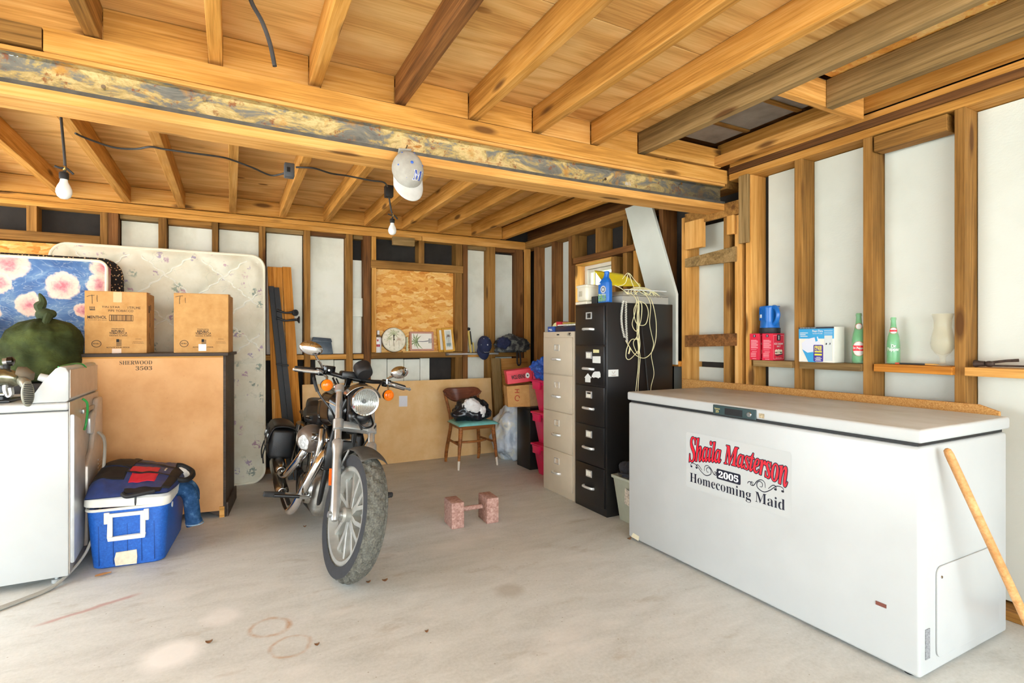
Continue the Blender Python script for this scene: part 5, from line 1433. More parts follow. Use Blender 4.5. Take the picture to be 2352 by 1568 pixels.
# ---- dresser turned back to front, two cartons on it
ds = thing('dresser', 'wooden dresser turned with its tan hardboard back to the room', 'dresser', (-0.035, 4.285, 0), math.radians(-7))
DW = 0.855
HARD = NT('tan_hardboard'); v = HARD.coord(); n_ = HARD.noise(v, 3.5, 5, 0.6)
c = HARD.ramp(n_, [(0.3, '#cd955e'), (0.55, '#dda872'), (0.75, '#e3b27e')])
sp = HARD.voro(v, 22); c = HARD.mix(HARD.step(sp, 0.03, 0.06, 0.5, 0), c, lin('#8a5c30'))
HARD.color(c); HARD.set(rough=0.7, spec=0.25)
DKW = wood('dark_walnut', '#5c4a3c', '#483a30', '#2c231d', (1, 1), 0.5, False)
MB().box((-DW, 0.0, 0.045), (-0.012, 0.008, 1.135)).build('back_panel', HARD.m, ds, smooth=0, bevel=0.001)
MB().box((-0.012, -0.006, 0.0), (0.005, 0.44, 1.135)).build('side_panel', DKW, ds, smooth=0, bevel=0.002)
MB().box((-DW - 0.015, -0.006, 0.0), (-DW, 0.44, 1.135)).build('side_panel', DKW, ds, smooth=0, bevel=0.002)
MB().box((-DW - 0.03, -0.012, 1.136), (0.02, 0.47, 1.158)).build('top_board', DKW, ds, smooth=0, bevel=0.003)
MB().box((-DW, -0.006, 1.125), (-0.013, 0.0, 1.137)).build('top_rail', WOOD_NEW, ds, smooth=0)
MB().box((-DW, 0.425, 0.08), (-0.012, 0.44, 1.135)).build('front_panel', DKW, ds, smooth=0)
MB().box((0.005, 0.0, 0.0), (0.02, 0.46, 0.10)).build('plinth', DKW, ds, smooth=0, bevel=0.004)
MB().box((-0.035, -0.012, 0.0), (-0.004, -0.0065, 0.075)).build('corner_block', WOOD_NEW, ds, smooth=0)
MB().prism([(-0.10, 0.045), (-0.035, 0.0), (-0.035, 0.045)], 0.012, Matrix.Translation((0, 0.0005, 0)) @ Mxz).build('corner_bracket', DKW, ds, smooth=0)
FADED = plain('faded_black_stencil', '#5f4a34', 0.8, 0, 0.3, 40)
lettering('stencil', '𝐒𝐇𝐄𝐑𝐖𝐎𝐎𝐃', (0, 0, 0), (1, 0, 0), (0, -1, 0), (-0.625, 1.083, 0.185, 0.027), FADED, ds, 0.0010)
lettering('stencil', '𝟑𝟓𝟎𝟑', (0, 0, 0), (1, 0, 0), (0, -1, 0), (-0.535, 1.045, 0.095, 0.027), FADED, ds, 0.0010)
def carton(name, label, cx, w, dpt, h, rz, full, y):
    t_ = thing(name, label, 'box', (cx, y, 1.1585), rz, 'tobacco cartons on the dresser')
    MB().box((-w / 2, 0, 0), (w / 2, dpt, h)).build('carton_body', CARD, t_, smooth=0, bevel=0.003)
    b_ = MB().hexa([(-w / 2, 0.002, h), (w / 2, 0.002, h), (w / 2, dpt / 2 - 0.002, h + 0.004), (-w / 2, dpt / 2 - 0.002, h + 0.004), (-w / 2, 0.002, h + 0.003), (w / 2, 0.002, h + 0.003), (w / 2, dpt / 2 - 0.002, h + 0.008), (-w / 2, dpt / 2 - 0.002, h + 0.008)])
    b_.build('top_flap', CARD, t_, smooth=0)
    O_, UU, NN = (-w / 2, 0, 0), (1, 0, 0), (0, -1, 0)
    P_ = lambda x, y_, ww, hh: (x * w, y_ * h, ww * w, hh * h)
    def tx(s_, x, y_, ww, hh, off=0.0): lettering('lettering', s_, O_, UU, NN, P_(x, y_, ww, hh), INK, t_, 0.0008, 0, off)
    tx('Distributed by', 0.425, 0.388, 0.21, 0.022, 0.02)
    tx('REPUBLIC', 0.422, 0.345, 0.215, 0.036, 0.025)
    tx('TOBACCO L.P.', 0.388, 0.308, 0.29, 0.036, 0.025)
    tx('Glenview, IL 60025', 0.388, 0.276, 0.29, 0.022, 0.02)
    tx('ROTATE YOUR STOCK', 0.345, 0.085, 0.375, 0.020, 0.02)
    for xx, yy, ww in [(0.81, 0.225, 0.10), (0.77, 0.180, 0.17), (0.76, 0.158, 0.19)]:
        tx('NOT FOR RESALE' if ww < 0.11 else 'Sale only allowed in the' if yy > 0.17 else 'in the United States', xx, yy, ww, 0.014)
    ring = []
    for k in range(28):
        a0, a1 = 2 * PI * k / 28, 2 * PI * (k + 1) / 28
        rx, ry = 0.078 * w, 0.058 * h; w2 = 0.0035
        cx_, cy_ = 0.185 * w, 0.155 * h
        ring.append([(cx_ + rx * math.cos(a0), cy_ + ry * math.sin(a0)), (cx_ + (rx - w2) * math.cos(a0), cy_ + (ry - w2) * math.sin(a0)), (cx_ + (rx - w2) * math.cos(a1), cy_ + (ry - w2) * math.sin(a1)), (cx_ + rx * math.cos(a1), cy_ + ry * math.sin(a1))])
    print_shape('oval_logo', ring, O_, UU, NN, INK, t_, 0.0008)
    tx('REPUBLIC', 0.13, 0.148, 0.11, 0.020, 0.02)
    fl = [rect(0.50 * w, (0.12 + 0.012 * k) * h, 0.085 * w, 0.006 * h) for k in range(9)] + [rect(0.50 * w, 0.185 * h, 0.045 * w, 0.045 * h)]
    print_shape('flag_logo', fl, O_, UU, NN, INK, t_, 0.0008)
    if full:
        tx('TIN STAR', 0.27, 0.735, 0.29, 0.032); tx('1TPLME', 0.685, 0.725, 0.21, 0.040); tx('PIPE TOBACCO', 0.372, 0.675, 0.405, 0.036)
        tx('MENTHOL', 0.045, 0.56, 0.30, 0.048, 0.015)
        tx('12 COUNT 6OZ BAGS', 0.05, 0.532, 0.30, 0.014)
        bar = [rect(0.385 * w, 0.525 * h, 0.385 * w, 0.004), rect(0.385 * w, 0.618 * h, 0.385 * w, 0.004), rect(0.385 * w, 0.525 * h, 0.003, 0.095 * h), rect(0.767 * w, 0.525 * h, 0.003, 0.095 * h)]
        x = 0.415
        rs = random.Random(5)
        while x < 0.735:
            ww = rs.choice([0.005, 0.010, 0.016]); bar.append(rect(x * w, 0.528 * h, ww * w, 0.09 * h)); x += ww + rs.choice([0.006, 0.012, 0.01])
        print_shape('barcode_bars', bar, O_, UU, NN, plain('brown_black_print', '#5a4028', 0.8, 0, 0), t_, 0.0008)
        print_shape('stamp', [rect(0.08 * w, 0.695 * h, 0.085 * w, 0.006)] + [rect((0.08 + 0.022 * k) * w, 0.715 * h, 0.010 * w, 0.04 * h) for k in range(4)], O_, UU, NN, INK, t_, 0.0008)
        pen = stroke2d([(0.035 * w, 0.91 * h), (0.085 * w, 0.93 * h), (0.155 * w, 0.935 * h)], 0.003) + stroke2d([(0.115 * w, 0.945 * h), (0.118 * w, 0.88 * h), (0.12 * w, 0.80 * h)], 0.0028) + stroke2d([(0.195 * w, 0.94 * h), (0.192 * w, 0.88 * h), (0.20 * w, 0.83 * h)], 0.0028)
        # side print
        lettering('lettering', 'MENTHOL', (w / 2, 0.03, 0.18), (0, 0, 1), (1, 0, 0), (0, -0.10, 0.10, 0.03), INK, t_, 0.0008, 0, 0.02)
        print_shape('side_print', [rect(0.06, 0.28, 0.05, 0.05), rect(0.13, 0.30, 0.03, 0.04), rect(0.08, 0.06, 0.012, 0.08), rect(0.13, 0.05, 0.01, 0.05)], (w / 2, 0, 0), (0, 1, 0), (1, 0, 0), plain('brown_black_print', '#5a4028'), t_, 0.0008)
        MB().box((0.45 * w - w / 2, -0.0006, 0.83 * h), (0.59 * w - w / 2, 0.0, h)).build('tape', plain('amber_tape', '#d99a4a', 0.15, 0, 0.05), t_, smooth=0)
        MB().box((0.43 * w - w / 2, -0.0006, 0.0), (0.58 * w - w / 2, 0.0, 0.075 * h)).build('tape', plain('clear_tape', '#cfa478', 0.12, 0, 0.05), t_, smooth=0)
    else:
        pen = stroke2d([(0.03 * w, 0.94 * h), (0.10 * w, 0.955 * h), (0.165 * w, 0.96 * h)], 0.003) + stroke2d([(0.115 * w, 0.955 * h), (0.10 * w, 0.88 * h), (0.105 * w, 0.82 * h)], 0.0028) + stroke2d([(0.205 * w, 0.93 * h), (0.21 * w, 0.84 * h)], 0.0028)
        MB().box((0.445 * w - w / 2, -0.0012, 0.03 * h), (0.585 * w - w / 2, 0.0, 0.145 * h)).build('clear_label', plain('white_label', '#efe8dc', 0.2, 0, 0.15, 60), t_, smooth=0)
    print_shape('pen_mark', pen, O_, UU, NN, INK, t_, 0.0008)
    return t_
carton('carton', 'brown menthol pipe tobacco carton on the left of the dresser top', -0.685, 0.345, 0.30, 0.415, math.radians(-2), True, 4.44)
carton('carton', 'brown tobacco carton with a plain upper face on the dresser right end', -0.183, 0.338, 0.28, 0.415, math.radians(-6), False, 4.36)

# ---- cooler with a bag on its lid
cl = thing('cooler', 'blue plastic cooler with a white lid beside the dryer', 'cooler', (-0.505, 3.58, 0), math.radians(-5))
CBLUE = NT('blue_cooler_plastic'); v = CBLUE.coord(); n_ = CBLUE.noise(v, 90, 4, 0.7)
CBLUE.color(CBLUE.ramp(n_, [(0.3, '#1450a6'), (0.6, '#1e62bf'), (0.8, '#4a82cc')])); CBLUE.set(rough=0.5); CBLUE.bump(n_, 0.2, 0.002)
CBLUE = CBLUE.m
CW, CL_, CH = 0.19, 0.62, 0.325
b = MB()
def cool_ring(z, g, r=0.05):
    out = []
    for cx, cy, a0 in ((CW + g - r, CL_ + g - r, 0), (-CW - g + r, CL_ + g - r, 90), (-CW - g + r, -g + r, 180), (CW + g - r, -g + r, 270)):
        for k in range(6):
            a = math.radians(a0 + 90 * k / 5); out.append((cx + r * math.cos(a), cy + r * math.sin(a), z))
    return out
zs = [(0.0, -0.030), (0.006, -0.022), (0.10, -0.014), (CH, 0.0), (CH, -0.02), (0.03, -0.045)]
rg = [[b.bm.verts.new(p) for p in cool_ring(z, g)] for z, g in zs]
for a, e in zip(rg, rg[1:]):
    n2 = len(a)
    for k in range(n2): b.bm.faces.new((a[k], a[(k + 1) % n2], e[(k + 1) % n2], e[k]))
b.bm.faces.new(rg[0][::-1]); b.bm.faces.new(rg[-1])
b.build('cooler_body', CBLUE, cl)
for x in (-0.13, -0.065, 0.0, 0.065, 0.125):
    MB().box((x - 0.0012, 0.0015, 0.02), (x + 0.0012, 0.01, CH - 0.012), Matrix.Rotation(math.radians(2.2), 4, 'X') @ Matrix.Translation((0, 0.013, 0))).build('body_groove', plain('dark_blue_groove', '#0f3c80', 0.6, 0, 0), cl, smooth=0)
WPL = plain('aged_white_plastic', '#e9e5da', 0.45, 0, 0.06, 14)
b = MB(); b.tube([p for p in cool_ring(CH + 0.001, 0.002)], 0.008, 8, closed=True); b.build('rim', WPL, cl)
Ml = Matrix.Translation((0, 0, CH + 0.012)) @ Matrix.Rotation(math.radians(3.0), 4, 'Y') @ Matrix.Rotation(math.radians(1.0), 4, 'X')
b = MB()
zl = [(0.010, 0.0), (0.0, 0.012), (0.045, 0.014), (0.058, 0.004)]
rg = [[b.bm.verts.new(Ml @ Vector(p)) for p in cool_ring(z, g)] for z, g in [(0.0, 0.006), (0.004, 0.012), (0.044, 0.012), (0.056, 0.0)]]
for a, e in zip(rg, rg[1:]):
    n2 = len(a)
    for k in range(n2): b.bm.faces.new((a[k], a[(k + 1) % n2], e[(k + 1) % n2], e[k]))
b.bm.faces.new(rg[0][::-1]); b.bm.faces.new(rg[-1])
b.build('lid', WPL, cl)
hb = MB()
for lo, hi in [((-0.085, -0.012, 0.155), (0.085, 0.0, 0.178)), ((-0.085, -0.012, 0.285), (0.085, 0.0, 0.305)), ((-0.085, -0.012, 0.178), (-0.063, 0.0, 0.285)), ((0.063, -0.012, 0.178), (0.085, 0.0, 0.285))]:
    hb.box(lo, hi)
hb.box((-0.103, -0.010, 0.25), (-0.078, 0.012, 0.312)); hb.box((0.078, -0.010, 0.25), (0.103, 0.012, 0.312))
hb.build('handle', WPL, cl, smooth=0, bevel=0.003)
MB()._add
b = MB().prism([(-0.055, 0.012), (0.042, 0.010), (0.045, 0.05), (0.042, 0.088), (-0.052, 0.085), (-0.06, 0.05)], 0.006, Matrix.Translation((0, 0.012, 0)) @ Matrix.Rotation(math.radians(2), 4, 'X') @ Mxz)
b.build('drain_patch', plain('exposed_foam', '#e4d9bf', 0.9, 0, 0.12, 30), cl, smooth=0)
MB().cyl((CW - 0.002, 0.14, 0.285), (CW + 0.002, 0.14, 0.285), 0.016, 0.016, 14).build('side_sticker', MAG, cl)
# insulated bag lying on the lid
BGN = plain('navy_nylon', '#2f4480', 0.5, 0, 0.15, 20, 0.2, 300)
BGR = plain('red_nylon', '#d8213f', 0.55, 0, 0.08, 20)
BGB = plain('black_webbing', '#1b1a1c', 0.7, 0, 0.2, 40)
bg = thing('tool_bag', 'flattened navy, black and red nylon bag lying on the cooler', 'bag', (-0.50, 3.56, CH + 0.071), math.radians(-5))
BW, BL = 0.215, 0.60
def bagz(u, v):
    x = (u - 0.5) * 2; y = v
    e = max(0.0, (1 - abs(x) ** 6)) * max(0.0, 1 - (2 * v - 1) ** 8)
    ridge = 0.05 * math.sin(PI * min(1, v * 1.05)) * (1 - 0.5 * x)
    return 0.004 + e ** 0.5 * (0.018 + ridge + 0.010 * fbm((x * 2, y * 3, 1), 1.4, 3) + 0.10 * v * (0.6 - 0.4 * x))
def bagp(u, v, dz=0.0):
    x = (u - 0.5) * 2
    xx = x * BW * (1.0 - 0.12 * abs(2 * v - 1) ** 3)
    return (xx, -0.01 + v * BL, bagz(u, v) + dz)
b = MB().sheet(lambda u, v: bagp(u, v), 44, 48)
b.sheet(lambda u, v: (bagp(u, v)[0], bagp(u, v)[1], 0.001), 44, 48)
b.build('bag_body', BGN, bg)
def bagpatch(name, mat, u0, u1, v0, v1, dz=0.0025, skew=0.0):
    MB().sheet(lambda a, c_: bagp(u0 + (u1 - u0) * a + skew * c_, v0 + (v1 - v0) * c_, dz), 14, 14).build(name, mat, bg, solid=0.002)
bagpatch('black_panel', BGB, 0.03, 0.42, 0.42, 0.80)
bagpatch('black_panel', BGB, 0.02, 0.40, 0.20, 0.40)
bagpatch('red_panel', BGR, 0.42, 0.74, 0.34, 0.47, 0.0035)
bagpatch('red_panel', BGR, 0.46, 0.76, 0.16, 0.31, 0.0035)
bagpatch('webbing', BGB, 0.38, 0.97, 0.315, 0.335, 0.006, 0.02)
bagpatch('webbing', BGB, 0.42, 0.99, 0.575, 0.615, 0.006)
bagpatch('webbing', BGB, 0.34, 0.42, 0.45, 0.85, 0.005)
bagpatch('edge_binding', BGB, 0.88, 0.985, 0.05, 0.93, 0.005)
bagpatch('edge_binding', BGB, 0.45, 0.90, 0.005, 0.06, 0.005)
MB().sheet(lambda a, c_: bagp(0.80 + 0.02 * a, 0.40 + 0.10 * c_, 0.006), 2, 6).build('maker_tag', MAG, bg, solid=0.001)
MB().tube(smoothpts([V(0.17, 0.20, 0.03), V(0.215, 0.19, 0.02), V(0.25, 0.22, 0.012), V(0.265, 0.30, 0.015), V(0.25, 0.37, 0.03), V(0.20, 0.39, 0.06), V(0.17, 0.38, 0.07)], 6), 0.016, 8).build('carry_strap', BGB, bg)
MB().tube(smoothpts([V(-0.02, -0.015, 0.02), V(0.005, -0.03, 0.005), V(0.06, -0.035, 0.012), V(0.13, -0.02, 0.02)], 6), 0.012, 8).build('loose_strap', BGB, bg)
MB().tube([V(0.045, -0.036, 0.0), V(0.045, -0.040, -0.03), V(0.045, -0.040, -0.045)], [0.005, 0.005, 0.003], 8).build('zip_pull', BLACK_SATIN, bg)
# jeans hanging out of the cooler side
JEAN = NT('blue_denim'); v = JEAN.coord(); n_ = JEAN.noise(v, 24, 4, 0.6)
JEAN.color(JEAN.ramp(n_, [(0.3, '#1f3a5c'), (0.55, '#33567f'), (0.75, '#6b8fb0')])); JEAN.bump(JEAN.noise(v, 300, 2), 0.3, 0.002); JEAN.set(rough=0.9, spec=0.1)
je = thing('jeans', 'blue denim jeans hanging over the far side of the cooler', 'jeans', (-0.30, 3.86, 0.0))
MB().tube(smoothpts([V(0.0, 0.0, 0.335), V(0.045, 0.0, 0.33), V(0.075, 0.01, 0.28), V(0.085, 0.015, 0.21), V(0.092, 0.02, 0.13), V(0.10, 0.02, 0.10)], 6), [0.045] * 10 + [0.043] * 15 + [0.047] * 6, 16).build('trouser_leg', JEAN.m, je)
MB().tube(smoothpts([V(-0.04, 0.03, 0.345), V(0.04, 0.05, 0.345), V(0.08, 0.06, 0.30), V(0.085, 0.065, 0.24)], 6), 0.042, 14).build('trouser_leg', JEAN.m, je)
MB().tube([(0.10 + 0.048 * math.cos(a), 0.02 + 0.048 * math.sin(a), 0.103) for a in [2 * PI * k / 16 for k in range(16)]], 0.004, 6, closed=True).build('hem', plain('pale_denim_hem', '#8fa8bd', 0.9, 0, 0.2, 60), je)
jug = thing('plastic_jug', 'milky white plastic jug lying behind the bag on the cooler', 'jug', (-0.30, 3.93, 0.36))
MB().tube([V(-0.14, 0.05, 0.045), V(-0.13, 0.05, 0.048), V(0.03, 0.0, 0.052), V(0.055, -0.008, 0.052), V(0.065, -0.01, 0.052)], [0.03, 0.045, 0.045, 0.03, 0.018], 18).build('jug_body', plain('milky_plastic', '#e6e6e2', 0.35, 0, 0.04), jug)
MB().cyl((0.065, -0.01, 0.052), (0.082, -0.015, 0.052), 0.02, 0.02, 14).build('cap', WPL, jug)
lf = MB().sheet(lambda u, v: (lambda p: (p.x + (u - 0.5) * 0.07, p.y + (v - 0.5) * 0.035 * math.sin(PI * min(0.98, u + 0.1)), 0.003 + 0.012 * abs(v - 0.5) + 0.008 * u * u))(onZ(237, 1322, 0)), 10, 6)
tag(lf.build('dry_leaf', plain('dry_leaf', '#c08a54', 0.8, 0, 0.15, 40), solid=0.001), 'curled dry brown leaf on the floor before the cooler', 'leaf')
# ================================================================== MOTORCYCLE
bk = thing('motorcycle', 'black cruiser motorcycle parked on its side stand facing the camera', 'motorcycle', (0.515, 3.63, 0.0), rot=(math.radians(-8), 0, math.radians(-90)))
AX = V(0.76, 0, 0.333)
ra = V(-0.5, 0, 0.866)          # along the fork
rf = V(0.866, 0, 0.5)           # ahead of the fork
HEAD = AX - rf * 0.055
STEER = Matrix.Translation(HEAD) @ Matrix.Rotation(math.radians(8.5), 4, ra) @ Matrix.Translation(-HEAD)
def FK(s, y=0.0, f=0.0): return AX + ra * s + rf * f + V(0, y, 0)
GRIME = plain('dusty_black_metal', '#4a4640', 0.6, 0.2, 0.3, 12)
ENG = plain('dull_engine_metal', '#8d8a84', 0.4, 0.8, 0.2, 25)
LEATHER = plain('black_leather', '#17171a', 0.42, 0, 0.2, 25, 0.25, 140)
GLOSS = plain('black_gloss', '#0d0d0f')
TIRE = NT('worn_tyre_rubber'); v = TIRE.coord(); n_ = TIRE.noise(v, 110, 5, 0.65)
TIRE.color(TIRE.ramp(n_, [(0.32, '#4c4b49'), (0.52, '#646259'), (0.75, '#7f7c74')])); TIRE.set(rough=0.85, spec=0.2); TIRE.bump(TIRE.noise(v, 160, 3, 0.6), 0.3, 0.003)
TIREW = plain('tyre_sidewall', '#2c2d31', 0.7, 0, 0.15, 30)
def wheel(prefix, c, R, w, rr, rimmat, spokes, M, yaw_axis='y'):
    """tyre and cast rim; axle along local Y"""
    My = M @ Matrix.Translation(c) @ Matrix.Rotation(PI / 2, 4, 'X')
    n = 144
    prof_ = [(rr, -w * 0.40), (rr + 0.010, -w * 0.47), (rr + (R - rr) * 0.45, -w * 0.53), (rr + (R - rr) * 0.72, -w * 0.50), (R - 0.020, -w * 0.40), (R - 0.008, -w * 0.27), (R - 0.002, -w * 0.13), (R, 0), (R - 0.002, w * 0.13), (R - 0.008, w * 0.27), (R - 0.020, w * 0.40), (rr + (R - rr) * 0.72, w * 0.50), (rr + (R - rr) * 0.45, w * 0.53), (rr + 0.010, w * 0.47), (rr, w * 0.40)]
    b = MB()
    cols = []
    for k in range(n):
        a = 2 * PI * k / n
        col = []
        for i, (r, z) in enumerate(prof_):
            g = 0.0
            if i in (4, 5, 6) and (k + 2 * i) % 6 in (0, 1): g = 0.009
            if i in (8, 9, 10) and (k - 2 * i + 3) % 6 in (0, 1): g = 0.009
            if i == 7 and k % 6 in (0, 1): g = 0.006
            r2 = r - g
            col.append(b.bm.verts.new(My @ Vector((r2 * math.cos(a), r2 * math.sin(a), z))))
        cols.append(col)
    for k in range(n):
        a_, e_ = cols[k], cols[(k + 1) % n]
        for i in range(len(prof_) - 1):
            b.bm.faces.new((a_[i], e_[i], e_[i + 1], a_[i + 1]))
    wo = b.build(prefix + '_tyre', TIRE.m, bk, smooth=14)
    for sg in (-1, 1):
        MB().lathe([(rr + 0.004, sg * (w * 0.47 + 0.001)), (rr + (R - rr) * 0.45, sg * (w * 0.53 + 0.001)), (rr + (R - rr) * 0.70, sg * (w * 0.50 + 0.0015))], My, 72).build('sidewall', TIREW, wo)
    b = MB().lathe([(rr + 0.004, -w * 0.40), (rr - 0.004, -w * 0.44), (rr - 0.020, -w * 0.42), (rr - 0.026, -w * 0.22), (rr - 0.034, 0), (rr - 0.026, w * 0.22), (rr - 0.020, w * 0.42), (rr - 0.004, w * 0.44), (rr + 0.004, w * 0.40)], My, 72)
    rim = b.build(prefix + '_rim', rimmat, bk)
    MB().lathe([(0.010, -w * 0.62), (0.032, -w * 0.62), (0.040, -w * 0.5), (0.034, -w * 0.3), (0.034, w * 0.3), (0.040, w * 0.5), (0.032, w * 0.62), (0.010, w * 0.62)], My, 32).build('hub', rimmat, rim)
    for k in range(spokes):
        a = 2 * PI * k / spokes
        R2 = Matrix.Rotation(a, 4, 'Z')
        bb = MB()
        s0, s1 = 0.0145, 0.011
        rm = rr * 0.45
        off = 0.014 if k % 2 else -0.014
        for (xa, ya, ha), (xb, yb, hb_) in (((0.030, 0, 0.022), (rm * 0.8, off, 0.020)), ((rm * 0.8, off, 0.020), (rr - 0.022, 0.0, 0.016))):
            bb._add([(xa, ya - s0, -ha), (xa, ya + s0, -ha), (xa, ya + s1, ha), (xa, ya - s1, ha), (xb, yb - s0, -hb_), (xb, yb + s0, -hb_), (xb, yb + s1, hb_), (xb, yb - s1, hb_)],
                    [(0, 1, 2, 3), (4, 7, 6, 5), (0, 4, 5, 1), (1, 5, 6, 2), (2, 6, 7, 3), (3, 7, 4, 0)], My @ R2)
        bb.build('spoke', rimmat, rim, smooth=0, bevel=0.002)
    return wo, rim
RIMM = plain('silver_cast_wheel', '#b4b4ae', 0.36, 0.45, 0.08, 20)
wheel('front', AX, 0.333, 0.105, 0.245, RIMM, 13, STEER)
wheel('rear', V(-0.76, 0, 0.315), 0.315, 0.135, 0.215, RIMM, 13, Matrix())
# fork
for sg in (-1, 1):
    y = 0.098 * sg
    leg = MB().tube([FK(-0.035, y), FK(-0.03, y), FK(0.0, y), FK(0.12, y), FK(0.33, y), FK(0.36, y), FK(0.395, y), FK(0.405, y)], [0.010, 0.018, 0.0245, 0.0235, 0.0245, 0.030, 0.030, 0.024], 24).xform(STEER).build('fork_slider', ALU_CAST, bk)
    MB().tube([FK(0.40, y), FK(0.72, y)], 0.0195, 20).xform(STEER).build('fork_tube', ALU, bk)
    MB().tube([FK(0.462, y), FK(0.467, y), FK(0.522, y), FK(0.527, y)], [0.022, 0.030, 0.030, 0.022], 20).xform(STEER).build('clamp_collar', ALU_CAST, bk)
    MB().tube([FK(0.695, y), FK(0.70, y), FK(0.735, y), FK(0.742, y)], [0.022, 0.028, 0.028, 0.016], 20).xform(STEER).build('fork_cap', ALU_CAST, bk)
    MB().tube([FK(0.0, y - 0.035, 0), FK(0.0, y + 0.035, 0)], 0.016, 14).xform(STEER).build('axle_clamp', ALU_CAST, leg)
    MB().tube([FK(0.26, y), FK(0.26, y - 0.03 * sg, -0.02), FK(0.26, y - 0.05 * sg, -0.02)], 0.009, 10).xform(STEER).build('fender_stud', ALU_CAST, leg)
    MB().box((-0.004, -0.007, -0.045), (0.004, 0.007, 0.045), STEER @ Matrix.Translation(FK(0.20, y + 0.026 * sg, -0.016)) @ Matrix.Rotation(math.radians(-30), 4, 'Y')).build('side_reflector', plain('orange_reflector', '#e0641c', 0.25, 0, 0), leg, smooth=0)
def quad_block(p, sx, sy, sz, M=Matrix(), rake=-30):
    return M @ Matrix.Translation(p) @ Matrix.Rotation(math.radians(rake), 4, 'Y') @ Matrix.Diagonal((sx, sy, sz, 1))
MB().rbox((-0.5, -0.5, -0.5), (0.5, 0.5, 0.5), 0.08, 2, quad_block(FK(0.495, 0, -0.012), 0.055, 0.20, 0.042, STEER)).build('lower_triple_clamp', ALU_CAST, bk)
MB().rbox((-0.5, -0.5, -0.5), (0.5, 0.5, 0.5), 0.08, 2, quad_block(FK(0.715, 0, -0.012), 0.06, 0.20, 0.030, STEER)).build('upper_triple_clamp', BLACK_SATIN, bk)
MB().tube([FK(0.48, 0, -0.055), FK(0.74, 0, -0.055)], 0.028, 16).build('steering_head', BLACK_SATIN, bk)
# front fender
fen = MB()
def fenf(u, v):
    a = math.radians(66 + 84 * u)
    yy = (v - 0.5) * 0.14
    r = 0.357 - 0.028 * (2 * v - 1) ** 2 * 1.0
    return STEER @ (AX + V(r * math.cos(a), yy, r * math.sin(a)))
fen.sheet(fenf, 30, 10)
fen.build('front_fender', GRIME, bk, solid=0.003)
for sg in (-1, 1):
    MB().tube([FK(0.26, sg * 0.07, -0.02), STEER.inverted() @ Vector(fenf(0.45, 0.5 + 0.48 * sg))], 0.006, 8).xform(STEER).build('fender_stay', ALU, bk)
# brake disc (bike's right)
b = MB().lathe([(0.075, -0.0025), (0.145, -0.0025), (0.145, 0.0025), (0.075, 0.0025)], STEER @ Matrix.Translation(AX + V(0, 0.065, 0)) @ Matrix.Rotation(PI / 2, 4, 'X'), 48, closed=True)
b.build('brake_disc', CHROME_DULL, bk)
# headlight
HL = STEER @ FK(0.60, 0, 0.125)
HM = Matrix.Translation(HL) @ Matrix.Rotation(math.radians(11), 4, 'Z') @ Matrix.Rotation(PI / 2 + math.radians(3), 4, 'Y')
hl = MB().lathe([(0.001, -0.115), (0.035, -0.108), (0.062, -0.075), (0.074, -0.03), (0.078, 0.0), (0.080, 0.012), (0.076, 0.020)], HM, 40).build('headlight_shell', BLACK_SATIN, bk)
MB().lathe([(0.080, 0.008), (0.0815, 0.018), (0.078, 0.026), (0.070, 0.024), (0.069, 0.014)], HM, 40).build('trim_ring', CHROME, hl)
REFL = NT('fluted_headlight'); v = REFL.coord()
fl = REFL.n('ShaderNodeTexWave', wave_type='BANDS', bands_direction='Y'); REFL.put(fl.inputs['Vector'], v); fl.inputs['Scale'].default_value = 26; fl.inputs['Distortion'].default_value = 1.5
REFL.color(lin('#d2d6d2')); REFL.set(rough=0.12, metal=0.85); REFL.bump(fl.outputs['Fac'], 0.8, 0.01)
MB().lathe([(0.069, 0.014), (0.055, 0.004), (0.03, -0.006), (0.012, -0.010), (0.001, -0.010)], HM, 40).build('reflector', REFL.m, hl)
MB().lathe([(0.013, -0.008), (0.013, 0.006), (0.009, 0.012), (0.001, 0.013)], HM, 20).build('bulb_shield', BLACK_SATIN, hl)
LENS = NT('headlight_lens'); LENS.color((0.9, 0.95, 0.95, 1)); LENS.set(rough=0.03, Alpha=0.12)
MB().lathe([(0.0695, 0.018), (0.05, 0.026), (0.025, 0.031), (0.001, 0.0325)], HM, 40).build('lens', LENS.m, hl)
# visor bracket over the headlight
vz = MB()
def visf(u, v):
    a = math.radians(-75 + 150 * u)
    p0 = STEER @ FK(0.74, 0.105 * math.sin(a), 0.02 + 0.05 * v)
    r = 0.094
    return HM @ Vector((-(r * math.cos(a)) * (1 - 0.1 * v), r * math.sin(a) * 1.12, -0.075 + 0.06 * v + 0.02 * math.cos(a)))
vz.sheet(visf, 24, 5)
vz.build('headlight_visor', CHROME_DULL, bk, solid=0.004)
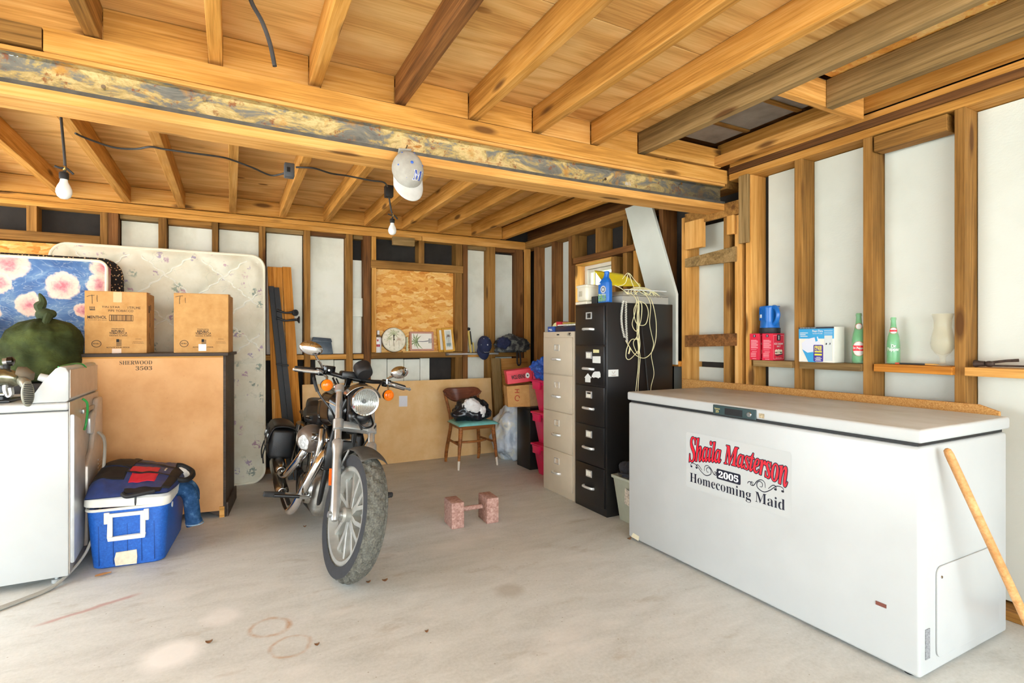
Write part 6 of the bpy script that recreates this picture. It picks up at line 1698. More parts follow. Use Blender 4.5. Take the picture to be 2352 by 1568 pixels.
# bars
HB = FK(0.797, 0, -0.03)
def bar_pt(x, y, z): return STEER @ (HB + V(x, y * (0.87 if y < 0 else 1.0), z))
BARP = [bar_pt(-0.10, -0.365, 0.012), bar_pt(-0.055, -0.25, 0.022), bar_pt(-0.015, -0.17, 0.024), bar_pt(0.015, -0.10, 0.018), bar_pt(0.02, 0, 0.015), bar_pt(0.015, 0.10, 0.018), bar_pt(-0.015, 0.17, 0.024), bar_pt(-0.055, 0.25, 0.022), bar_pt(-0.10, 0.365, 0.012)]
MB().tube(smoothpts(BARP, 6), 0.0127, 14).build('handlebar', BLACK_SATIN, bk)
for sg in (-1, 1):
    MB().tube([bar_pt(0.0, 0.045 * sg, -0.04), bar_pt(0.01, 0.045 * sg, -0.01), bar_pt(0.02, 0.045 * sg, 0.02)], [0.018, 0.018, 0.022], 14).build('bar_riser', BLACK, bk)
    e0, e1 = bar_pt(-0.060, 0.262 * sg, 0.0215), bar_pt(-0.104, 0.378 * sg, 0.012)
    d_ = (e1 - e0).normalized()
    MB().tube([e0, e0 + d_ * 0.004, e1 - d_ * 0.006, e1], [0.012, 0.0175, 0.0175, 0.013], 18).build('grip', BLACK_MATTE, bk)
    c_ = bar_pt(-0.045, 0.222 * sg, 0.022)
    MB().rbox((-0.026, -0.028, -0.022), (0.024, 0.028, 0.024), 0.008, 2, Matrix.Translation(c_) @ Matrix.Rotation(math.radians(11 - 18 * sg), 4, 'Z')).build('switch_housing', BLACK, bk)
    # lever
    lp = [bar_pt(-0.01, 0.225 * sg, 0.022), bar_pt(0.012, 0.25 * sg, 0.022), bar_pt(0.0, 0.275 * sg, 0.018), bar_pt(-0.03, 0.335 * sg, 0.012), bar_pt(-0.052, 0.385 * sg, 0.010), bar_pt(-0.056, 0.392 * sg, 0.010)]
    MB().tube(smoothpts(lp, 5), [0.010] * 6 + [0.012] * 4 + [0.010] * 6 + [0.008] * 7 + [0.010, 0.011, 0.006], 12).build('brake_lever' if sg < 0 else 'clutch_lever', ALU, bk)
    # turn signal
    tp = bar_pt(0.045, (-0.195 if sg < 0 else 0.215), -0.046)
    TMx = Matrix.Translation(tp) @ Matrix.Rotation(math.radians(11), 4, 'Z') @ Matrix.Rotation(PI / 2, 4, 'Y')
    ts = MB().lathe([(0.001, -0.045), (0.02, -0.042), (0.031, -0.02), (0.034, 0.0), (0.033, 0.004)], TMx, 28).build('turn_signal', BLACK_SATIN, bk)
    MB().lathe([(0.033, 0.002), (0.034, 0.006), (0.028, 0.012), (0.018, 0.016), (0.016, 0.021), (0.001, 0.023)], TMx, 28).build('amber_lens', plain('amber_lens', '#f0760f', 0.15, 0, 0.08, 40, emission=None) if False else plain('amber_lens', '#f0760f', 0.15, 0, 0.08, 40), ts)
    MB().tube([tp + V(-0.02, 0, 0.02), tp + V(-0.03, 0, 0.045), c_], 0.008, 8).build('signal_stalk', CHROME_DULL, ts)
    # mirror
    mc = bar_pt(0.01, 0.335 * sg, 0.145) if sg < 0 else bar_pt(0.0, 0.275 * sg, 0.105)
    MMx = Matrix.Translation(mc) @ Matrix.Rotation(math.radians(11 + 10 * sg), 4, 'Z') @ Matrix.Rotation(math.radians(8 * sg), 4, 'X')
    mr = MB().sphere((0, 0, 0), (0.024, 0.066, 0.040), MMx, 28, 14)
    mo = mr.build('mirror', CHROME, bk)
    MB().lathe([(0.001, 0), (0.9, 0)], MMx @ Matrix.Translation((-0.018, 0, 0)) @ Matrix.Rotation(-PI / 2, 4, 'Y') @ Matrix.Diagonal((0.036, 0.058, 1, 1)), 28).build('mirror_glass', CHROME, mo)
    MB().tube(smoothpts([c_ + V(0.02, 0, -0.01), c_ + V(0.022, 0.0, 0.03), c_ + (mc - c_) * 0.55 + V(0.02, 0, 0.012), mc + V(0.016, -0.012 * sg, -0.006)], 5), 0.0068, 10).build('mirror_stem', CHROME, mo)
# brake reservoir on the right bar
MB().rbox((-0.022, -0.033, -0.02), (0.026, 0.033, 0.026), 0.006, 2, Matrix.Translation(bar_pt(-0.02, -0.185, 0.040)) @ Matrix.Rotation(math.radians(26), 4, 'Z')).build('brake_reservoir', BLACK, bk)
MB().cyl(bar_pt(0.006, -0.19, 0.040), bar_pt(0.012, -0.19, 0.040), 0.007, 0.006, 14).build('sight_glass', CHROME_DULL, bk)
# speedometer, seen from its back
SM = Matrix.Translation(bar_pt(0.03, 0.03, 0.075)) @ Matrix.Rotation(math.radians(11), 4, 'Z') @ Matrix.Rotation(math.radians(128), 4, 'Y')
MB().lathe([(0.001, -0.042), (0.046, -0.042), (0.052, -0.036), (0.052, 0.014), (0.050, 0.030), (0.040, 0.042), (0.001, 0.044)], SM, 36).build('speedometer', BLACK_MATTE, bk)
MB().rbox((-0.03, -0.055, -0.03), (0.03, 0.055, 0.02), 0.012, 2, Matrix.Translation(bar_pt(0.0, -0.045, 0.035)) @ Matrix.Rotation(math.radians(11), 4, 'Z')).build('gauge_bracket', BLACK_SATIN, bk)
# cables
def cable(pts, r=0.0048, mat=BLACK_SATIN): MB().tube(smoothpts(pts, 8), r, 8).build('control_cable', mat, bk)
cable([bar_pt(-0.04, -0.26, -0.005), bar_pt(0.02, -0.262, -0.05), bar_pt(0.04, -0.22, -0.11), bar_pt(0.07, -0.14, -0.18), bar_pt(0.06, -0.06, -0.26), STEER @ FK(0.52, -0.03, 0.06), STEER @ FK(0.46, 0.02, 0.05)], 0.006)
cable([bar_pt(-0.02, 0.21, 0.02), bar_pt(0.04, 0.16, 0.03), bar_pt(0.06, 0.13, -0.04), bar_pt(0.075, 0.135, -0.16), bar_pt(0.09, 0.14, -0.27), STEER @ FK(0.50, 0.11, 0.03), STEER @ FK(0.40, 0.07, -0.05)])
cable([bar_pt(0.0, -0.15, 0.0), bar_pt(0.03, -0.12, -0.04), bar_pt(0.02, -0.06, -0.05), bar_pt(0.0, -0.02, -0.08)], 0.006)
cable([bar_pt(0.01, -0.13, 0.0), bar_pt(0.04, -0.09, -0.05), bar_pt(0.02, -0.04, -0.03), bar_pt(-0.02, -0.03, -0.08), V(0.25, -0.03, 0.80)], 0.005)
cable([STEER @ FK(0.52, -0.02, 0.05), STEER @ FK(0.47, 0.03, 0.06), STEER @ FK(0.50, 0.085, 0.05), STEER @ FK(0.58, 0.07, 0.03)], 0.006)
MB().tube(smoothpts([bar_pt(-0.035, -0.26, -0.02), bar_pt(0.02, -0.262, -0.05), bar_pt(0.032, -0.24, -0.09)], 4), 0.010, 10).build('cable_boot', RUBBER, bk)
# wiring lump under the headlight
MB().sphere(STEER @ FK(0.55, 0.02, 0.02), (0.05, 0.06, 0.045)).sphere(STEER @ FK(0.545, -0.03, 0.03), (0.04, 0.03, 0.035)).build('wiring_cover', BLACK_SATIN, bk)
MB().cyl(STEER @ FK(0.57, 0.0, 0.055) - V(0, 0.03, 0), STEER @ FK(0.57, 0.0, 0.055) + V(0, 0.03, 0), 0.03, 0.03, 18).build('horn', BLACK, bk)
# tank
def section(prof_, u):
    i = u * (len(prof_) - 1); k = min(int(i), len(prof_) - 2); f = i - k
    f = f * f * (3 - 2 * f)
    return [prof_[k][m] * (1 - f) + prof_[k + 1][m] * f for m in range(len(prof_[0]))]
tank = [(0.335, 0.02, 0.80, 0.84), (0.325, 0.065, 0.755, 0.895), (0.27, 0.115, 0.72, 0.945), (0.16, 0.145, 0.70, 0.958), (0.04, 0.140, 0.695, 0.935), (-0.08, 0.105, 0.69, 0.880), (-0.16, 0.07, 0.70, 0.825), (-0.185, 0.02, 0.72, 0.79)]
def tankf(u, v):
    x, w_, z0, z1 = section(tank, u)
    a = 2 * PI * v
    c, s_ = math.cos(a), math.sin(a)
    e = 0.72
    yy = w_ * math.copysign(abs(c) ** e, c)
    zz = (z0 + z1) / 2 + (z1 - z0) / 2 * math.copysign(abs(s_) ** e, s_)
    return (x, yy, zz)
MB().sheet(tankf, 40, 40, closev=True).build('fuel_tank', GLOSS, bk)
MB().tube([V(*tankf(0.12 + 0.76 * i / 20, 0.5 - 0.03)) + V(0, -0.001, 0) for i in range(21)], 0.003, 6).build('tank_stripe', plain('orange_silver_line', '#b08a60', 0.3, 0.3, 0), bk)
MB().lathe([(0.001, 0.012), (0.022, 0.012), (0.028, 0.004), (0.028, -0.006)], Matrix.Translation((0.12, -0.05, 0.955)), 24).build('fuel_cap', CHROME_DULL, bk)
# seat
seat = [(-0.10, 0.05, 0.70, 0.765), (-0.16, 0.10, 0.665, 0.76), (-0.26, 0.135, 0.645, 0.735), (-0.38, 0.155, 0.645, 0.725), (-0.50, 0.150, 0.66, 0.765), (-0.56, 0.125, 0.69, 0.80), (-0.66, 0.12, 0.70, 0.805), (-0.80, 0.10, 0.705, 0.80), (-0.85, 0.03, 0.72, 0.77)]
def seatf(u, v):
    x, w_, z0, z1 = section(seat, u)
    a = 2 * PI * v; c, s_ = math.cos(a), math.sin(a); e = 0.6
    return (x, w_ * math.copysign(abs(c) ** e, c), (z0 + z1) / 2 + (z1 - z0) / 2 * math.copysign(abs(s_) ** e, s_))
MB().sheet(seatf, 48, 32, closev=True).build('saddle', LEATHER, bk)
# rear fender, tail light
def rfen(u, v):
    a = math.radians(35 + 145 * u); yy = (v - 0.5) * 0.19
    r = 0.375 - 0.035 * (2 * v - 1) ** 4
    return (-0.76 - 0.0 + r * math.cos(a), yy, 0.325 + r * math.sin(a))
MB().sheet(rfen, 32, 10).build('rear_fender', GLOSS, bk, solid=0.003)
MB().sphere((-1.12, 0, 0.58), (0.03, 0.05, 0.035)).build('tail_light', plain('red_lens', '#a01018', 0.15, 0, 0), bk)
# engine
cc = MB().rbox((-0.24, -0.12, 0.155), (0.24, 0.11, 0.42), 0.06, 4)
cc.build('crankcase', ENG, bk)
MB().lathe([(0.001, 0.055), (0.05, 0.052), (0.092, 0.035), (0.10, 0.0)], Matrix.Translation((0.075, -0.115, 0.31)) @ Matrix.Rotation(PI / 2, 4, 'X'), 36).build('cam_cover', CHROME_DULL, bk)
MB().lathe([(0.001, 0.045), (0.06, 0.042), (0.085, 0.025), (0.09, 0.0)], Matrix.Translation((-0.14, -0.115, 0.27)) @ Matrix.Rotation(PI / 2, 4, 'X'), 36).build('gear_cover', CHROME_DULL, bk)
MB().lathe([(0.001, 0.04), (0.10, 0.035), (0.125, 0.015), (0.13, 0.0)], Matrix.Translation((-0.02, 0.105, 0.29)) @ Matrix.Rotation(-PI / 2, 4, 'X'), 36).build('primary_cover', CHROME_DULL, bk)
for k, tilt in enumerate((22.5, -22.5)):
    Mc = Matrix.Translation((0.01, 0, 0.36)) @ Matrix.Rotation(math.radians(tilt), 4, 'Y')
    cy = MB()
    prof_ = [(0.001, 0.02), (0.062, 0.02)]
    for i in range(9):
        z = 0.045 + i * 0.018
        prof_ += [(0.062, z), (0.088, z), (0.088, z + 0.006), (0.062, z + 0.006)]
    prof_ += [(0.062, 0.225), (0.001, 0.225)]
    cy.lathe(prof_, Mc, 32)
    co = cy.build('cylinder', BLACK_SATIN if k == 9 else ENG, bk, smooth=25)
    MB().rbox((-0.085, -0.085, 0.215), (0.085, 0.085, 0.275), 0.015, 3, Mc).build('cylinder_head', ENG, co)
    MB().rbox((-0.075, -0.088, 0.277), (0.075, 0.078, 0.335), 0.022, 3, Mc).build('rocker_box', CHROME_DULL, co)
    for sg in (-0.030, 0.030):
        MB().tube([Mc @ Vector((sg * 0.6, -0.118, 0.03)), Mc @ Vector((sg, -0.100, 0.235))], 0.010, 10).build('pushrod_tube', CHROME, co)
# air cleaner with stickers
AM = Matrix.Translation((0.005, -0.135, 0.605)) @ Matrix.Rotation(PI / 2, 4, 'X') @ Matrix.Rotation(math.radians(36), 4, 'Y')
MB().lathe([(0.070, -0.03), (0.086, -0.02), (0.090, 0.005), (0.087, 0.035), (0.072, 0.068), (0.045, 0.087), (0.001, 0.094)], AM, 40).build('air_cleaner', plain('pewter_paint', '#756a62', 0.32, 0.5, 0.1, 10), bk)
def dome(x, y):
    r = min(0.089, math.hypot(x, y))
    pr_ = [(0.0, 0.094), (0.045, 0.087), (0.072, 0.068), (0.087, 0.035), (0.090, 0.005)]
    for (r0, z0), (r1, z1) in zip(pr_, pr_[1:]):
        if r <= r1: return z0 + (z1 - z0) * (r - r0) / (r1 - r0)
    return 0.005
def dome_patch(name, cx, cy, rx, ry, mat, n2=10, lump=0.0):
    b_ = MB()
    def f(u, v):
        a = 2 * PI * u; k = v * (1 + lump * math.sin(5 * a))
        x, y = cx + rx * k * math.cos(a), cy + ry * k * math.sin(a)
        return AM @ Vector((x, y, dome(x, y) + 0.0012))
    b_.sheet(f, 28, 5, closeu=True)
    b_.build(name, mat, bk)
dome_patch('skull_sticker', 0.012, -0.020, 0.040, 0.046, plain('sticker_grey', '#cfd0d0', 0.5, 0, 0.35, 60), 10, 0.05)
dome_patch('triangle_sticker', -0.056, -0.004, 0.016, 0.022, plain('sticker_cream', '#cfc8ba', 0.5, 0, 0.3, 70), 6, 0.1)
MB().cyl(AM @ Vector((0.02, 0.02, -0.06)), AM @ Vector((0, 0, 0.02)), 0.06, 0.075, 24).build('carburettor', ENG, bk)
MB().cyl((0.13, -0.165, 0.63), (0.13, -0.10, 0.63), 0.028, 0.028, 18).build('ignition_cover', CHROME, bk)
MB().cyl((-0.16, -0.16, 0.715), (-0.10, -0.15, 0.72), 0.016, 0.016, 14).build('coil_cover', CHROME, bk)
# exhaust
MB().tube(smoothpts([V(0.150, -0.065, 0.60), V(0.205, -0.080, 0.585), V(0.245, -0.105, 0.53), V(0.245, -0.145, 0.43), V(0.20, -0.180, 0.31), V(0.13, -0.205, 0.205), V(0.03, -0.222, 0.165), V(-0.30, -0.235, 0.19)], 8), 0.0265, 20).build('front_exhaust_pipe', CHROME, bk)
MB().tube(smoothpts([V(-0.10, -0.075, 0.62), V(-0.055, -0.13, 0.58), V(-0.02, -0.17, 0.515), V(-0.07, -0.205, 0.43), V(-0.17, -0.235, 0.345), V(-0.30, -0.248, 0.305), V(-0.42, -0.25, 0.305)], 8), 0.0265, 20).build('rear_exhaust_pipe', CHROME, bk)
MB().tube([V(-0.28, -0.235, 0.19), V(-0.31, -0.235, 0.19), V(-0.9, -0.24, 0.235), V(-1.04, -0.24, 0.24), V(-1.04, -0.24, 0.24)], [0.027, 0.043, 0.043, 0.037, 0.03], 24).build('lower_muffler', CHROME_DULL, bk)
MB().tube([V(-0.40, -0.25, 0.306), V(-0.43, -0.25, 0.308), V(-0.95, -0.255, 0.34), V(-1.08, -0.255, 0.345), V(-1.08, -0.255, 0.345)], [0.027, 0.043, 0.043, 0.037, 0.03], 24).build('upper_muffler', CHROME_DULL, bk)
# frame
for sg in (-1, 1):
    MB().tube(smoothpts([V(0.34, 0.02 * sg, 0.90), V(0.28, 0.06 * sg, 0.70), V(0.25, 0.075 * sg, 0.38), V(0.19, 0.08 * sg, 0.20), V(0.0, 0.09 * sg, 0.165), V(-0.35, 0.11 * sg, 0.17), V(-0.48, 0.12 * sg, 0.30), V(-0.50, 0.11 * sg, 0.62)], 6), 0.016, 12).build('frame_tube', BLACK_SATIN, bk)
    MB().tube([V(-0.76, 0.13 * sg, 0.315), V(-0.40, 0.12 * sg, 0.30)], 0.02, 12).build('swingarm', BLACK_SATIN, bk)
    MB().tube([V(-0.74, 0.15 * sg, 0.33), V(-0.60, 0.145 * sg, 0.62)], [0.03, 0.03], 14).build('shock_absorber', CHROME_DULL, bk)
    MB().tube([V(0.34, 0, 0.86), V(0.1, 0.04 * sg, 0.72), V(-0.5, 0.09 * sg, 0.66), V(-1.0, 0.10 * sg, 0.66)], 0.016, 10).build('top_frame_tube', BLACK_SATIN, bk)
    # footpegs and controls
    px_ = 0.16
    MB().tube([V(px_, 0.12 * sg, 0.275), V(px_, 0.27 * sg, 0.285)], 0.013, 12).build('peg_mount', CHROME_DULL, bk)
    MB().tube([V(px_, 0.27 * sg, 0.285), V(px_, 0.275 * sg, 0.285), V(px_, 0.385 * sg, 0.288), V(px_, 0.39 * sg, 0.288)], [0.013, 0.0175, 0.0175, 0.012], 14).build('foot_peg', RUBBER, bk)
    MB().tube([V(px_ + 0.10, 0.20 * sg, 0.30), V(px_ + 0.10, 0.34 * sg, 0.305)], 0.011, 12).build('foot_pedal', BLACK_SATIN, bk)
    MB().tube([V(px_ + 0.10, 0.21 * sg, 0.30), V(px_ + 0.06, 0.15 * sg, 0.285), V(px_ - 0.02, 0.13 * sg, 0.28)], 0.012, 10).build('pedal_arm', ALU, bk)
    # saddlebags
    bx_ = MB().rbox((-0.98, 0.165 * sg if sg > 0 else -0.335, 0.345), (-0.60, 0.335 if sg > 0 else -0.165, 0.565), 0.03, 3)
    sbo = bx_.build('saddlebag', LEATHER, bk)
    def lidf(u, v, sg=sg):
        y0 = 0.148; wd = 0.20
        x = -1.0 + 0.40 * u
        a = PI * 0.98 * v
        e = (1 - (2 * u - 1) ** 10)
        return (x, sg * (y0 + wd * (0.5 - 0.5 * math.cos(a)) * 1.0), 0.505 + 0.095 * math.sin(a) ** 0.6 * (0.8 + 0.2 * e) - 0.06 * max(0, v - 0.75) * 4)
    MB().sheet(lidf, 20, 20).build('bag_flap', LEATHER, sbo, solid=0.006)
    for xx in (-0.90, -0.70):
        MB().sheet(lambda u, v, xx=xx, sg=sg: (xx - 0.014 + 0.028 * u, sg * (0.344 + 0.004 * math.sin(3 * v)), 0.56 - 0.17 * v), 2, 8).build('bag_strap', LEATHER, sbo, solid=0.004)
        MB().box((xx - 0.016, sg * 0.349 - 0.003, 0.49), (xx + 0.016, sg * 0.349 + 0.003, 0.515)).build('buckle', CHROME, sbo, smooth=0)
        MB().tube(smoothpts([V(xx, sg * 0.35, 0.43), V(xx + 0.01, sg * 0.36, 0.36), V(xx + 0.03, sg * 0.35, 0.30)], 4), 0.005, 6).build('bag_fringe', LEATHER, sbo)
MB().tube([V(0.02, 0.13, 0.15), V(0.04, 0.24, 0.075), V(0.05, 0.285, 0.045)], [0.013, 0.011, 0.011], 12).build('side_stand', BLACK_SATIN, bk)
MB().cyl((0.06, 0.17, 0.10), (0.09, 0.33, 0.075), 0.007, 0.007, 10).build('stand_tab', BLACK_SATIN, bk)
MB().rbox((0.245, -0.09, 0.46), (0.285, 0.09, 0.64), 0.01, 2).build('oil_cooler', BLACK_SATIN, bk)
MB().rbox((-0.45, -0.17, 0.42), (-0.25, -0.12, 0.64), 0.02, 2).build('oil_tank', BLACK, bk)
MB().tube(smoothpts([V(0.20, -0.115, 0.69), V(0.235, -0.12, 0.62), V(0.225, -0.125, 0.54)], 5), 0.020, 12).build('breather_bracket', CHROME_DULL, bk)
# ================================================================== BACK OF THE ROOM
# ---- planks and bed rails leaning beside the mattress
def lean_plank(name, label, xt0, xt1, zt, xb0, xb1, yb, yt, th, mat):
    pts = [(xb0, yb, 0), (xb1, yb, 0), (xb1, yb + th, 0), (xb0, yb + th, 0), (xt0, yt - th, zt), (xt1, yt - th, zt), (xt1, yt, zt), (xt0, yt, zt)]
    c_ = Vector(((xb0 + xb1 + xt0 + xt1) / 4, (yb + yt) / 2, zt / 2))
    b_ = MB().hexa([Vector(p) - c_ for p in pts])
    ax = (Vector((xt0, yt, zt)) - Vector((xb0, yb, 0))).normalized()
    q = ax.to_track_quat('X', 'Z')
    b_.xform(q.inverted().to_matrix().to_4x4())
    o = b_.build(name, mat, None, smooth=0, bevel=0.002)
    o.location = c_; o.rotation_euler = q.to_euler()
    return tag(o, label, 'plank')
lean_plank('plank', 'wide orange plank leaning against the studs behind the motorcycle', 0.300, 0.425, 1.925, 0.345, 0.47, 5.24, 5.43, 0.025, WOOD_PLANK)
lean_plank('plank', 'narrower orange plank leaning beside the wide one', 0.425, 0.500, 1.93, 0.49, 0.60, 5.20, 5.415, 0.025, WOOD_PLANK)
lean_plank('lath', 'thin pale lath standing beside the orange planks', 0.335, 0.357, 0.80, 0.325, 0.347, 5.19, 5.31, 0.012, WOOD_NEW)
bf = thing('bed_frame', 'folded black steel bed frame rails leaning on the orange planks', 'bed frame', (0, 0, 0))
def bfp(px, py, Y): return onY(px, py, Y)
for k, (xa, xb, ya, yb_) in enumerate([(622, 657, 657, 1000), (634, 671, 660, 1003)]):
    Yt, Yb = 5.355 - 0.03 * k, 5.15 - 0.03 * k
    A, B_ = bfp(xa, ya, Yt), bfp(xb, yb_, Yb)
    d_ = (B_ - A).normalized()
    B_ = A + d_ * ((A.z - 0.01) / -d_.z)
    s_ = V(1, 0, 0); t_ = d_.cross(s_).normalized()
    b = MB()
    for (u0, u1, v0, v1) in ((-0.018, 0.026, 0, 0.004), (-0.018, -0.014, -0.035, 0.0)):
        b.hexa([A + s_ * u0 + t_ * v0, A + s_ * u1 + t_ * v0, A + s_ * u1 + t_ * v1, A + s_ * u0 + t_ * v1, B_ + s_ * u0 + t_ * v0, B_ + s_ * u1 + t_ * v0, B_ + s_ * u1 + t_ * v1, B_ + s_ * u0 + t_ * v1])
    b.build('rail', BLACK_MATTE, bf, smooth=0)
    p_ = A + d_ * 0.72
    MB().box(p_ - V(0.022, 0.045, 0.008), p_ + V(0.032, 0.01, 0.008)).build('strap', RUBBER, bf, smooth=0)
for py, x1_, kind in [(716, 680, 0), (734, 687, 1)]:
    Yc = 5.28
    MB().tube(smoothpts([bfp(636, py - 4, Yc), bfp(655, py + 2, Yc), bfp(668, py + 1, Yc), bfp(x1_ - 6, py, Yc)], 5), [0.016, 0.013, 0.011, 0.010, 0.009, 0.009, 0.009, 0.009, 0.009, 0.010, 0.010, 0.011, 0.011, 0.012, 0.012, 0.012], 10).build('caster_arm', BLACK_MATTE, bf)
    c_ = bfp(x1_ - (2 if kind == 0 else 0), py + (2 if kind == 0 else 0), Yc)
    if kind == 0:
        MB().lathe([(0.006, -0.014), (0.026, -0.014), (0.03, -0.008), (0.03, 0.008), (0.026, 0.014), (0.006, 0.014)], Matrix.Translation(c_) @ Matrix.Rotation(PI / 2, 4, 'X') @ Matrix.Rotation(0.5, 4, 'Y'), 20).build('caster_wheel', RUBBER, bf)
    else:
        MB().lathe([(0.001, -0.006), (0.033, -0.004), (0.033, 0.004), (0.018, 0.012), (0.012, 0.02), (0.001, 0.02)], Matrix.Translation(c_) @ Matrix.Rotation(-PI / 2, 4, 'Y'), 20).build('glide_foot', BLACK_MATTE, bf)

# ---- sheet of hardboard leaning at the back, with a paper note on it
t = NT('tan_fibreboard'); v = t.coord(); n_ = t.noise(v, 4, 5, 0.65)
c = t.ramp(n_, [(0.3, '#dcae70'), (0.6, '#e8c18a'), (0.8, '#eecb9a')])
sp = t.voro(v, 30); c = t.mix(t.step(sp, 0.04, 0.08, 0.35, 0), c, lin('#a87238'))
t.color(c); t.set(rough=0.75, spec=0.2)
hb_ = thing('fibreboard_sheet', 'tan fibreboard sheet leaning on the back wall behind the chair', 'board', (1.60, 5.335, 0), 0)
hb_.rotation_euler = (math.radians(-6.2), 0, 0)
MB().box((-1.0, -0.012, 0.0), (0.985, 0.0, 0.826)).build('sheet', t.m, hb_, smooth=0, bevel=0.001)
p = onY(920, 921, 5.40)
MB().box((p.x - 1.60 - 0.044, -0.0135, p.z - 0.055), (p.x - 1.60 + 0.044, -0.0122, p.z + 0.055), Matrix.Rotation(0.04, 4, 'Y')).build('paper_note', plain('pale_paper', '#dfe0e6', 0.8, 0, 0.03), hb_, smooth=0)

# ---- kitchen chair
ch = thing('kitchen_chair', 'brown wooden chair with a turquoise seat by the back wall', 'chair', (2.14, 4.95, 0))
def lp(x, y, z): return V(x - 2.14, y - 4.95, z)
FER = plain('pale_ferrule', '#e8dccb', 0.4, 0, 0.05)
for (xb, yb_, xt, yt) in [(1.927, 4.754, 1.965, 4.79), (2.349, 4.772, 2.315, 4.79)]:
    MB().tube([lp(xt, yt, 0.405), lp(xt, yt, 0.34), lp((xb + xt) / 2, (yb_ + yt) / 2, 0.20), lp(xb + (xt - xb) * 0.2, yb_ + (yt - yb_) * 0.2, 0.08)], [0.021, 0.021, 0.0165, 0.0125], 14).build('leg', WOOD_CHAIR, ch)
    MB().tube([lp(xb + (xt - xb) * 0.2, yb_ + (yt - yb_) * 0.2, 0.085), lp(xb, yb_, 0.0)], [0.0128, 0.010], 14).build('leg_tip', FER, ch)
for (xb, yb_, xt, yt, x2) in [(1.955, 5.165, 1.985, 5.10, 1.97), (2.315, 5.155, 2.285, 5.10, 2.30)]:
    MB().tube(smoothpts([lp(xb, yb_, 0.0), lp(xb, yb_ - 0.02, 0.12), lp(xt, yt, 0.40), lp(x2, yt + 0.03, 0.55), lp(x2 - (0.02 if x2 < 2.1 else -0.02), yt + 0.085, 0.70)], 5), [0.014] * 3 + [0.018] * 10 + [0.015] * 8, 12).build('leg', WOOD_CHAIR, ch)
MB().hexa([lp(1.965, 4.775, 0.375), lp(2.315, 4.775, 0.375), lp(2.285, 5.10, 0.375), lp(1.985, 5.10, 0.375), lp(1.96, 4.77, 0.415), lp(2.32, 4.77, 0.415), lp(2.29, 5.105, 0.415), lp(1.98, 5.105, 0.415)]).build('seat_apron', WOOD_CHAIR, ch, smooth=0, bevel=0.006)
def seatpad(u, v):
    x0 = 1.925 + 0.03 * v; x1 = 2.355 - 0.04 * v
    e = (1 - abs(2 * u - 1) ** 5) * (1 - abs(2 * v - 1) ** 5)
    return lp(x0 + (x1 - x0) * u, 4.735 + 0.39 * v, 0.418 + 0.032 * max(0, e) ** 0.4)
TURQ = plain('turquoise_vinyl', '#74bdb6', 0.4, 0, 0.08, 20)
MB().sheet(seatpad, 24, 20).build('seat_pad', TURQ, ch, solid=0.004)
MB().sheet(lambda u, v: (lambda q: (q.x, q.y, 0.418 - 0.4185 + 0.4165))(lp(1.945 + 0.385 * u, 4.75 + 0.36 * v, 0)), 2, 2).build('seat_board', WOOD_CHAIR, ch)
def backr(u, v):
    x = (u - 0.5) * 2
    halfw = 0.205
    top = 0.752 - 0.006 * (1 - x * x) - 0.035 * abs(x) ** 9
    depth_ = 0.140 * max(0.0, 1 - abs(x) ** 2.3) ** 0.6 + 0.006
    z = top - depth_ * v
    y = 5.185 + 0.055 * (1 - x * x) - 0.05 * v
    return lp(2.135 + x * halfw, y, z)
BRR = NT('varnished_brown'); v = BRR.coord(); n_ = BRR.noise(BRR.vmap(v, (3, 60, 60)), 1, 3, 0.6)
BRR.color(BRR.ramp(n_, [(0.3, '#5a2f20'), (0.7, '#7c4630')])); BRR.set(rough=0.25)
MB().sheet(backr, 32, 10).build('backrest', BRR.m, ch, solid=0.014)
def st(a, b_, r=0.011): MB().tube([a, b_], r, 10).build('stretcher', WOOD_CHAIR, ch)
st(lp(1.945, 4.775, 0.235), lp(1.965, 5.13, 0.235)); st(lp(2.33, 4.785, 0.235), lp(2.305, 5.125, 0.235))
MB().tube(smoothpts([lp(1.955, 4.95, 0.235), lp(2.05, 4.90, 0.235), lp(2.14, 4.885, 0.235), lp(2.23, 4.90, 0.235), lp(2.32, 4.95, 0.235)], 5), 0.011, 10).build('stretcher', WOOD_CHAIR, ch)
def blob(name, mat, parent, c, r, seed, amp=0.2, fs_=2.0, flat=None, nu=48, nv=28, warp=None, crease=0.05, cs=9.0):
    def f(u, v):
        a = 2 * PI * u; e = PI * (v - 0.5)
        d = V(math.cos(e) * math.cos(a), math.cos(e) * math.sin(a), math.sin(e))
        n_ = 1 + amp * fbm(d + V(seed, 0, 0), fs_, 4) + crease * (1 - 2 * abs(mnoise.noise(d * cs * 0.5 + V(0, seed, 0))))
        p_ = V(d.x * r[0] * n_, d.y * r[1] * n_, d.z * r[2] * n_)
        if warp: p_ = warp(p_)
        p_ += V(*c)
        if flat is not None: p_.z = max(p_.z, flat)
        return p_
    return MB().sheet(f, nu, nv, closeu=True).build(name, mat, parent, smooth=180)
BLKP = plain('black_bin_liner', '#1d1f26', 0.22, 0, 0.2, 20)
bb_ = thing('rubbish_bag', 'black plastic bag of clothes slumped on the turquoise chair', 'bag', (2.14, 4.93, 0.452))
blob('bag_body', BLKP, bb_, (0.0, 0.0, 0.08), (0.165, 0.13, 0.13), 3, 0.25, 1.8, 0.0, warp=lambda p: V(p.x * (1.15 - 0.9 * max(0, p.z)), p.y, p.z), crease=0.08)
blob('white_cloth', plain('white_cloth', '#e9e7e4', 0.9, 0, 0.08, 30, 0.3, 60), bb_, (-0.02, -0.085, 0.13), (0.09, 0.06, 0.085), 9, 0.28, 1.6, None, warp=lambda p: V(p.x + 0.35 * -p.z, p.y, p.z), crease=0.10)
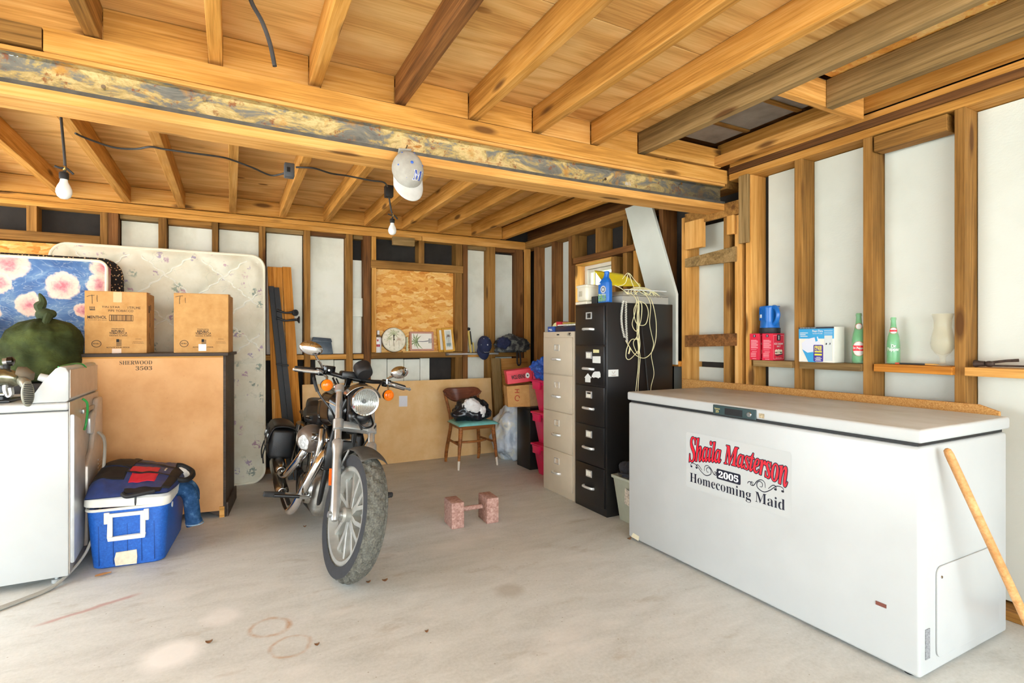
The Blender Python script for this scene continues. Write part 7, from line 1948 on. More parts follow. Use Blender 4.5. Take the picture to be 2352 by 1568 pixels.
blob('white_cloth', plain('white_cloth', '#e9e7e4'), bb_, (0.055, -0.115, 0.09), (0.045, 0.03, 0.055), 12, 0.28, 1.6, None, crease=0.1)

# ---- clear bag, black box, cartons, pink bins
CBAG = NT('hazy_plastic_bag'); v = CBAG.coord(); n_ = CBAG.noise(v, 5, 4, 0.6, 0.5)
CBAG.color(CBAG.ramp(n_, [(0.35, '#b4c0cf'), (0.5, '#ced6de'), (0.6, '#e6e4d8'), (0.75, '#a9b8cc')])); CBAG.set(rough=0.25); CBAG.bump(CBAG.noise(v, 16, 4, 0.7, 1.0), 0.5, 0.01)
cbg = thing('plastic_sack', 'hazy clear plastic sack stuffed with cloth in the corner', 'bag', (2.625, 4.955, 0.0))
blob('sack_body', CBAG.m, cbg, (0, 0, 0.27), (0.215, 0.20, 0.30), 5, 0.22, 1.5, 0.0, 64, 40, warp=lambda p: V(p.x * (1.0 if p.z < 0 else 0.95), p.y, p.z), crease=0.05)
kb = thing('black_box', 'tall black box standing beside the clear plastic sack', 'box', (2.70, 4.58, 0))
MB().rbox((-0.165, -0.14, 0), (0.165, 0.12, 0.575), 0.006, 2).build('box_body', BLACK_SATIN, kb)
MB().rbox((-0.168, -0.143, 0.577), (0.168, 0.123, 0.60), 0.006, 2).build('box_lid', BLACK_SATIN, kb)
cbx = thing('shipping_box', 'brown carton with red arrow print on the black box', 'box', (2.575, 4.60, 0.601), math.radians(-18))
MB().hexa([(-0.19, -0.10, 0), (0.03, -0.10, 0.0), (0.10, 0.10, 0), (-0.19, 0.10, 0), (-0.205, -0.10, 0.20), (0.015, -0.10, 0.215), (0.10, 0.10, 0.215), (-0.205, 0.10, 0.20)]).build('carton_body', CARD, cbx, smooth=0, bevel=0.003)
MB().hexa([(0.031, -0.099, 0.003), (0.12, -0.04, 0.0), (0.12, -0.036, 0), (0.035, -0.095, 0.003), (0.016, -0.099, 0.214), (0.10, -0.05, 0.20), (0.10, -0.046, 0.20), (0.02, -0.095, 0.214)]).build('torn_flap', WOOD_NEW if False else plain('pale_cardboard', '#d8b07e', 0.8, 0, 0.1, 20), cbx, smooth=0)
REDI = plain('dull_red_print', '#b0442c', 0.8, 0, 0)
print_shape('arrow_print', [rect(-0.125, 0.135, 0.045, 0.008), rect(-0.125, 0.165, 0.045, 0.008), rect(-0.105, 0.135, 0.008, 0.035)], (0, -0.101, 0), (1, 0, 0), (0, -1, 0), REDI, cbx, 0.0012)
print_shape('round_print', stroke2d([(-0.100 + 0.022 * math.cos(a), 0.085 + 0.026 * math.sin(a)) for a in [i * 0.45 for i in range(13)]], 0.008), (0, -0.101, 0), (1, 0, 0), (0, -1, 0), REDI, cbx, 0.0012)
shb = thing('shoe_box', 'red shoe box tilted on top of the brown carton', 'box', (2.575, 4.60, 0.842), 0, None, (0, math.radians(-7), math.radians(-20)))
SRED = plain('red_shoe_box', '#e01f38', 0.45, 0, 0.05)
MB().box((-0.19, -0.10, 0.0), (0.06, 0.08, 0.125)).build('box_body', SRED, shb, smooth=0, bevel=0.002)
MB().box((-0.193, -0.104, 0.09), (0.063, 0.084, 0.128)).build('box_lid', SRED, shb, smooth=0, bevel=0.002)
MB().box((0.064, -0.10, 0.0), (0.20, -0.04, 0.12)).build('box_end', plain('pink_red_box', '#e8406a', 0.4, 0, 0.05), shb, smooth=0, bevel=0.002)
lettering('lettering', 'WOLVERINE', (-0.193, -0.104, 0), (1, 0, 0), (0, -1, 0), (0.045, 0.040, 0.135, 0.042), INK, shb, 0.0012, 0, 0.03)
print_shape('logo_patch', [disc(0.205, 0.062, 0.020, 0.026, 18)], (-0.193, -0.104, 0), (1, 0, 0), (0, -1, 0), MAG, shb, 0.0012)
print_shape('logo_mark', [disc(0.205, 0.062, 0.008, 0.009, 10)], (-0.193, -0.104, 0), (1, 0, 0), (0, -1, 0), INK, shb, 0.0018)
lettering('lettering', 'WOLVERINE', (0.064, -0.10, 0), (1, 0, 0), (0, -1, 0), (0.02, 0.085, 0.10, 0.022), INK, shb, 0.0012, 0, 0.02)
PINK = plain('hot_pink_plastic', '#e3205e', 0.35, 0, 0.08, 10)
zb = [(0.0, 0.29), (0.295, 0.585), (0.59, 0.88)]
names_ = ['bottom', 'middle', 'top']
for k, (z0, z1) in enumerate(zb):
    h = z1 - z0
    bn = thing('storage_bin', 'hot pink storage bin, %s of the stack beside the beige cabinet' % names_[k], 'bin', (2.74, 4.14, z0), 0, 'pink bins stacked in the corner')
    b = MB()
    X, Y = 0.25, 0.205
    rg = [[b.bm.verts.new((sx_ * (X - g), sy_ * (Y - g), z)) for sx_, sy_ in ((-1, -1), (1, -1), (1, 1), (-1, 1))] for z, g in [(0.0, 0.055), (h - 0.05, 0.02), (h - 0.05, 0.008), (h - 0.022, 0.006), (h - 0.022, 0.03), (0.01, 0.06)]]
    for a, e in zip(rg, rg[1:]):
        for q in range(4): b.bm.faces.new((a[q], a[(q + 1) % 4], e[(q + 1) % 4], e[q]))
    b.bm.faces.new(rg[0][::-1]); b.bm.faces.new(rg[-1])
    b.build('bin_body', PINK, bn, bevel=0.006)
    MB().rbox((-X - 0.004, -Y - 0.004, h - 0.022), (X + 0.004, Y + 0.004, h), 0.008, 2).build('lid', PINK, bn)
    MB().rbox((-X - 0.016, 0.02, h - 0.085), (-X + 0.006, 0.15, h - 0.012), 0.006, 2).build('latch', PINK, bn)
    MB().rbox((-X - 0.012, -0.16, h - 0.085), (-X + 0.006, -0.04, h - 0.012), 0.006, 2).build('latch', PINK, bn)
for z_, lb in [(0.045, 'sheaf of white papers beside the bottom pink bin'), (0.62, 'sheaf of white papers beside the top pink bin')]:
    if z_ < 0.1:
        tag(MB().box((2.455, 3.90, 0.0), (2.47, 3.93, 0.20)).build('papers', MAG, smooth=0), lb, 'papers')
BLUP = NT('blue_plastic_bag'); v = BLUP.coord(); n_ = BLUP.noise(v, 22, 4, 0.6, 1.0)
BLUP.color(BLUP.ramp(n_, [(0.35, '#123a8c'), (0.55, '#1c52b4'), (0.72, '#4a82d8')])); BLUP.set(rough=0.18); BLUP.bump(n_, 0.5, 0.01)
bpb = thing('blue_bag', 'crumpled shiny blue plastic bag on top of the pink bins', 'bag', (2.62, 4.16, 0.881))
blob('bag_body', BLUP.m, bpb, (0.0, 0.0, 0.085), (0.15, 0.16, 0.12), 21, 0.35, 1.8, 0.0, 64, 44, crease=0.10, cs=8)
blob('bag_ear', BLUP.m, bpb, (-0.10, 0.13, 0.12), (0.045, 0.06, 0.045), 25, 0.4, 2.2, None, crease=0.2)
# brown boards standing in the corner behind the boxes
lean_plank('plank', 'old brown plank standing beside the fibreboard sheet', 2.56, 2.66, 1.045, 2.60, 2.70, 5.26, 5.36, 0.03, WOOD_GREY)
o = MB().hexa([(2.72, 5.30, 0), (3.02, 5.30, 0), (3.02, 5.315, 0), (2.72, 5.315, 0), (2.68, 5.345, 1.04), (3.02, 5.345, 1.04), (3.02, 5.36, 1.04), (2.68, 5.36, 1.04)])
tag(o.build('plywood_offcut', ply('corner_plywood', '#d09a5a', '#b98040', '#8a5c2a'), smooth=0), 'brown plywood offcut leaning in the corner behind the boxes', 'board')

# ---- back wall shelf (the sill and rail)
SZ = 1.1185
BKY = 5.50
NAVC = plain('slate_blue_vinyl', '#4c5a66', 0.35, 0, 0.2, 20)
pu = thing('pouch', 'slate blue vinyl pouch lying on the rail above the motorcycle', 'pouch', (0.79, 5.50, 1.1055))
MB().hexa([(-0.10, -0.03, 0.0), (0.105, -0.03, 0.0), (0.105, 0.02, 0), (-0.10, 0.02, 0), (-0.085, -0.012, 0.165), (0.085, -0.012, 0.15), (0.085, 0.012, 0.15), (-0.085, 0.012, 0.165)]).build('pouch_body', NAVC, pu, bevel=0.01)
MB().hexa([(-0.095, -0.028, 0.13), (0.095, -0.028, 0.12), (0.095, -0.01, 0.12), (-0.095, -0.01, 0.13), (-0.085, -0.016, 0.172), (0.085, -0.016, 0.157), (0.085, 0.014, 0.157), (-0.085, 0.014, 0.172)]).build('flap', NAVC, pu, bevel=0.006)
SPR = plain('white_can', '#eceaea', 0.3, 0, 0.03)
sc_ = thing('spray_can', 'white spray can with red print at the end of the sill', 'can', (1.335, 5.47, SZ))
MB().lathe([(0.001, 0), (0.030, 0), (0.0325, 0.004), (0.0325, 0.150), (0.030, 0.156)], None, 28).build('can_body', SPR, sc_)
MB().lathe([(0.0305, 0.156), (0.026, 0.168), (0.016, 0.180), (0.012, 0.184)], None, 28).build('can_shoulder', NICKEL, sc_)
MB().lathe([(0.012, 0.184), (0.014, 0.19), (0.0135, 0.225), (0.001, 0.23)], None, 20).build('nozzle', SPR, sc_)
def can_band(z0, z1, a0, a1, mat, nm='print'):
    MB().sheet(lambda u, v: (0.0330 * math.cos(a0 + (a1 - a0) * u), 0.0330 * math.sin(a0 + (a1 - a0) * u), z0 + (z1 - z0) * v), 12, 1).build(nm, mat, sc_)
REDP = plain('crimson_print', '#b8324a', 0.5, 0, 0.2, 60)
can_band(0.060, 0.085, math.radians(215), math.radians(290), REDP); can_band(0.115, 0.135, math.radians(235), math.radians(262), REDP)
can_band(0.060, 0.085, math.radians(215), math.radians(232), plain('orange_print', '#e88a6a', 0.5, 0, 0), 'print_patch')
# clock
cl_c = V(1.495, 5.462, 1.2445)
ck = thing('wall_clock', 'round cream wall clock with palm tree picture leaning on the sill', 'clock', (cl_c.x, 5.445, SZ + 0.0035))
ck.rotation_euler = (math.radians(-7), 0, 0)
CR = 0.128
MC = Matrix.Translation((0, 0.0, CR)) @ Matrix.Rotation(PI / 2, 4, 'X')
MB().lathe([(0.001, -0.016), (CR - 0.006, -0.016), (CR, -0.010), (CR, 0.004), (CR - 0.005, 0.009), (0.001, 0.009)], MC, 64).build('clock_case', plain('clock_edge', '#6a5438', 0.6, 0, 0.1), ck)
CKF = NT('clock_face_print'); v = CKF.coord(); n_ = CKF.noise(v, 18, 4, 0.6)
CKF.color(CKF.ramp(n_, [(0.3, '#dcd2b4'), (0.6, '#f0e9d4')])); CKF.set(rough=0.4)
MB().lathe([(0.001, 0.0093), (CR - 0.004, 0.0093)], MC, 64).build('dial', CKF.m, ck)
O_ = (0, -0.0095, CR); UU, NN = (1, 0, 0), (0, -1, 0)
print_shape('minute_marks', [disc((CR - 0.010) * math.cos(a), (CR - 0.010) * math.sin(a), 0.0035, None, 8) for a in [2 * PI * k / 60 for k in range(60)]], O_, UU, NN, plain('sage_print', '#a8a276', 0.6, 0, 0), ck)
for k in range(12):
    a = PI / 2 - 2 * PI * k / 12
    s_ = str(12 if k == 0 else k)
    lettering('numeral', s_, O_, UU, NN, (0.098 * math.cos(a) - 0.007 * len(s_), 0.098 * math.sin(a) - 0.008, 0.013 * len(s_), 0.017), plain('sage_dark_print', '#b4b394', 0.6, 0, 0), ck, 0.0008)
def palm(cx, cy, s, mat_l, mat_t, parent, O_, UU, NN, ang=PI / 2, off=0.0007, h=1.0):
    up = (math.cos(ang), math.sin(ang)); sd = (up[1], -up[0])
    T = lambda x, y: (cx + s * (x * sd[0] + y * up[0]), cy + s * (x * sd[1] + y * up[1]))
    print_shape('palm_trunk', stroke2d([T(0.02, -h), T(-0.02, -h * 0.5), T(0, 0)], [0.05 * s, 0.04 * s, 0.03 * s]), O_, UU, NN, mat_t, parent, off)
    fr = []
    for k in range(9):
        a = math.radians(-30 + 30 * k)
        L = 0.42 + 0.08 * (k % 3)
        fr += stroke2d([T(0, 0), T(L * 0.5 * math.cos(a), L * 0.5 * math.sin(a) + 0.06), T(L * math.cos(a), L * math.sin(a) - 0.06)], [0.03 * s, 0.09 * s, 0.012 * s])
    print_shape('palm_fronds', fr, O_, UU, NN, mat_l, parent, off)
PALE_G = plain('pale_palm_print', '#b9bb8c', 0.6, 0, 0.1); GREY_T = plain('grey_trunk_print', '#8f8468', 0.6, 0, 0)
palm(-0.005, 0.055, 0.125, PALE_G, GREY_T, ck, O_, UU, NN); palm(-0.05, 0.005, 0.07, PALE_G, GREY_T, ck, O_, UU, NN); palm(0.05, -0.002, 0.07, plain('pink_palm_print', '#c4a98c', 0.6, 0, 0.1), GREY_T, ck, O_, UU, NN)
MB().box((-0.0016, -0.0125, CR), (0.0016, -0.0112, CR + 0.062)).box((-0.006, -0.0125, CR + 0.036), (0.006, -0.0112, CR + 0.048)).build('minute_hand', BLACK, ck, smooth=0)
MB().box((-0.003, -0.0140, CR - 0.002), (0.003, -0.0128, CR + 0.045), Matrix.Translation((0, 0, CR)) @ Matrix.Rotation(-0.06, 4, 'Y') @ Matrix.Translation((0, 0, -CR))).build('hour_hand', BLACK, ck, smooth=0)
MB().cyl((0, -0.0148, CR), (0, -0.0095, CR), 0.006, 0.006, 16).build('hand_hub', BLACK, ck)
# frames
def picture(name, label, x, y, z, w, h, mat, lean, rz, border, paint, tilt=0.0, art=None, mx=0.008, th=0.016):
    p_ = thing(name, label, 'picture', (x, y, z))
    p_.rotation_euler = (math.radians(-lean), math.radians(tilt), math.radians(rz))
    b_ = MB()
    for lo, hi in [((-w / 2, -th, 0), (w / 2, 0, border)), ((-w / 2, -th, h - border), (w / 2, 0, h)), ((-w / 2, -th, border), (-w / 2 + border, 0, h - border)), ((w / 2 - border, -th, border), (w / 2, 0, h - border))]:
        b_.box(lo, hi)
    b_.build('frame', mat, p_, smooth=0, bevel=0.003)
    MB().box((-w / 2 + border, -th * 0.6, border), (w / 2 - border, -0.001, h - border)).build('print', paint, p_, smooth=0)
    if art: art(p_, (0, -th * 0.6, 0), (1, 0, 0), (0, -1, 0), w, h)
    return p_
PINKF = plain('rose_wood_frame', '#c48a72', 0.5, 0, 0.1, 20); YELF = plain('golden_wood_frame', '#d9a032', 0.45, 0, 0.1, 20)
IVORY = plain('ivory_print', '#f0eadc', 0.6, 0, 0.03)
tag(MB().box((1.59, 5.462, SZ), (2.01, 5.498, SZ + 0.012)).build('pale_batten', WOOD_NEW, smooth=0), 'thin pale batten lying on the sill under the picture', 'batten')
def art1(p_, O_, UU, NN, w, h):
    palm(-0.05, h / 2, 0.165, plain('green_palm_print', '#8fa06a', 0.6, 0, 0.25, 60), plain('dark_grey_print', '#55505a', 0.6, 0, 0), p_, O_, UU, NN, PI, 0.0007, 0.75)
    print_shape('hut', [rect(0.075 + 0.009 * k, h / 2 - 0.022 + 0.003 * (k % 2), 0.005, 0.05) for k in range(5)], O_, UU, NN, plain('dark_grey_print', '#55505a'), p_)
picture('picture_frame', 'rose framed palm picture lying on its side on the sill', 1.80, 5.478, SZ + 0.0125, 0.262, 0.205, PINKF, 4, 0, 0.020, IVORY, 0, art1)
def art2(p_, O_, UU, NN, w, h):
    print_shape('picture_panel', [rect(-0.028, 0.05, 0.056, h - 0.085)], O_, UU, NN, plain('misty_print', '#cfd2c8', 0.6, 0, 0.1), p_, 0.0006)
    print_shape('sea', [rect(-0.028, 0.065, 0.056, 0.03)], O_, UU, NN, plain('sea_print', '#93a39c', 0.6, 0, 0.1), p_, 0.0009)
    palm(0.003, h - 0.095, 0.06, plain('brown_palm_print', '#6d4d42', 0.6, 0, 0.1), plain('brown_trunk_print', '#5d443a', 0.6, 0, 0), p_, O_, UU, NN, PI / 2, 0.0012, 1.9)
picture('picture_frame', 'yellow framed tall palm picture at the right end of the sill', 2.10, 5.446, SZ + 0.001, 0.128, 0.262, YELF, 5, 4, 0.022, IVORY, -4, art2)
picture('picture_frame', 'yellow frame mostly hidden behind the tall palm picture', 2.045, 5.474, SZ + 0.001, 0.125, 0.258, YELF, 3, 10, 0.022, IVORY, -4)
tag(MB().box((1.632, 5.472, SZ + 0.0125), (1.650, 5.492, SZ + 0.160)).build('card', plain('pale_green_card', '#d9dcb0', 0.6, 0, 0.15, 60), smooth=0), 'pale green card standing between the clock and the picture', 'card')
# brush, cap, mesh bag, pipe on the rail to the right
br_ = thing('window_brush', 'yellow and black long handled brush standing on the rail', 'brush', (2.375, 5.49, 1.1055))
br_.rotation_euler = (0, math.radians(-7), 0)
YBR = plain('yellow_handle', '#e2c46a', 0.5, 0, 0.1)
MB().box((-0.014, -0.008, 0), (0.010, 0.008, 0.25)).build('handle', YBR, br_, smooth=0, bevel=0.003)
MB().box((0.0105, -0.010, 0.09), (0.024, 0.006, 0.24)).build('blade', BLACK_MATTE, br_, smooth=0, bevel=0.002)
MB().sphere((0.004, 0, 0.265), (0.020, 0.016, 0.018)).build('tip', BLACK_MATTE, br_)
MB().box((0.030, -0.012, 0.0), (0.042, 0.004, 0.11)).build('side_stick', YBR, br_, smooth=0)
def ball_cap(name, label, loc, rot, mat, matb, button=None, sc=1.0):
    t_ = thing(name, label, 'cap', loc, 0, None, rot)
    def crown(u, v):
        a = 2 * PI * u; e = (PI / 2) * v
        seam = 1 - 0.012 * max(0, 1 - abs(((a / (PI / 3)) + 0.5) % 1 - 0.5) / 0.06)
        r = math.cos(e) ** 0.75 * seam if v < 1 else 0.0008
        x = 0.098 * r * math.cos(a); y = 0.078 * r * math.sin(a)
        z = 0.095 * math.sin(e) ** 0.9 + (0.012 if math.cos(a) > 0 else 0) * math.cos(a) * (1 - v)
        return (x * sc, y * sc, z * sc)
    co = MB().sheet(crown, 48, 16, closeu=True).build('crown', mat, t_, solid=0.002)
    def bill(u, v):
        a = math.radians(-74 + 148 * u)
        r0 = (0.098 * math.cos(a), 0.078 * math.sin(a))
        ext = 0.072 * math.cos(a * 0.9) ** 0.55
        y = r0[1] * (1 + 0.02 * v)
        return ((r0[0] - 0.004 + ext * v) * sc, y * sc, (0.006 - 0.010 * v - 3.2 * y * y * (0.4 + 0.6 * v) + 0.012 * math.cos(a)) * sc)
    MB().sheet(bill, 28, 8).build('bill', matb, t_, solid=0.004)
    if button:
        MB().sphere((0, 0, 0.096 * sc), (0.008 * sc, 0.008 * sc, 0.005 * sc)).build('button', button, t_)
        for k in range(6):
            a = PI / 6 + k * PI / 3; e = math.radians(42)
            r = math.cos(e) ** 0.75
            p_ = V(0.098 * r * math.cos(a), 0.078 * r * math.sin(a), 0.095 * math.sin(e) ** 0.9 + 0.001) * sc
            MB().sphere(p_, 0.0042 * sc, None, 10, 6).build('eyelet', button, t_)
    return t_
NAVYC = plain('navy_twill', '#252c4d', 0.85, 0, 0.15, 30, 0.2, 300)
nc = ball_cap('ball_cap', 'navy baseball cap hanging from the rail', (2.475, 5.36, 1.195), (math.radians(80), math.radians(90), 0), NAVYC, NAVYC, plain('white_thread', '#cfcfd4', 0.8, 0, 0))
nc.rotation_euler = Matrix(((0, 1, 0), (0, 0, -1), (-1, 0, 0))).to_euler()   # crown towards the room, bill down
print_shape('stitching', stroke2d([(-0.03, 0), (-0.015, -0.006), (0.0, -0.003), (0.02, -0.004), (0.035, 0.004)], 0.005), (0.078, 0, 0.072), (0, 1, 0), (0.75, 0, 0.66), plain('white_thread', '#cfcfd4'), nc, 0.002)
MESH = NT('dark_mesh_fabric'); v = MESH.coord(); n_ = MESH.noise(v, 16, 4, 0.6, 0.6)
MESH.color(MESH.ramp(n_, [(0.35, '#17181c'), (0.5, '#3b3d42'), (0.62, '#7d8078'), (0.75, '#22252e')])); MESH.set(rough=0.6); MESH.bump(MESH.noise(v, 300, 2), 0.4, 0.003)
mb_ = thing('mesh_bag', 'dark mesh laundry bag lying on the rail in the corner', 'bag', (2.83, 5.355, 1.108))
blob('bag_body', MESH.m, mb_, (0, 0, 0.075), (0.21, 0.075, 0.11), 31, 0.22, 1.8, 0.0, 56, 32, warp=lambda p: V(p.x, p.y, p.z * (1 - 1.1 * p.x)), crease=0.12)
blob('navy_cloth', NAVYC, mb_, (-0.13, -0.045, 0.105), (0.075, 0.045, 0.065), 33, 0.3, 2, None, crease=0.15)
MB().tube(smoothpts([V(0.02, -0.07, 0.02), V(0.01, -0.095, -0.03), V(0.012, -0.09, -0.11), V(0.03, -0.09, -0.145), V(0.055, -0.09, -0.12), V(0.05, -0.09, -0.04), V(0.045, -0.07, 0.02)], 6), 0.009, 8).build('strap', BLACK_MATTE, mb_)
mp = thing('metal_pipe', 'thin galvanised pipe lying along the rail by the mesh bag', 'pipe', (2.35, 5.418, 1.094))
MB().cyl((-0.275, 0, 0), (0.33, 0, 0), 0.011, 0.011, 16).build('tube', HANDLE, mp)
MB().cyl((-0.30, 0, 0), (-0.27, 0, 0), 0.016, 0.014, 16).build('coupling', NICKEL, mp)

# ================================================================== OVERHEAD
BULB = plain('white_bulb_glass', '#f2f2ee', 0.25, 0, 0.0)
CABLEM = plain('grey_black_cable', '#3c3a3a', 0.6, 0, 0.15, 30)
def bulb_pendant(label, p, top, sc=1.0):
    t_ = thing('light_bulb', label, 'light bulb', p, 0, 'bare bulbs under the far joists')
    MB().lathe([(0.001, -0.062), (0.014, -0.060), (0.026, -0.050), (0.0325, -0.032), (0.032, -0.016), (0.026, 0.002), (0.017, 0.020), (0.0145, 0.034), (0.0145, 0.04)], Matrix.Scale(sc, 4), 32).build('glass_bulb', BULB, t_)
    MB().lathe([(0.0150, 0.034), (0.019, 0.036), (0.020, 0.062), (0.017, 0.068), (0.007, 0.072), (0.001, 0.072)], Matrix.Scale(sc, 4), 24).build('socket', BLACK_MATTE, t_)
    top = Vector(top) - Vector(p)
    MB().tube(smoothpts([V(0, 0, 0.07 * sc), V(0.004, 0.002, 0.095), top * 0.55 + V(0.006, 0, 0), top], 5), 0.0065, 8).build('cord', CABLEM, t_)
    MB().tube(smoothpts([V(-0.035, -0.005, 0.098), V(-0.012, -0.012, 0.090), V(0.008, -0.006, 0.094), V(0.024, -0.008, 0.082), V(0.04, -0.006, 0.066)], 5), 0.0055, 6).build('wire_splice', BLACK_MATTE, t_)
    MB().sphere((0.003, -0.006, 0.093), (0.008, 0.007, 0.012)).build('wire_nut', plain('brass', '#c8a860'), t_)
    return t_
p1 = onY(147, 428, 3.5)
bulb_pendant('bare white bulb hanging at the far left over the mattresses', p1, (p1.x - 0.012, 3.5, 2.39), 1.05)
p2 = onY(901, 522, 4.05)
p2t = onY(893, 440, 4.05)
bulb_pendant('bare white bulb hanging below the grey cap', p2, (p2t.x, 4.05, p2t.z - 0.03), 0.95)
jb = thing('junction_box', 'black junction box under the joist above the central bulb', 'junction box', (p2t.x, 4.05, p2t.z))
MB().rbox((-0.03, -0.03, -0.045), (0.03, 0.03, 0.045), 0.006, 2).build('box_body', BLACK_MATTE, jb)
MB().cyl((0, 0, 0.045), (0, 0, 2.391 - p2t.z), 0.008, 0.008, 8).build('stem', BLACK_MATTE, jb)
p3 = onZ(665, 387, 2.36)
jb2 = thing('junction_box', 'grey junction box on the joist side where the cable ends', 'junction box', p3)
MB().rbox((-0.032, -0.03, -0.06), (0.028, 0.03, 0.03), 0.006, 2).build('box_body', plain('grey_box', '#5d646c', 0.5, 0.2, 0.1), jb2)
MB().box((-0.018, -0.0315, -0.03), (0.002, -0.03, 0.0)).build('cover', BLACK_MATTE, jb2, smooth=0)
def ceil_cable(label, pts, r=0.006, z=2.378):
    q = []
    for p in pts:
        zz = p[2] if len(p) > 2 else z
        q.append(onZ(p[0], p[1], zz))
    o = MB().tube(smoothpts(q, 6), r, 8).build('electric_cable', CABLEM)
    return tag(o, label, 'cable')
ceil_cable('dark cable sagging under the far joists to the grey junction box', [(173, 306), (200, 318, 2.375), (260, 338, 2.365), (310, 342, 2.37), (345, 337), (375, 342), (430, 350, 2.372), (505, 360), (535, 368), (580, 385, 2.36), (620, 402, 2.35), (645, 400, 2.35), (660, 394, 2.35)])
ceil_cable('short dark cable running from the junction box toward the cap', [(680, 384, 2.365), (720, 386, 2.365), (760, 398, 2.37), (800, 404), (850, 414, 2.37), (880, 418, 2.37), (890, 428, 2.36)])
hc = MB().tube(smoothpts([onY(566, -30, 2.2), onY(580, 10, 2.2), onY(602, 50, 2.2), onY(620, 100, 2.2), onY(631, 152, 2.2)], 8), 0.008, 10)
tag(hc.build('loose_cable', CABLEM), 'loose black cable end hanging from the near ceiling', 'cable')
# grey cap hanging on the beam
GREYC = plain('grey_wool', '#a7a39a', 0.9, 0, 0.08, 30, 0.2, 300); GREYB = plain('light_grey_bill', '#c3c1bc', 0.85, 0, 0.05, 30)
cpos = onY(935, 395, 2.545)
gcap = ball_cap('ball_cap', 'grey baseball cap with a blue letter hanging on the steel beam', cpos, (0, 0, 0), GREYC, GREYB, plain('royal_blue_thread', '#3a66c4', 0.7, 0, 0), 0.95)
Rb = Matrix(((0, 1, 0), (0, 0, -1), (-1, 0, 0)))
gcap.rotation_euler = (Matrix.Rotation(math.radians(-6), 3, 'Y') @ Matrix.Rotation(math.radians(-14), 3, 'X') @ Rb).to_euler()
MBLU = plain('royal_blue_embroidery', '#27449c', 0.7, 0, 0); MWHT = plain('white_embroidery', '#e6e6ea', 0.7, 0, 0)
def crown_letter(name, off, scale_, lift, mat):
    me = text_mesh('𝑴', 0.0, off)
    xs = [q.co.x for q in me.vertices]; ys = [q.co.y for q in me.vertices]
    cx_, cy_ = (min(xs) + max(xs)) / 2, (min(ys) + max(ys)) / 2
    for q in me.vertices:
        x = 0.063 - (q.co.y - cy_) * scale_; y = 0.022 + (q.co.x - cx_) * scale_
        r = min(0.995, math.hypot(x / 0.098, y / 0.078))
        e = math.acos(min(1, r ** (1 / 0.75)))
        q.co = Vector((x, y, 0.095 * math.sin(e) ** 0.9 + 0.004 + lift)) * 0.95
    me.materials.append(mat)
    o = bpy.data.objects.new(name, me); COL.objects.link(o); o.parent = gcap
crown_letter('letter_outline', 0.03, 0.056, 0.0060, MWHT)
crown_letter('letter', 0.0, 0.056, 0.0072, MBLU)
MB().sheet(lambda u, v: (-0.094 - 0.012 * v, -0.032 + 0.064 * u, 0.004 + 0.03 * v), 8, 3).build('back_strap', GREYC, gcap, solid=0.002)
print_shape('stitching', stroke2d([(-0.022 + 0.011 * k, 0.004 * (-1) ** k) for k in range(5)], 0.003), (-0.092, 0, 0.035), (0, -1, 0), (-0.75, 0, 0.65), plain('tan_thread', '#c99a6a', 0.8, 0, 0), gcap, 0.004)
tag(MB().tube([cpos + V(-0.005, 0.085, 0.115), cpos + V(-0.003, 0.0, 0.118), cpos + V(-0.002, -0.012, 0.128)], 0.003, 8).build('hook', CHROME_DULL), 'small metal hook on the beam holding the grey cap', 'hook')

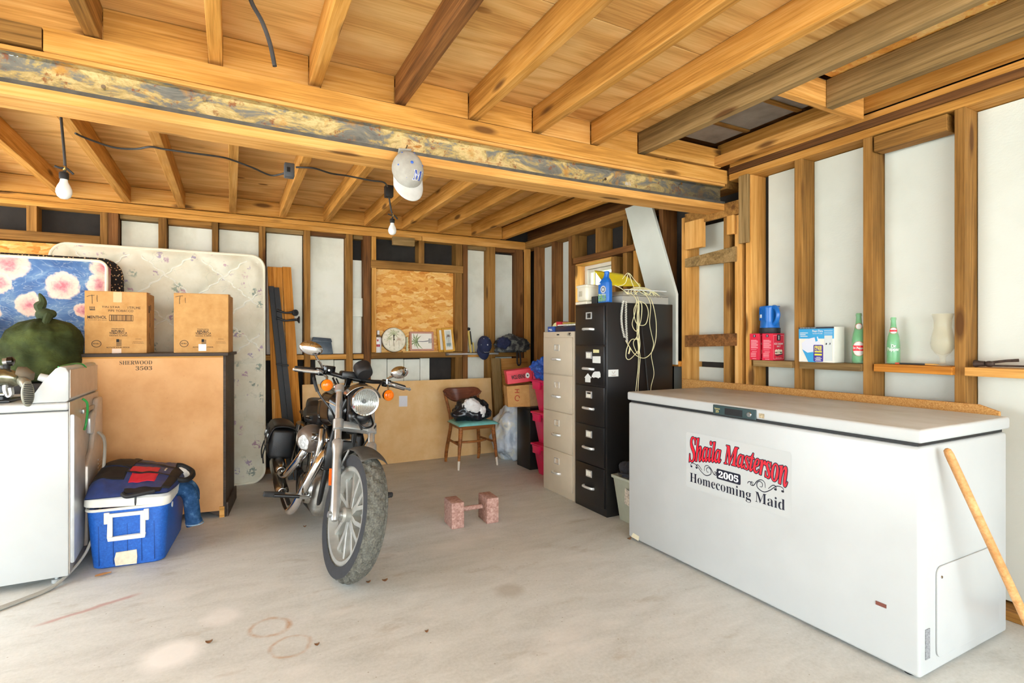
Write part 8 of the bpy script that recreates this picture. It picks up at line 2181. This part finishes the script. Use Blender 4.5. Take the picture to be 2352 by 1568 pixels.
# ================================================================== FLOOR
CONC = NT('pinkish_concrete_block'); v = CONC.coord(); n_ = CONC.noise(v, 60, 5, 0.7)
CONC.color(CONC.ramp(n_, [(0.3, '#8a6257'), (0.5, '#b08679'), (0.72, '#cfae9f')])); CONC.bump(n_, 0.5, 0.004); CONC.set(rough=0.9)
db = thing('concrete_dumbbell', 'homemade dumbbell of two pinkish concrete blocks on the floor', 'dumbbell', (1.455, 3.37, 0), math.radians(-3))
for x in (-0.165, 0.085):
    MB().rbox((x, -0.09, 0.0), (x + 0.088, 0.075, 0.172), 0.006, 2).build('block', CONC.m, db)
MB().cyl((-0.08, 0.0, 0.098), (0.088, 0.0, 0.098), 0.016, 0.016, 16).build('bar', CONC.m, db)
LEAF = plain('dead_leaf', '#7a5535', 0.9, 0, 0.2, 60)
for k, (px, py, s_) in enumerate([(884, 1334, 0.018), (846, 1338, 0.014), (480, 1476, 0.016), (728, 1482, 0.012), (1445, 1238, 0.02), (700, 1210, 0.012), (980, 1452, 0.01)]):
    p = onZ(px, py, 0)
    b = MB().sheet(lambda u, v: (p.x + (u - 0.5) * s_ * 1.6 , p.y + (v - 0.5) * s_ * math.sin(PI * (0.1 + 0.8 * u)), 0.0025 + 0.006 * (u - 0.5) ** 2 * 4 + 0.003 * v), 6, 4)
    tag(b.build('leaf_scrap', LEAF, solid=0.0008), ['largest dead leaf scrap before the front wheel', 'dead leaf scrap just under the front tyre', 'dead leaf scrap by the white floor patch', 'dead leaf scrap beside the rust rings', 'dead leaf scrap at the foot of the waste bin', 'dead leaf scrap beside the engine on the floor', 'dead leaf speck on the open floor before the dumbbell'][k], 'leaf', 'leaf scraps on the floor')

# ================================================================== OUTSIDE THE WINDOW
rs = random.Random(3)
tree = thing('garden_tree', 'leafy green tree outside the small window', 'tree', (6.2, 6.4, -0.1))
MB().tube([(0, 0, 0), (0.05, 0, 1.2), (0.0, 0.1, 2.2)], [0.12, 0.09, 0.05], 10).build('trunk', WOOD_DARK, tree)
b = MB()
for k in range(900):
    d = Vector((rs.gauss(0, 1), rs.gauss(0, 1), rs.gauss(0, 1))).normalized() * (rs.random() ** 0.4)
    c_ = Vector((d.x * 1.3, d.y * 1.3, 1.75 + d.z * 0.75))
    s_ = rs.uniform(0.05, 0.11)
    R_ = Euler((rs.uniform(0, 6), rs.uniform(0, 6), rs.uniform(0, 6))).to_matrix()
    b._add([c_ + R_ @ Vector(q) * s_ for q in ((-1, 0, 0), (-0.3, -0.45, 0.1), (0.5, -0.35, 0.1), (1.1, 0, 0), (0.5, 0.35, 0.1), (-0.3, 0.45, 0.1))], [(0, 1, 2, 3, 4, 5)])
lv = b.build('leaves', plain('leaf_green', '#5d9440', 0.6, 0, 0.3, 3), tree, smooth=0, weld=False)
lv['kind'] = 'stuff'
struct(MB().box((3.33, -40, -0.2), (30, 40, -0.05)).build('ground_outside', plain('lawn', '#7d9a56', 0.9, 0, 0.2, 3), smooth=0), 'green lawn outside the right wall', 'ground')
